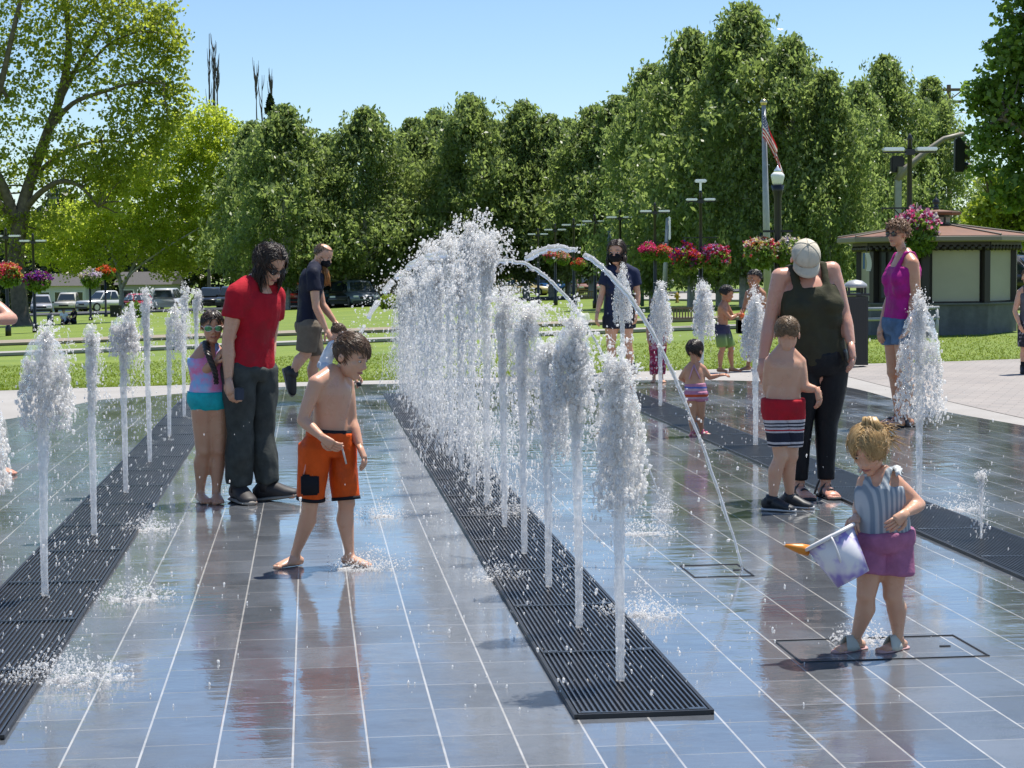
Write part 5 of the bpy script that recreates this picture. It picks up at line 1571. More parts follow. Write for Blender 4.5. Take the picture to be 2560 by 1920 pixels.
SHADES = mat('dark_lens', (.008, .008, .01), .08, spec=.8); BLACKPL = mat('black_plastic', (.015, .015, .016), .3); WHITEPL = mat('white_plastic', (.75, .72, .70), .35)
MASKM = cloth('black_mask', (.010, .010, .012), .9)
H_DARK = hair_mat('dark_brown', (.010, .006, .004), (.045, .026, .016)); H_BLACK = hair_mat('black', (.004, .004, .004), (.018, .014, .012))
H_BROWN = hair_mat('brown', (.065, .034, .018), (.135, .074, .036)); H_LIGHT = hair_mat('light_brown', (.12, .072, .036), (.22, .14, .072))
H_BLOND = hair_mat('blond', (.33, .20, .078), (.56, .38, .17)); H_CURL = hair_mat('auburn', (.09, .04, .018), (.30, .17, .09)); H_BEARD = hair_mat('ginger', (.25, .09, .02), (.50, .22, .06))
SOLE = mat('shoe_sole', (.28, .25, .21), .7, var=.2); SOLEB = mat('black_sole', (.02, .02, .02), .7)
Fig.sole = SOLE; Fig.shoe = BLACKPL; Fig.straps = []

# ---- long haired man in the red shirt
f = Fig((620, 1254), 'long haired man in a red T-shirt and dark trousers looking down, sunglasses on', 1.72, 'fair')
f.joints(neck=(646, 714, 0), sh=[(592, 736, -.15), (686, 738, .10)], hip=[(600, 915, -.06), (650, 918, .07)])
f.trunk(); f.shoe = mat('dark_shoe', (.028, .024, .024), .6, var=.3); f.sole = SOLE
f.arm(0, (570, 852, -.16), (571, 950, -.18), (577, 992, -.20), .7, (0.6, .6, 0)); f.arm(1, (676, 850, .22), (672, 924, .12), (681, 958, .08), .4, (-1, 0, 0))
f.leg(0, (599, 1080, -.06), (597, 1226, -.02), (.50, -.87), 'shoe'); f.leg(1, (654, 1085, .06), (668, 1214, .04), (.96, -.25), 'shoe', None, .14)
f.head(676, 660, -.05, 96, 52, 36); f.body()
f.top('shirt', cloth('red', (.42, .010, .022)), -.06, .985, .016, .50, .016, wr=.012, seed=2)
f.bottoms('trousers', cloth('charcoal_green', (.050, .055, .050), .8, .3), 1.92, .018, .02, wr=.020, hem=1.22)
f.glasses(SHADES, BLACKPL); f.hair(H_DARK, 1.15, 950, .0145, .9, (0, .65, 0), .56, -.16, -.6, wave=.36, jitter=.30, lift=.3, vol=.16)
bm = bmesh.new(); box(bm, f.P(598, 985, -.26), (.055, .03, .075), .4, .006); tag(obj('wallet', bm, mat('navy_leather', (.012, .022, .05), .4)), 'small dark blue wallet held in the hand of the man in red', 'wallet').location = f.root

# ---- girl with sunglasses
f = Fig((520, 1256), 'girl with mirrored sunglasses and a braid, pink and turquoise swimsuit, leaning on the man', 1.42, 'tan')
f.joints(neck=(524, 874, 0), sh=[(501, 888, -.02), (546, 888, .03)], hip=[(508, 1003, 0), (543, 1003, .02)])
f.trunk(); f.arm(0, (505, 928, -.05), (538, 908, -.11), (549, 886, -.12), .5, (1, .3, 0)); f.arm(1, (552, 930, .06), (553, 905, -.02), (556, 884, -.05), .5, (1, 0, 0))
f.leg(0, (508, 1125, 0), (501, 1228, .03), (.40, -.9)); f.leg(1, (547, 1125, .02), (541, 1232, .02), (.25, -.95))
f.head(531, 816, -.03, 80, 14, 10); f.body()
def tie_dye():
    t = NT('cloth_tie_dye'); o = t.coord('Object'); n = t.noise(o, 9, 4, .6); n2 = t.noise(o, 5, 3)
    c = t.ramp(n, [(.34, (.80, .12, .34)), (.46, (.74, .24, .46)), (.53, (.46, .38, .70)), (.62, (.24, .48, .78))]); c = t.mix(t.maprange(n2, .55, .7, 0, .5), c, (.8, .66, .76))
    return t.set(Base_Color=c, Roughness=.6)
f.top('swimsuit', tie_dye(), .04, .90, .006, 0, straps=1.0, wr=.002); f.bottoms('swim_briefs', cloth('turquoise', (.01, .42, .46), .6), .10, .006, .20, wr=.001)
f.glasses(mat('mirror_lens', (.10, .30, .14), .08, metal=.7), mat('pale_frame', (.75, .62, .55), .3), .10)
f.hair(H_DARK, .22, 300, .015, .8, (0, -.5, 0), .42, -.35, -.6, jitter=.1, lift=.05)
bm = bmesh.new(); B = [f.P(*q) for q in ((514, 856, -.02), (519, 880, -.13), (528, 905, -.155), (538, 932, -.16), (541, 960, -.155))]
for ph in (0, 2.1, 4.2): tube(bm, [p+Vector((.012*cos(ph+i*1.1), .008*sin(ph+i*1.1), 0)) for i, p in enumerate(spline(B, 6))], [.015-.0004*i for i in range(25)], 7)
obj('braid', bm, H_DARK, f.t, True)

# ---- bearded man in the navy shirt
f = Fig((783, 1004), 'bearded man in navy T-shirt, khaki shorts and a black face mask, walking right', 1.80, 'fair')
f.joints(neck=(790, 668, 0), sh=[(783, 684, -.20), (785, 678, .20)], hip=[(772, 812, -.10), (772, 812, .10)])
f.bow = .03; f.trunk(); f.shoe = mat('black_trainer', (.02, .018, .018), .6)
f.arm(0, (790, 768, -.24), (816, 826, -.22), (829, 848, -.20), .4, (-.5, .6, -.4)); f.arm(1, (806, 762, .22), (838, 806, .20), (852, 822, .18), .4, (-.5, -.6, -.4))
f.leg(1, (788, 896, .10), (783, 985, .12), (.97, -.2), 'shoe'); f.leg(0, (764, 884, -.10), (729, 936, -.12), (.9, 0), 'shoe', (.28, -.22, -.95))
f.head(808, 640, 0, 58, 78, 28); f.body()
f.top('shirt', cloth('navy', (.013, .015, .032)), -.06, .985, .018, .52, .02, wr=.012, seed=5); f.bottoms('shorts', cloth('khaki', (.165, .135, .10)), .93, .030, .03, flare=.25, wr=.012)
f.mask(MASKM); f.hair(hair_mat('buzz', (.06, .035, .02), (.14, .09, .05)), .04, 260, .014, .2, (0, 0, 0), .62, -.3, -.55, cap=1.02, lift=1.0, bald=lambda v: v[2] > .72 and v[1] > -.5)
bm = bmesh.new()
for i in range(90):
    a = RND.uniform(-.14, .14); q = f.L(a, .22+RND.uniform(-.08, .08), -.36); e = q+Vector((RND.uniform(0, .05), RND.uniform(-.03, .03), -RND.uniform(.10, .22)))
    tube(bm, [q, q.lerp(e, .5)+Vector((.012, 0, 0)), e], [.011, .009, .003], 5)
obj('beard', bm, H_BEARD, f.t, True)

# ---- small child in white, bending
f = Fig((812, 1016), 'small child in a white shirt bending forward behind the boy in orange trunks', .95, 'fair')
f.joints(neck=(846, 851, 0), sh=[(843, 868, -.10), (849, 862, .10)], hip=[(812, 915, -.06), (812, 915, .06)])
f.bow = .03; f.trunk(); f.arm(0, (868, 915, -.12), (890, 950, -.12), (899, 972, -.12), .5, (-.4, .6, 0)); f.arm(1, (872, 905, .12), (896, 940, .12), (908, 958, .12), .5, (-.4, -.6, 0))
f.leg(0, (818, 962, -.06), (808, 1004, -.06), (.95, -.2)); f.leg(1, (824, 962, .07), (816, 1004, .08), (.95, -.2))
f.head(846, 832, 0, 46, 120, 30); f.body()
f.top('shirt', cloth('white', (.70, .72, .76)), -.04, .96, .018, .5, .016, wr=.008); f.bottoms('shorts', cloth('pale_blue', (.50, .55, .62)), .75, .022, .05, wr=.006)
f.hair(H_BROWN, .16, 320, .02, .4, (0, -.4, 0), .42, -.4, -.7, lift=.2)
bm = bmesh.new(); ball(bm, f.L(0, -.42, .30), (.028, .028, .028), 10, 8); obj('hair_bun', bm, H_BROWN, f.t, True)
bm = bmesh.new(); tube(bm, [f.P(896, 955, -.125), f.P(899, 966, -.125)], [.024, .024], 10); obj('wrist_strap', bm, BLACKPL, f.t, True)

# ---- boy in orange trunks
f = Fig((800, 1417), 'barefoot boy in orange swim trunks with black trim, walking and looking down', 1.15, 'fair', limb=1.06)
f.joints(neck=(838, 940, 0), sh=[(790, 958, -.11), (866, 962, .06)], hip=[(792, 1112, -.05), (850, 1112, .05)])
f.tab = [(-.16, .070, .055), (-.05, .092, .066), (.04, .094, .066), (.22, .086, .062), (.42, .082, .060), (.62, .090, .064), (.78, .098, .064), (.89, .094, .058), (.96, .072, .048), (1.06, .036, .036)]
f.trunk(); f.arm(0, (756, 1050, -.13), (806, 1094, -.19), (838, 1118, -.20), .55, (.2, .9, .3)); f.arm(1, (879, 1052, .06), (900, 1118, 0), (917, 1160, -.02), .5, (-.8, .2, 0))
f.leg(0, (776, 1258, -.03), (738, 1388, .03), (-.75, -.65)); f.leg(1, (866, 1258, .03), (874, 1388, .04), (.88, -.5))
f.head(879, 890, 0, 110, 66, 24); f.body()
ORT = cloth('orange', (.66, .085, .006), .7)
f.bottoms('trunks', ORT, .93, .024, .20, flare=.15, wr=.012, seed=8)
def hoop(nm, pts, r, m, n=6): bm = bmesh.new(); tube(bm, pts, r, n); return obj(nm, bm, m, f.t, True)
TRB = cloth('black_trim', (.012, .012, .016))
pts, A, B, S = f.sections(.016*f.H/1.7, .15, .25)
bm = bmesh.new(); hip = (f.J['hip'][0]+f.J['hip'][1])/2
tube(bm, [hip.lerp(f.J['neck'], .15), hip.lerp(f.J['neck'], .235)], [A[0]*1.10, A[0]*1.08], 22, True, [S[0], S[0]], [B[0]*1.13, B[0]*1.10]); obj('waistband', bm, TRB, f.t, True)
for i in (0, 1):
    a, k = f.J['hip'][i], f.J['kn'][i]; bm = bmesh.new(); r = ((.057-.019*.93)*f.H*1.06+.024*f.H/1.7*1.15)*1.05
    tube(bm, [a.lerp(f.J['hip'][1-i], -.06).lerp(k, .885), a.lerp(f.J['hip'][1-i], -.06).lerp(k, .942)], [r*1.0, r*1.02], 18); obj('hem_band', bm, TRB, f.t, True)
bm = bmesh.new(); box(bm, f.P(775, 1212, -.112), (.086, .030, .10), .30, .008); obj('pocket', bm, TRB, f.t, True)
for x0, x1 in ((764, 759), (784, 781)): hoop('side_stripe', [f.P(x0, 1125, -.108), f.P(x0+1, 1160, -.118), f.P(x1, 1188, -.116)], .004, cloth('pink_stripe', (.75, .30, .25)))
hoop('drawstring', [f.P(852, 1106, -.06), f.P(858, 1130, -.075), f.P(866, 1160, -.075)], .005, cloth('cord_white', (.7, .66, .6)))
f.hair(H_BROWN, .30, 900, .0125, .30, (.3, -.55, 0), .50, -.18, -.5, cap=1.04, jitter=.30, lift=.35, vol=.10)

# ---- woman with the cap
f = Fig((2036, 1243), 'woman in a cream cap, olive tank top and black leggings bowing her head', 1.66, 'pinkish', w=1.13, limb=1.07)
f.joints(neck=(2016, 700, .02), sh=[(1950, 693, -.02), (2079, 676, .02)], hip=[(2012, 905, 0), (2072, 905, .04)])
f.tab = [(-.16, .075, .060), (-.05, .098, .074), (.04, .100, .076), (.22, .096, .074), (.42, .092, .072), (.62, .100, .078), (.78, .102, .078), (.89, .092, .064), (.96, .070, .050), (1.06, .036, .036)]
f.trunk(); f.arm(0, (1925, 800, -.02), (1906, 905, -.08), (1908, 955, -.10), .4, (.8, .4, 0)); f.arm(1, (2110, 784, 0), (2128, 864, -.08), (2136, 918, -.11), .4, (-.8, .3, 0))
f.shoe = mat('dark_sandal', (.03, .026, .03), .5); f.sole = SOLEB; f.straps = [(.34, .30, .050, 1.2), (.60, .62, .030, 1.1), (.0, .02, .06, .8)]
f.leg(0, (2003, 1056, 0), (1998, 1204, .02), (.22, -1), 'sandal'); f.leg(1, (2066, 1056, .02), (2064, 1204, .02), (.20, -1), 'sandal')
f.neckw = 1.15; f.head(2014, 650, -.06, 96, 2, 48); f.body()
f.top('tank_top', cloth('olive', (.050, .048, .026)), -.03, .92, .014, 0, straps=1.1, wr=.010, seed=9, bust=1.1); f.bottoms('leggings', cloth('black_legging', (.008, .009, .012), .6), 1.93, .012, .12, wr=.004, hem=.80)
f.hair(H_BROWN, .16, 160, .016, .6, (0, -.4, 0), .5, -.1, -.5, lift=.05, vol=.02, bald=lambda v: v[2] > -.12 or v[1] > -.2)
CAPM = cloth('cap_cream', (.60, .54, .43), .8, .06)
bm = bmesh.new(); vs = ball(bm, (0, 0, 0), 1, 28, 18)
bmesh.ops.delete(bm, geom=[v for v in vs if v.co.z < -.02], context='VERTS')
for v in bm.verts: v.co = f.L(v.co.x*.375, -v.co.y*.455-.05, v.co.z*.42+.12)
c_ = obj('cap', bm, CAPM, f.t, True); c_.modifiers.new('s', 'SOLIDIFY').thickness = .006
bm = bmesh.new(); A_ = []
for j in range(5):
    r = j/4; A_.append([bm.verts.new(f.L(.33*sin(q)*(1+.05*r), .36*cos(q)-.05+r*.30*cos(q)**.6, .13-.16*r**1.5-.05*abs(sin(q))**2)) for q in [(-1.25+2.5*i/14) for i in range(15)]])
for a, b in zip(A_, A_[1:]):
    for i in range(14): bm.faces.new((a[i], a[i+1], b[i+1], b[i]))
br = obj('cap_brim', bm, CAPM, c_, True); br.modifiers.new('s', 'SOLIDIFY').thickness = .006
bm = bmesh.new(); ball(bm, f.L(0, -.05, .545), .010, 8, 6)
for q in range(6): tube(bm, [f.L(.38*sin(q*pi/3)*sin(z), -.05+.46*cos(q*pi/3)*sin(z), .12+.425*cos(z)) for z in [i*1.5/8 for i in range(9)]], .002, 5)
obj('cap_seam', bm, CAPM, c_, True)

# ---- boy in red and navy trunks, from behind
f = Fig((1962, 1276), 'boy in red and navy striped trunks and water shoes, back turned', 1.17, 'fair', limb=1.06)
f.joints(neck=(1962, 880, 0), sh=[(1927, 906, 0), (1999, 906, .02)], hip=[(1940, 1020, 0), (1976, 1020, .01)])
f.trunk(); f.arm(0, (1917, 968, .03), (1931, 1012, .14), (1938, 1040, .16), .5, (0, -1, 0)); f.arm(1, (2010, 968, 0), (2043, 974, -.02), (2050, 1006, -.02), .45, (-.7, .6, 0))
f.shoe = mat('water_shoe', (.02, .021, .024), .5, var=.5); f.sole = mat('pale_sole', (.5, .5, .5), .6)
f.leg(0, (1952, 1140, -.02), (1930, 1246, -.02), (.85, -.4), 'shoe'); f.leg(1, (1977, 1140, .02), (1975, 1238, .10), (.85, -.35), 'shoe')
f.head(1968, 835, 0, 86, 165, 10); f.body()
hz = lambda y: f.P(1960, y).z
R_, W_, N_, Bl = (.45, .012, .025), (.60, .55, .56), (.02, .022, .04), (.03, .12, .32)
st = [(hz(1175), Bl)]
st += [(hz(1143), N_), (hz(1126), W_), (hz(1122), N_), (hz(1117), W_), (hz(1113), N_), (hz(1108), W_), (hz(1103), N_), (hz(1080), W_), (hz(1076), R_), (hz(1072), W_), (hz(1067), N_), (hz(1063), W_), (hz(1059), N_), (hz(1055), W_), (hz(1048), R_)]
st.sort(key=lambda q: q[0])
f.bottoms('trunks', banded('striped_trunks', [(h, c) for h, c in st], wob=.012), .80, .022, .17, flare=.2, wr=.009)
f.hair(H_LIGHT, .16, 900, .012, .35, (0, .1, .0), .5, -.30, -.62, cap=1.04, lift=.35, vol=.05)

# ---- toddler with the bucket
f = Fig((2190, 1627), 'blond toddler girl in a striped top and mauve skirt shorts carrying a bucket', .93, 'fair', limb=1.10)
f.joints(neck=(2200, 1190, 0), sh=[(2163, 1207, .04), (2240, 1210, -.02)], hip=[(2183, 1352, 0), (2236, 1352, 0)])
f.tab = [(-.16, .080, .066), (-.05, .104, .082), (.04, .106, .086), (.22, .104, .086), (.42, .102, .084), (.62, .102, .080), (.78, .102, .074), (.89, .094, .064), (.96, .076, .052), (1.06, .042, .042)]
f.trunk(); f.arm(0, (2148, 1262, .06), (2142, 1290, -.01), (2134, 1308, -.05), .8, (.3, .2, -.9)); f.arm(1, (2299, 1262, -.03), (2262, 1284, -.12), (2238, 1306, -.14), .5, (-.2, .9, -.2))
f.shoe = mat('pale_strap', (.45, .46, .40), .5); f.sole = mat('pink_sole', (.50, .30, .28), .5); f.straps = [(.36, .62, .055, 1.9), (.62, .40, .055, 1.9)]
f.leg(0, (2166, 1487, -.02), (2140, 1590, .02), (-.85, -.5), 'sandal', fk=1.05); f.leg(1, (2232, 1487, 0), (2246, 1594, .02), (-.80, -.6), 'sandal', fk=1.05)
f.head(2172, 1122, -.02, 124, -34, 34); f.body()
def vstripe():
    t = NT('cloth_vertical_stripe'); x, y, z = t.sep(t.coord('Object')); a = t.math('ARCTAN2', t.math('ADD', y, .25), t.math('SUBTRACT', x, f.J['neck'].x))
    w_ = t.math('SINE', t.math('MULTIPLY', t.math('ADD', x, t.math('MULTIPLY', y, .6)), 290))
    c = t.mix(t.maprange(w_, -.5, .5, 0, 1), (.20, .25, .30), (.42, .45, .47))
    return t.set(Base_Color=c, Roughness=.8, Normal=t.bump(w_, .3, .004))
f.top('top', vstripe(), .0, .90, .010, 0, straps=1.2, wr=.007)
f.bottoms('skirt_shorts', cloth('mauve', (.38, .14, .25), .85, .18), .60, .030, .16, flare=.75, wr=.012)
for sx, i in ((-1, 0), (1, 1)):      # frilled shoulder straps
    bm = bmesh.new(); a = f.J['sh'][i]; n_ = f.J['neck']; rows = []
    c = n_.lerp(a, .78)+Vector((0, 0, .034))
    for q in range(19):
        th = -1.9+3.8*q/18; p = c+Vector((.0, .058*sin(th), .018*cos(th))); o_ = p+Vector((sx*(.026+.006*sin(q*2.2)), .006*cos(q*2.2), -.004+.008*sin(q*2.2+1)))
        rows.append((bm.verts.new(p), bm.verts.new(p.lerp(o_, .5)+Vector((0, 0, .008))), bm.verts.new(o_)))
    for a_, b_ in zip(rows, rows[1:]):
        for k in (0, 1): bm.faces.new((a_[k], b_[k], b_[k+1], a_[k+1]))
    o = obj('frill', bm, cloth('frill', (.52, .55, .57)), f.t, True); o.modifiers.new('s', 'SOLIDIFY').thickness = .003
f.hair(H_BLOND, .52, 1400, .0095, .5, (.0, -.30, .0), .42, -.20, -.5, cap=1.07, jitter=.20, lift=.3, vol=.10)
bm = bmesh.new(); b0 = f.L(.05, -.25, .52); ball(bm, b0, (.016, .016, .019), 10, 8)
for i in range(70):
    p = f.L(RND.uniform(-.05, .22), -.40+RND.uniform(-.06, .06), RND.uniform(-.15, .35)); d = (f.L(.35, -.9, -.25)-f.hc).normalized()*RND.uniform(.04, .10)+Vector((RND.uniform(-.01, .03), RND.uniform(-.02, .02), -RND.uniform(.02, .09)))
    tube(bm, [p, p+d*.5+Vector((0, 0, .01)), p+d], [.0022, .0018, .0008], 4)
for i in range(90):
    th = RND.uniform(0, 6.28); tube(bm, [b0, b0+Vector((cos(th)*.024, sin(th)*.024, .014)), b0+Vector((cos(th)*.042+.01, sin(th)*.042, -.026))], [.0024, .0022, .0008], 4)
obj('ponytail', bm, H_BLOND, f.t, True)
TOD = f
# the pail she swings
def pail():
    rim = f.P(2074, 1343, -.13); bot = f.P(2133, 1448, -.165); ax = (bot-rim); Ln = ax.length; ax.normalize()
    t = thing('toy_bucket', f.root+rim, 'tilted purple and white toy bucket with a white rim and orange tip', 'bucket')
    u = (f.P(2141, 1298, -.13)-rim); u = (u-ax*u.dot(ax)).normalized(); v = ax.cross(u)
    n = NT('bucket_print'); o = n.coord('Object'); k = n.noise(o, 11, 2, .4); k2 = n.noise(o, 20, 2)
    c = n.ramp(k, [(.44, (.74, .72, .74)), (.50, (.58, .53, .70)), (.56, (.30, .23, .58)), (.66, (.36, .27, .62))], 'LINEAR'); c = n.mix(n.maprange(k2, .55, .62, 0, .8), c, (.74, .72, .74))
    n.set(Base_Color=c, Roughness=.35); PRINT = n.m
    R0, R1 = .098, .066
    bm = bmesh.new(); tube(bm, [ax*.004, ax*Ln*.5, ax*Ln], [R0*.96, (R0+R1)*.49, R1], 28, False, [u]*3, [R0*.96, (R0+R1)*.49, R1]); bm.faces.new([bm.verts.new(ax*Ln+u*(R1*cos(q*.2244))+v*(R1*sin(q*.2244))) for q in range(28)])
    o = obj('pail_body', bm, PRINT, t, True); o.modifiers.new('s', 'SOLIDIFY').thickness = .003
    bm = bmesh.new(); tube(bm, [u*(R0*cos(q*pi/18))+v*(R0*sin(q*pi/18)) for q in range(37)], .0075, 8, False); obj('rim', bm, WHITEPL, t, True)
    bm = bmesh.new(); dn = Vector((.35, -.6, -1)).normalized()
    tube(bm, [v*(R0*1.03*cos(q))+dn*(R0*1.15*sin(q)) for q in [i*pi/16 for i in range(17)]], .0045, 6); obj('handle', bm, WHITEPL, t, True)
    e = -u*R0; d = (f.P(1985, 1357, -.15)-f.P(2030, 1367, -.14)).normalized()
    bm = bmesh.new(); tube(bm, [e-d*.01, e+d*.02, e+d*.05, e+d*.085], [.021, .020, .013, .004], 12); obj('pointed_tip', bm, mat('orange_plastic', (.70, .24, .02), .4), t, True)
pail()

# ---- woman in the magenta tank top
f = Fig((2252, 1066), 'smiling curly haired woman in sunglasses, magenta tank top and denim shorts', 1.90, 'tan')
f.joints(neck=(2262, 644, 0), sh=[(2240, 664, .18), (2281, 660, -.14)], hip=[(2238, 812, .09), (2264, 812, -.08)])
f.trunk(); f.arm(0, (2226, 745, .20), (2206, 808, .10), (2198, 840, .06), .4, (.8, .3, 0)); f.arm(1, (2290, 740, -.16), (2276, 800, -.24), (2268, 834, -.26), .4, (-.8, .2, 0))
f.shoe = mat('dark_sandal', (.03, .026, .03), .5); f.sole = SOLEB; f.straps = [(.34, .30, .050, 1.2), (.60, .62, .030, 1.1)]
f.leg(0, (2236, 930, .10), (2247, 1042, .16), (-.9, -.4), 'sandal'); f.leg(1, (2260, 930, -.08), (2264, 1046, -.06), (-.9, -.35), 'sandal')
f.head(2243, 584, 0, 64, -56, 4); f.body()
f.top('tank_top', cloth('magenta', (.40, .012, .20), .7), -.06, .90, .014, 0, straps=1.0, wr=.009, seed=4, bust=1.0); f.bottoms('denim_shorts', cloth('denim', (.10, .17, .27), .85, .2), .42, .020, .10, flare=.3, wr=.008)
f.glasses(SHADES, BLACKPL, .095); f.hair(H_CURL, .34, 700, .026, .15, (0, 0, .0), .40, -.25, -.5, cap=1.10, jitter=.5, lift=.8, wave=.8, vol=.22)
# ---- masked woman
f = Fig((1551, 934), 'long haired woman in a black mask, navy V-neck shirt and dark denim shorts', 1.80, 'fair', w=1.08)
f.joints(neck=(1546, 672, 0), sh=[(1517, 684, -.02), (1585, 684, .02)], hip=[(1531, 792, 0), (1564, 792, .02)])
f.trunk(); f.arm(0, (1504, 738, 0), (1493, 783, -.06), (1490, 806, -.08), .4, (.8, .3, 0)); f.arm(1, (1594, 738, .02), (1590, 785, -.04), (1588, 808, -.06), .4, (-.8, .3, 0))
f.leg(0, (1527, 862, 0), (1534, 920, .03), (-.15, -1), 'shoe'); f.leg(1, (1570, 862, .02), (1578, 922, .02), (.15, -1), 'shoe')
f.head(1541, 630, -.04, 60, -18, 6); f.body()
f.top('shirt', cloth('navy_blue', (.018, .024, .060)), -.10, .975, .022, .55, .024, wr=.012, seed=6, bust=1.0); f.bottoms('denim_shorts', cloth('dark_denim', (.018, .022, .04), .85, .2), .42, .020, .06, flare=.2, wr=.008)
f.mask(MASKM); f.hair(H_DARK, 1.1, 520, .022, .95, (0, .4, 0), .50, -.1, -.6, jitter=.2, lift=.15, wave=.25, vol=.12)

# ---- child in patterned red trousers, half hidden by a jet
f = Fig((1643, 956), 'small child in red patterned trousers and a dark top standing behind a jet', 1.03, 'tan', limb=1.05)
f.joints(neck=(1643, 783, 0), sh=[(1628, 792, 0), (1658, 792, 0)], hip=[(1635, 842, 0), (1653, 842, 0)])
f.trunk(); f.arm(0, (1620, 820, 0), (1620, 845, -.06), (1622, 858, -.08), .4, (.8, .3, 0)); f.arm(1, (1666, 820, 0), (1667, 845, -.05), (1666, 858, -.07), .4, (-.8, .3, 0))
f.leg(0, (1634, 896, 0), (1635, 945, 0), (-.3, -1)); f.leg(1, (1654, 896, 0), (1654, 945, .02), (.3, -1))
f.head(1641, 764, -.02, 42, 10, 5); f.body()
f.top('top', cloth('dusk_blue', (.10, .11, .16)), -.02, .96, .012, .6, .012)
def floral():
    t = NT('cloth_floral'); n = t.noise(t.coord('Object'), 22, 2, .4); c = t.ramp(n, [(.36, (.03, .02, .05)), (.44, (.30, .012, .05)), (.56, (.36, .02, .08)), (.64, (.55, .30, .36))]); return t.set(Base_Color=c, Roughness=.8)
f.bottoms('trousers', floral(), 1.8, .016, .10, hem=1.2, wr=.008); f.hair(H_BROWN, .5, 300, .022, .8, (0, -.1, 0), .42, -.3, -.6, lift=.2)

# ---- toddler in the striped pink swimsuit
f = Fig((1742, 1090), 'toddler girl with a bob in a pink striped swimsuit reaching sideways, seen from behind', .84, 'tan', limb=1.1)
f.joints(neck=(1735, 912, 0), sh=[(1717, 924, 0), (1757, 921, .0)], hip=[(1730, 988, 0), (1750, 988, 0)])
f.tab = [(-.16, .085, .070), (-.05, .106, .084), (.04, .108, .088), (.22, .106, .088), (.42, .102, .084), (.62, .100, .076), (.78, .100, .070), (.89, .092, .062), (.96, .074, .05), (1.06, .04, .04)]
f.trunk(); f.arm(0, (1702, 945, .03), (1715, 955, .10), (1722, 962, .12), .5, (0, -1, 0)); f.arm(1, (1774, 944, .02), (1800, 938, 0), (1817, 936, -.02), .4, (0, .3, -.9))
f.shoe = mat('pink_sandal', (.60, .12, .22), .5); f.sole = mat('pink_sole2', (.55, .22, .24), .5); f.straps = [(.36, .34, .055, 1.5), (.62, .62, .035, 1.4)]
f.leg(0, (1731, 1042, 0), (1731, 1077, 0), (.3, -.9), 'sandal'); f.leg(1, (1753, 1040, .02), (1754, 1076, .05), (.85, -.35), 'sandal')
f.head(1738, 876, 0, 55, 138, 4); f.body()
hz = lambda y: f.P(1740, y).z
PK, OR_, BL_, LP = (.62, .26, .38), (.68, .10, .03), (.10, .16, .50), (.62, .42, .52)
sw = banded('swim_stripe', sorted([(hz(1025), PK), (hz(1012), BL_), (hz(1008), LP), (hz(1004), PK), (hz(996), LP), (hz(991), OR_), (hz(985), PK), (hz(976), LP), (hz(970), BL_), (hz(966), PK), (hz(958), LP), (hz(952), PK), (hz(947), OR_)], key=lambda q: q[0]), wob=.015)
f.top('swimsuit', sw, .0, .58, .012, 0, wr=.004); f.bottoms('swim_skirt', sw, .24, .022, .12, flare=.8, wr=.008)
bm = bmesh.new(); c_ = f.J['neck']
for sx in (-1, 1): tube(bm, [f.P(1737+sx*14, 948, -.07), f.P(1735+sx*5, 925, -.062), f.P(1735, 912, -.05)], .006, 6)
obj('halter_strap', bm, cloth('halter_pink', (.62, .35, .45)), f.t, True)
f.hair(H_DARK, .50, 420, .02, .9, (0, -.1, 0), .30, -.35, -.6, lift=.15, jitter=.15)

# ---- two dark haired boys playing
f = Fig((1816, 930), 'dark haired boy in navy and green shorts, left one of two at the lawn', 1.18, 'brown', limb=1.0)
f.joints(neck=(1811, 757, 0), sh=[(1802, 768, -.08), (1817, 766, .09)], hip=[(1800, 822, -.05), (1808, 822, .05)])
f.trunk(); f.arm(0, (1826, 796, -.12), (1842, 788, -.06), (1851, 785, -.04), .7, (0, .5, .8)); f.arm(1, (1832, 792, .10), (1846, 785, .06), (1854, 783, .04), .7, (0, -.5, .8))
f.leg(0, (1806, 872, -.05), (1800, 918, -.03), (.9, -.3)); f.leg(1, (1828, 872, .05), (1830, 920, .06), (.95, -.25))
f.head(1817, 734, 0, 42, 108, 14); f.body()
def fade():
    t = NT('cloth_fade'); x, y, z = t.sep(t.coord('Object')); h0, h1 = f.P(1800, 872).z, f.P(1800, 815).z
    c = t.ramp(t.maprange(z, h0, h1, 0, 1), [(.05, (.16, .26, .05)), (.45, (.12, .20, .07)), (.70, (.02, .022, .07)), (1, (.015, .016, .05))]); return t.set(Base_Color=c, Roughness=.8)
f.bottoms('shorts', fade(), .90, .026, .16, flare=.5, wr=.008); f.hair(H_BLACK, .22, 360, .02, .45, (0, .2, 0), .40, -.2, -.55, lift=.4)
bm = bmesh.new(); ball(bm, (0, 0, 0), .034, 12, 8); o = obj('water_ball', bm, mat('orange_rubber', (.70, .12, .03), .5), None, True); o.location = f.root+f.P(1855, 788, .0); tag(o, 'small orange toy ball held between the two dark haired boys', 'ball')
f = Fig((1888, 926), 'taller dark haired boy facing left, partly hidden by a jet beside the capped woman', 1.36, 'brown')
f.joints(neck=(1889, 722, 0), sh=[(1870, 735, .06), (1908, 735, -.06)], hip=[(1881, 815, .04), (1899, 815, -.04)])
f.trunk(); f.arm(0, (1860, 772, .05), (1850, 788, -.04), (1850, 796, -.10), .6, (.8, 0, .5)); f.arm(1, (1912, 774, -.06), (1905, 806, -.12), (1900, 824, -.14), .5, (-.8, .2, 0))
f.leg(0, (1876, 868, .03), (1870, 913, .05), (-.8, -.5)); f.leg(1, (1902, 868, -.03), (1902, 918, -.04), (-.8, -.5))
f.head(1885, 698, 0, 46, -52, 6); f.body()
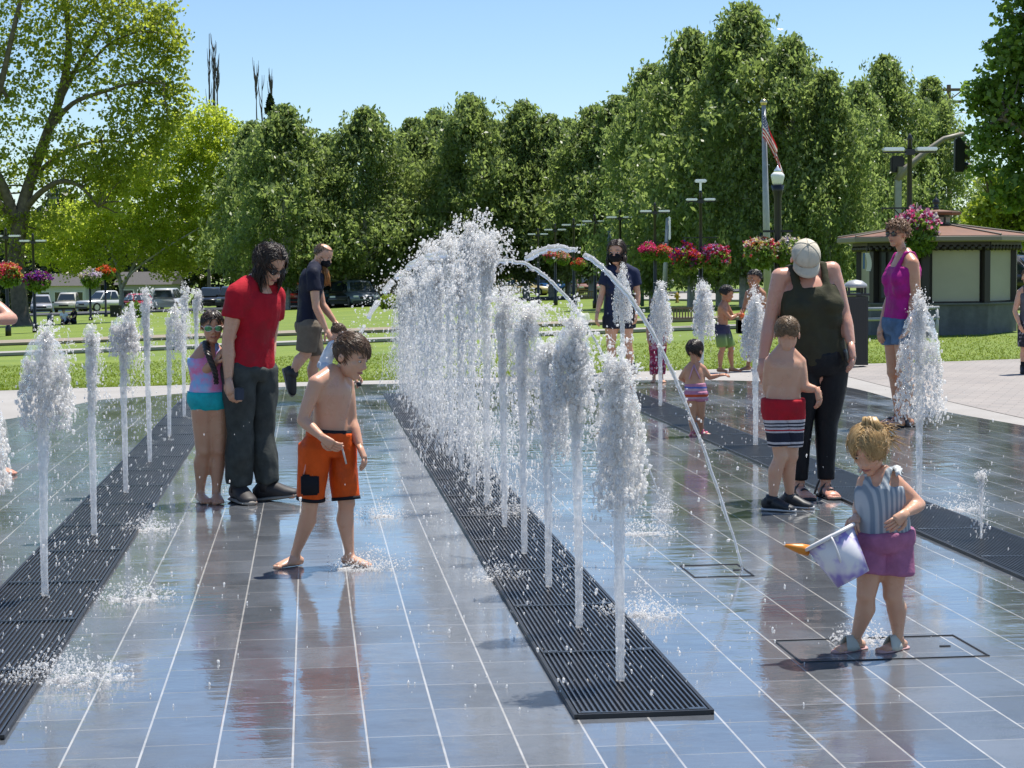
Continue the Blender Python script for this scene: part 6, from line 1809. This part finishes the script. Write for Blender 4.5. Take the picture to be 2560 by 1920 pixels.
f.bottoms('trunks', cloth('blue_trunks', (.02, .05, .16)), .85, .026, .14, flare=.4); f.hair(H_BLACK, .24, 360, .02, .4, (0, .35, 0), .46, -.2, -.55, lift=.5)

# ---- boy in the vest at the right edge
f = Fig((2574, 934), 'boy in a grey vest and dark patterned shorts cut off by the right edge', 1.36, 'fair')
f.joints(neck=(2574, 719, 0), sh=[(2550, 731, 0), (2598, 731, 0)], hip=[(2564, 810, 0), (2584, 810, 0)])
f.trunk(); f.arm(0, (2537, 778, 0), (2549, 812, -.08), (2556, 828, -.10), .5, (.8, .3, 0)); f.arm(1, (2608, 778, 0), (2606, 812, -.08), (2604, 828, -.10), .5, (-.8, .3, 0))
f.shoe = mat('black_trainer', (.02, .018, .018), .6); f.sole = SOLEB
f.leg(0, (2560, 872, 0), (2558, 922, .02), (-.2, -1), 'shoe'); f.leg(1, (2588, 872, 0), (2590, 922, .02), (.2, -1), 'shoe')
f.head(2572, 694, 0, 46, -20, 8); f.body()
f.top('vest', cloth('grey_vest', (.10, .10, .12)), -.04, .90, .014, 0, straps=1.1, wr=.008)
def camo():
    t = NT('cloth_speckle'); n = t.noise(t.coord('Object'), 26, 2, .4); c = t.ramp(n, [(.46, (.012, .012, .02)), (.56, (.03, .03, .045)), (.64, (.32, .30, .33))]); return t.set(Base_Color=c, Roughness=.8)
f.bottoms('shorts', camo(), .93, .028, .10, flare=.4, wr=.010)
for i in (0, 1):
    bm = bmesh.new(); a, k = f.J['an'][i], f.J['kn'][i]; tube(bm, [a, a.lerp(k, .35)], [.034, .038], 12); obj('sock', bm, cloth('black_sock', (.012, .012, .014)), f.t, True)
f.hair(H_BROWN, .2, 300, .02, .4, (0, .2, 0), .42, -.25, -.55, lift=.4)

# ---- bather at the left edge, elbow and foot in view
f = Fig((-28, 1186), 'bather cut off by the left edge, bent elbow and bare foot in view', 1.62, 'pinkish')
f.joints(neck=(-62, 742, 0), sh=[(-105, 768, .03), (-18, 764, -.05)], hip=[(-88, 925, 0), (-46, 925, 0)])
f.trunk(); f.arm(0, (-126, 850, 0), (-118, 905, -.1), (-112, 935, -.12), .5, (.8, .3, 0)); f.arm(1, (29, 797, -.10), (-28, 800, -.30), (-58, 792, -.34), .5, (0, .9, .2), fk=1.15)
f.leg(0, (-84, 1060, 0), (-86, 1160, .03), (.6, -.8)); f.leg(1, (-40, 1062, 0), (-12, 1164, .0), (.93, -.35))
f.head(-56, 688, -.03, 84, 50, 20); f.body()
f.top('swim_shirt', cloth('dark_teal', (.01, .05, .06)), -.02, .90, .008, 0, straps=1.4, wr=.003); f.bottoms('swim_shorts', cloth('dark_teal', (.01, .05, .06)), .35, .014, .12)
f.hair(H_BROWN, .5, 300, .02, .7, (0, -.1, 0), .42, -.25, -.55, lift=.3)

# ---- two picnickers on the grass by the sycamore, and their bag
def sitter(px, base, h, label, topc, hairm, yaw, tone='fair'):
    r = gl(px, base); k = 1/ppm(r.y)
    f = Fig(r, label, h*k/.53, tone)
    H = f.H; q = radians(yaw); fw = Vector((sin(q), -cos(q), 0)); sd = Vector((cos(q), sin(q), 0)); up = Vector((0, 0, 1))
    f.J = {'neck': up*.40*H-fw*.03*H, 'sh': [up*.365*H-sd*.10*H-fw*.02*H, up*.365*H+sd*.10*H-fw*.02*H], 'hip': [up*.065*H-sd*.055*H, up*.065*H+sd*.055*H]}
    f.trunk(); E = f.bm; f.J['el'] = {}; f.J['kn'] = {}; f.J['an'] = {}
    for i, s_ in ((0, -1), (1, 1)):
        e = f.J['sh'][i]+fw*.10*H-up*.13*H+sd*s_*.03*H; w_ = e+fw*.12*H-up*.03*H
        tube(E, [f.J['sh'][i], e], [.03*H, .024*H], 10); tube(E, [e, w_], [.024*H, .016*H], 10); f.hand(w_, w_+fw*.05*H, .5, (0, 0, -1), i)
        kn = f.J['hip'][i]+fw*.23*H+up*.12*H+sd*s_*.05*H; an = kn+fw*.10*H-up*.15*H
        tube(E, [f.J['hip'][i], kn], [.055*H, .036*H], 12); tube(E, [kn, an], [.036*H, .022*H], 12); tube(E, [an, an+fw*.10*H-up*.02*H], [.024*H, .016*H], 10)
        f.J['el'][i] = e; f.J['kn'][i] = kn; f.J['an'][i] = an
    f.J['hd'] = f.J['neck']; c = up*.475*H+fw*.005*H
    p = f.root+c; rr = p-CAM; rr = rr*(1/rr.dot(_f)); px_ = 1280+FPX*rr.dot(_r2); py_ = 960+FPX*rr.dot(_d2)
    f.head(px_, py_, p.y-f.Y, .13*H/k, yaw, 5); f.body()
    f.top('shirt', topc, -.05, .97, .016, .55, .014); f.bottoms('trousers', cloth('dark_denim', (.018, .022, .04), .85, .2), 1.6, .014, .08)
    f.hair(hairm, .4, 220, .03, .7, (0, -.1, 0), .42, -.25, -.55, lift=.3)
sitter(160, 812, 38, 'picnicker in a white top sitting on the grass in front of the cream pickup', cloth('white', (.70, .72, .76)), H_LIGHT, 30)
sitter(185, 810, 40, 'picnicker in dark clothes sitting on the grass, the right hand one of two', cloth('black_top', (.012, .012, .014)), H_DARK, -40)
b = gl(126, 811); t = thing('backpack', b, 'grey backpack standing on the grass beside the picnickers', 'backpack'); k = 1/ppm(b.y)
bm = bmesh.new(); box(bm, (0, 0, 13*k), (15*k, 10*k, 26*k), 0, 3*k); obj('pack', bm, cloth('grey_pack', (.13, .14, .15)), t, True)
bm = bmesh.new(); box(bm, (0, -6*k, 9*k), (11*k, 4*k, 13*k), 0, 1.5*k); obj('pocket', bm, cloth('grey_pack2', (.09, .10, .11)), t, True)
bm = bmesh.new(); tube(bm, [(-2*k, 0, 26*k), (-2*k, 0, 29*k), (2*k, 0, 29*k), (2*k, 0, 26*k)], .6*k, 6); obj('grab_handle', bm, BLACKPL, t, True)
# ================================================================== the fountain
def water_mat(name, clear, white, trans, rough=.12, tint=(1.0, .985, .965)):
    """broken water: part see-through, part white froth lit from both sides, part wet shine"""
    t = NT(name); N, L = t.N, t.L
    d = N.new('ShaderNodeBsdfDiffuse'); d.inputs['Color'].default_value = (*tint, 1)
    tl = N.new('ShaderNodeBsdfTranslucent'); tl.inputs['Color'].default_value = (*tint, 1)
    m1 = N.new('ShaderNodeMixShader'); m1.inputs[0].default_value = trans; L.new(d.outputs[0], m1.inputs[1]); L.new(tl.outputs[0], m1.inputs[2])
    t.set(Base_Color=(.95, .97, 1.0), Roughness=rough, IOR=1.33, Transmission_Weight=1.0)
    m2 = N.new('ShaderNodeMixShader'); m2.inputs[0].default_value = white; L.new(t.p.outputs[0], m2.inputs[1]); L.new(m1.outputs[0], m2.inputs[2])
    tr = N.new('ShaderNodeBsdfTransparent'); m3 = N.new('ShaderNodeMixShader')
    o = t.coord('Object')
    fac = t.maprange(t.noise(o, 38, 3, .6), .35, .65, clear*.6, min(1, clear*1.4))
    t.put(m3.inputs[0], fac); L.new(m2.outputs[0], m3.inputs[1]); L.new(tr.outputs[0], m3.inputs[2])
    L.new(m3.outputs[0], t.out.inputs['Surface'])
    return t.m
FROTH = water_mat('water_froth', .58, .98, .64)
DROPS = water_mat('water_drops', .44, .90, .62, .05)
COLUMN = water_mat('water_column', .42, .84, .62, .08)
CLEARW = water_mat('water_clear', .22, .38, .5, .05)
SHEET = water_mat('water_sheet', .70, .62, .5, .10)

_ph = (1+5**.5)/2
ICO = np.array([(-1, _ph, 0), (1, _ph, 0), (-1, -_ph, 0), (1, -_ph, 0), (0, -1, _ph), (0, 1, _ph), (0, -1, -_ph), (0, 1, -_ph), (_ph, 0, -1), (_ph, 0, 1), (-_ph, 0, -1), (-_ph, 0, 1)])/sqrt(1+_ph*_ph)
ICOF = np.array([(0, 11, 5), (0, 5, 1), (0, 1, 7), (0, 7, 10), (0, 10, 11), (1, 5, 9), (5, 11, 4), (11, 10, 2), (10, 7, 6), (7, 1, 8), (3, 9, 4), (3, 4, 2), (3, 2, 6), (3, 6, 8), (3, 8, 9), (4, 9, 5), (2, 4, 11), (6, 2, 10), (8, 6, 7), (9, 8, 1)], dtype=np.int32)
def drops_mesh(name, P, R, V=None):
    """a round or drawn out droplet at every point"""
    n = len(P)
    T = ICO[None]*R[:, None, None]
    T = T*(1+.22*NR.normal(size=(n, 12, 1)).clip(-1.5, 1.5))
    if V is not None:
        sp = np.linalg.norm(V, axis=1); d = V/np.maximum(sp, 1e-6)[:, None]; st = np.minimum(3.2, .55*sp)
        T = T + d[:, None, :]*((T*d[:, None, :]).sum(2)*st[:, None])[:, :, None]
    co = (P[:, None, :]+T).reshape(-1, 3).astype(np.float32)
    f = (ICOF[None]+(np.arange(n)*12)[:, None, None]).reshape(-1).astype(np.int32)
    me = bpy.data.meshes.new(name)
    me.vertices.add(n*12); me.vertices.foreach_set('co', co.ravel())
    me.loops.add(len(f)); me.loops.foreach_set('vertex_index', f)
    me.polygons.add(n*20); me.polygons.foreach_set('loop_start', np.arange(0, n*60, 3, dtype=np.int32)); me.polygons.foreach_set('loop_total', np.full(n*20, 3, dtype=np.int32))
    me.polygons.foreach_set('use_smooth', np.ones(n*20, dtype=bool))
    me.update(calc_edges=True)
    return me

GRAV = 9.81
def jet(base, h, label, group, n=1500, r0=.0145, sig=.16, wind=.05, size=(.0025, .009), froth=1.0, hood=None, mist=0, down=1.0, lean=(0, 0)):
    t = thing('water_jet', base, label, 'water jet', group)
    v0 = sqrt(2*GRAV*h); T = v0/GRAV; seed = base.x*3.1+base.y*7.7
    Lx = lambda s: Vector((lean[0]*s*s, lean[1]*s*s, 0))
    # the rising column
    bm = bmesh.new(); pts = []; rs = []; m = 46
    for i in range(m+1):
        s = i/m*.93; q = Lx(s)+Vector((.010*noise.noise(Vector((seed, 0, s*5)))*s, .010*noise.noise(Vector((0, seed, s*5)))*s, s*h)); pts.append(q)
        rs.append(r0*(1-s)**-.24*(1+(.10+.55*s)*abs(noise.noise(Vector((seed, s*h*22, 1)))) + .10*s))
    tube(bm, pts, rs, 12); 
    bmesh.ops.subdivide_edges(bm, edges=[e for e in bm.edges if abs(e.verts[0].co.z-e.verts[1].co.z) > h*.012], cuts=1)
    bm.normal_update()
    for v in bm.verts:
        s = v.co.z/h; v.co += v.normal*r0*(.18+1.0*s*s)*noise.noise(Vector((v.co.x*90+seed, v.co.y*90, v.co.z*34)))
    obj('column', bm, COLUMN, t, True)
    # frothing head
    if froth:
        bm = bmesh.new(); rg = random.Random(int(seed*100))
        for i in range(int(80*froth)):
            s = rg.uniform(.70, 1.03) if rg.random() < .8 else rg.uniform(.45, .8)
            sp = (.005+.027*max(0, (s-.45)/.55)**1.3)*froth**.5*(h/1.2)**.5
            c = Lx(s)+Vector((rg.gauss(wind*.25*(1-abs(s-.85)), sp), rg.gauss(0, sp), s*h+rg.gauss(0, .015)))
            r = rg.uniform(.005, .015)*(.6+.6*s)*froth**.3
            ball(bm, c, (r, r, r*rg.uniform(.9, 2.2)), 8, 6)
        b = remesh(bm, .0072, 1); b.normal_update()
        for v in b.verts: v.co += v.normal*(.009*noise.noise(v.co*55+Vector((seed, 0, 0)))+.007*noise.noise(v.co*120))
        tag(obj('foam_head', b, FROTH, t, True), kind='stuff')
    # falling water: parcels thrown up together break into strings of drops
    npc = max(14, n//30); k = n//npc
    te = T*(.45+(.55+down)*NR.rand(npc)**(.9 if down > .8 else 1.5)); te = np.where(NR.rand(npc) < .30, T*(.72+.45*NR.rand(npc)), te)
    lat = NR.normal(size=(npc, 2))*sig; lat[:, 0] += wind*1.2
    tt = np.repeat(te, k) + NR.normal(size=npc*k)*.030
    tt = np.clip(tt, .25*T, 2.0*T)
    lv = np.repeat(lat, k, 0) + NR.normal(size=(npc*k, 2))*sig*.28
    gr = np.maximum(0, (tt/T-.55))        # lateral drift begins as the column breaks up
    P = np.zeros((npc*k, 3)); P[:, :2] = lv*(gr*T)[:, None]*1.25
    P[:, 0] += lean[0]*np.minimum(1, tt/T)**2; P[:, 1] += lean[1]*np.minimum(1, tt/T)**2
    vv = np.repeat(1+NR.normal(size=npc)*.022-.012, k)
    P[:, 2] = v0*vv*tt-.5*GRAV*tt*tt
    P += NR.normal(size=P.shape)*(.004+.012*np.minimum(1, tt/T))[:, None]
    V = np.stack([lv[:, 0], lv[:, 1], v0-GRAV*tt], 1)
    # strings of water: each parcel is drawn out into a thin uneven thread
    bm = bmesh.new(); Ps = P.reshape(npc, k, 3); ts = tt.reshape(npc, k)
    for a in range(npc):
        if te[a] < .62*T or NR.rand() < .25: continue
        o_ = np.argsort(ts[a]); q = Ps[a][o_]; q = q[q[:, 2] > .02]
        if len(q) < 8: continue
        m_ = min(len(q)//3, 9); i0 = NR.randint(0, max(1, len(q)-3*m_)); seg = q[i0:i0+3*m_].reshape(-1, 3, 3).mean(1)
        if len(seg) < 3: continue
        rr_ = size[1]*(.18+.42*NR.rand(len(seg)))*np.sin(np.linspace(.25, 2.9, len(seg)))
        tube(bm, [Vector(z) for z in seg], list(rr_), 5)
    if len(bm.verts): tag(obj('strands', bm, DROPS, t, True), kind='stuff')
    else: bm.free()
    ok = P[:, 2] > .01
    R = size[0]+(size[1]-size[0])*NR.rand(npc*k)**3.2
    P, V, R = P[ok], V[ok], R[ok]
    if mist:
        s = NR.rand(mist)**.8; th = NR.rand(mist)*6.28; rr = np.abs(NR.normal(size=mist))*(.04+.15*(1-s))*(h/1.6)
        Q = np.stack([rr*np.cos(th)+wind*.6*(1-s), rr*np.sin(th), s*h*1.0], 1)
        P = np.concatenate([P, Q]); V = np.concatenate([V, np.tile([0, 0, -3.0], (mist, 1))]); R = np.concatenate([R, size[0]+(size[1]-size[0])*.7*NR.rand(mist)**3])
    tag(link('droplets', drops_mesh('droplets', P, R, V), DROPS, t), kind='stuff')
    if hood:          # a thin torn umbrella of water folding over from the top
        hx, rad, dep, span = hood; bm = bmesh.new(); rows = []; NA, NS = 44, 26
        a0 = 0 if hx >= 0 else pi
        for j in range(NS+1):
            s = j/NS; row = []
            for i in range(NA+1):
                a = a0-span/2+span*i/NA; w = noise.noise(Vector((a*1.6+seed, s*2.2, 0)))
                r = rad*(1-exp(-2.1*s))*(1.06+.32*w)+.012
                row.append(bm.verts.new(Lx(1)+Vector((r*cos(a), r*sin(a)*.8, h*.985-dep*s**1.55*(1+.14*w)+.010*noise.noise(Vector((a*9, s*12, seed)))))))
            rows.append(row)
        for j in range(NS):
            for i in range(NA):
                q = noise.noise(Vector((i*.22+seed, j*.28, 3)))+.55*noise.noise(Vector((i*.6, j*.6+seed, 9)))
                if q > .62-.85*(j/NS)**2: continue
                if rows[j][i].is_valid: bm.faces.new((rows[j][i], rows[j][i+1], rows[j+1][i+1], rows[j+1][i]))
        bmesh.ops.delete(bm, geom=[v for v in bm.verts if not v.link_faces], context='VERTS')
        o = obj('water_sheet', bm, SHEET, t, True)
        e = int(260*span); a = a0-span/2+span*NR.rand(e); s = .55+.65*NR.rand(e); r = rad*(1-np.exp(-2.1*s))*(1.0+.25*NR.normal(size=e)*.5)
        Q = np.stack([r*np.cos(a)+lean[0], r*np.sin(a)*.8+lean[1], h*.985-dep*s**1.55+.02*NR.normal(size=e)], 1)
        tag(link('sheet_beads', drops_mesh('sheet_beads', Q, .003+.006*NR.rand(e)**2, np.tile([0, 0, -1.5], (e, 1))), DROPS, t), kind='stuff')
    return t

def row_point(u, v): return fromgrid(u, v, .016)
UC = (U0+U1)/2; UL = (LU0+LU1)/2; UR = (RU0+RU1)/2
ORD = ['nearest', 'second', 'third', 'fourth', 'fifth', 'sixth', 'seventh', 'eighth', 'ninth', 'tenth', 'eleventh', 'twelfth', 'thirteenth', 'fourteenth', 'fifteenth', 'sixteenth', 'farthest']
# middle row: one jet per grate panel; heights read from the photograph
mid_base = [(1550.6, 1713), (1448, 1578), (1372, 1475.7), (1311, 1392), (1261.6, 1324)]
mid_top = {0: 905, 1: 800, 2: 862, 3: 778, 4: 742}
vs_ = [togrid(g(*p))[1] for p in mid_base]; us_ = [togrid(g(*p))[0] for p in mid_base]
dv = (vs_[4]-vs_[0])/4; um = sum(us_)/5
tall = [None]*5+[1.58, 1.66, 1.38, 1.64, 1.40, 1.58, 1.32, 1.46, 1.22, 1.30, 1.08, 1.12]
mgroup = 'jets along the middle grate'
for i in range(17):
    if i < 5:
        b = g(*mid_base[i]); b.z = .016; h = (at(mid_base[i][0], mid_top[i], b.y)-b).z
        hd = {0: (1, .10, .36, 4.6), 1: (-1, .09, .24, 5.2), 2: (1, .11, .36, 3.2), 3: (1, .15, .44, 2.2), 4: (1, .15, .5, 2.2)}[i]
        sg = (.20, .17, .22, .22, .26)[i]; wd = (.02, .03, .14, .18, .12)[i]
        jet(b, h, '%s water jet of the middle row from the near end' % ORD[i], mgroup, 2600, .0145, sg*.55, wd, (.0015, .0060), .95, hd, 300, .52, lean=(-.012, 0))
    else:
        b = row_point(um, vs_[0]+dv*i); h = tall[i]
        jet(b, h, '%s water jet of the middle row from the near end' % ORD[i], mgroup, 2900, .017, .145, .03, (.0022, .0078), 1.1, None, 1900, 1.0, lean=(RND.uniform(-.05, .05), 0))
# left row
lgroup = 'jets along the left grate'
for i, (bx, by, top, lab) in enumerate(((-92, 1752, 950, 'jet just outside the left edge with only its torn dome of water in view'), (112.7, 1498, 828, 'nearest full jet of the left row, with a wide torn cap of water'),
        (235.7, 1344.5, 834, 'second jet of the left row, straight with a narrow forked top'), (315, 1237, 782, 'third jet of the left row, bending over to the right at the top'), (375, 1160, 732, 'fourth jet of the left row, the slender straight one'),
        (424, 1095, 772, 'fifth jet of the left row, drooping right just before the girl'), (461, 1046, 728, 'sixth jet of the left row, tall behind the fifth'), (494, 1010, 730, 'last and farthest jet of the left row right beside the girl'))):
    b = g(bx, by); b.z = .016; h = (at(bx+4, top, b.y)-b).z
    hd = {0: (1, .10, .26, 5.5), 1: (1, .115, .30, 5.8), 3: (1, .10, .18, 5.0), 5: (1, .12, .26, 2.6)}.get(i)
    jet(b, h, lab, lgroup, 500 if i == 0 else 1500, .0150, (.06, .065, .045, .06, .042, .06, .05, .05)[i], (.02, .10, .04, .16, .02, .22, .06, .08)[i], (.0015, .0056), .75, hd, 200, .55, lean=((.07, .02, .005, .0, -.01, .02, .02, .0)[i], 0))
# right row
rgroup = 'jets along the right grate'
for i, (bx, by, top, lab) in enumerate(((2297, 1280, 764, 'nearest tall jet of the right row, with a torn bell before the magenta woman'), (2062, 1186, 1010, 'short jet of the right row hidden behind the woman in the cap'),
        (1889, 1117, 748, 'jet of the right row with a rounded head directly left of the capped woman'), (1753, 1062, 716, 'jet of the right row behind the pink toddler, with a broad double head'),
        (1651, 1018, 718, 'jet of the right row in front of the child in red trousers'), (1556, 983, 682, 'farthest jet of the right row in front of the masked woman'), (2453, 1354, 1180, 'low dribbling jet at the right of the pad with drops above it'))):
    b = g(bx, by); b.z = .016; h = (at(bx-2, top, b.y)-b).z
    hd = {0: (1, .135, .48, 6.1), 2: (-1, .11, .34, 5.8), 3: (1, .12, .32, 4.5), 4: (1, .12, .40, 5.5), 5: (1, .11, .40, 5.5)}.get(i)
    jet(b, h, lab, rgroup, (1800, 400, 1300, 1500, 1400, 1300, 200)[i], (.0165, .012, .018, .018, .018, .018, .006)[i], (.065, .04, .055, .065, .06, .06, .05)[i], (.0, .0, -.03, .06, .04, .04, 0)[i], (.0016, .0062), (.8, .4, 1.1, 1.2, .9, .9, .1)[i], hd, 200, .45)

# ---- arching streams
def stream(A, B, h, t0, t1, r, label, gaps=(), broken=0.0, thread=0.5):
    A, B = Vector(A), Vector(B); N = 150
    pos = lambda q: A.lerp(B, q)+Vector((0, 0, 4*h*q*(1-q)))
    o = pos((t0+t1)/2); t = thing('water_arc', o, label, 'water stream', 'arching streams of water')
    bm = bmesh.new(); seg = []
    def flush():
        if len(seg) > 2: tube(bm, [p for p, q in seg], [q for p, q in seg], 10)
        seg.clear()
    for i in range(N+1):
        q = t0+(t1-t0)*i/N
        if any(a < q < b for a, b in gaps): flush(); continue
        rr = r*(1-(1-thread)*i/N)*(1+.30*noise.noise(Vector((q*60, h, 2)))+.25*noise.noise(Vector((q*170, h, 5))))
        p = pos(q)-o+Vector((.006*noise.noise(Vector((q*40, 1, h))), 0, .008*noise.noise(Vector((q*50, 7, h)))))
        if broken and noise.noise(Vector((q*95, 4, h))) > .30-broken: flush(); continue
        seg.append((p, rr))
    flush()
    so_ = obj('stream', bm, CLEARW, t, True)
    if broken: so_['kind'] = 'stuff'
    n = 160 if not broken else 520
    q = t0+(t1-t0)*NR.rand(n); sp = .018+.05*(broken > 0)
    P = np.array([pos(x)-o for x in q])+NR.normal(size=(n, 3))*sp
    tag(link('droplets', drops_mesh('droplets', P, .0025+.007*NR.rand(n)**2.5), DROPS, t), kind='stuff')
B1 = g(1858, 1423); B2 = g(1658, 1275)
stream((-.610, 10.030, 0), B1, 1.535, .405, 1.0, .0175, 'long stream arching right over the pad and landing behind the toddler with the bucket', ((.553, .575),), 0, .35)
stream((-.925, 11.526, 0), B2, 1.4745, .42, 1.0, .015, 'shorter stream arching right just below the long one', (), 0, .25)
stream((.785, 6.305, 0), (-1.561, 15.015, 0), 1.515, .50, .86, .024, 'broken stream spraying left from the top of the fountain above the boy', (), .20, .6)

# ---- splashes where water lands
def splash(px, py, r, n, label, hgt=.07):
    b = g(px, py); b.z = .003; t = thing('water_splash', b, label, 'splash', 'splashes of foam on the paving')
    th = NR.rand(n)*6.28; rr = r*NR.rand(n)**.8; z = hgt*np.abs(NR.normal(size=n))*np.exp(-1.2*rr/r)
    P = np.stack([rr*np.cos(th)*1.25, rr*np.sin(th)*.85, z+.003], 1)
    tag(link('droplets', drops_mesh('droplets', P,   .0012+.0042*NR.rand(n)**3), DROPS, t), kind='stuff')
    bm = bmesh.new(); rg = random.Random(int(px))
    for i in range(int(34*r/.2)):
        a = rg.uniform(0, 6.28); q = r*.75*rg.random()**.9
        ball(bm, (q*cos(a)*1.3, q*sin(a)*.7, .001), (rg.uniform(.006, .022), rg.uniform(.006, .018), rg.uniform(.002, .006)), 8, 5)
    for v in bm.verts: v.co += Vector((0, 0, .003*noise.noise(v.co*60)))
    tag(obj('foam', bm, FROTH, t, True), kind='stuff')
for a in ((165, 1700, .20, 1500, 'widest patch of splashing foam, at the lower left beside the left grate'), (335, 1500, .17, 700, 'patch of bouncing drops between the left grate and the boy'), (372, 1326, .13, 600, 'small foam patch next to the left grate below the girl'),
          (955, 1292, .14, 700, 'splash on bare paving left of the middle grate, right of the boy'), (925, 1424, .17, 800, 'splash at the front foot of the boy in orange trunks'), (1600, 1540, .15, 800, 'splash to the right of the nearest middle jets'),
          (1610, 1335, .15, 500, 'faint splash right of the third middle jet'), (2150, 1608, .10, 500, 'small splash between the feet of the toddler with the bucket'), (2400, 1274, .14, 500, 'foam patch beside the right grate above the toddler'),
          (1240, 1450, .12, 420, 'splash on the middle grate left of the third jet'), (1180, 1080, .5, 1500, 'broad splash at the foot of the tall middle jets'), (1290, 1290, .22, 900, 'splash behind the fifth jet of the middle row'), (1660, 1278, .07, 200, 'small splash where the shorter arching stream lands')):
    splash(*a)
# loose drops flying and bouncing all round the jets
n = 8000
sel = NR.rand(n); u = np.where(sel < .42, UL, np.where(sel < .82, um, UR))+NR.normal(size=n)*.36; v = V0+NR.rand(n)**1.1*15
z = np.abs(NR.normal(size=n))*.34*(NR.rand(n) < .62)+.004
P = np.stack([GX.x*u+GY.x*v, GX.y*u+GY.y*v, z], 1)
tag(link('flying_drops', drops_mesh('flying_drops', P, .0012+.0042*NR.rand(n)**3.4, np.tile([0, 0, -1.8], (n, 1))), DROPS), 'loose drops of water flying and bouncing around the jets', 'water drops', None, 'stuff')
bpy.data.scenes.remove(WORK)
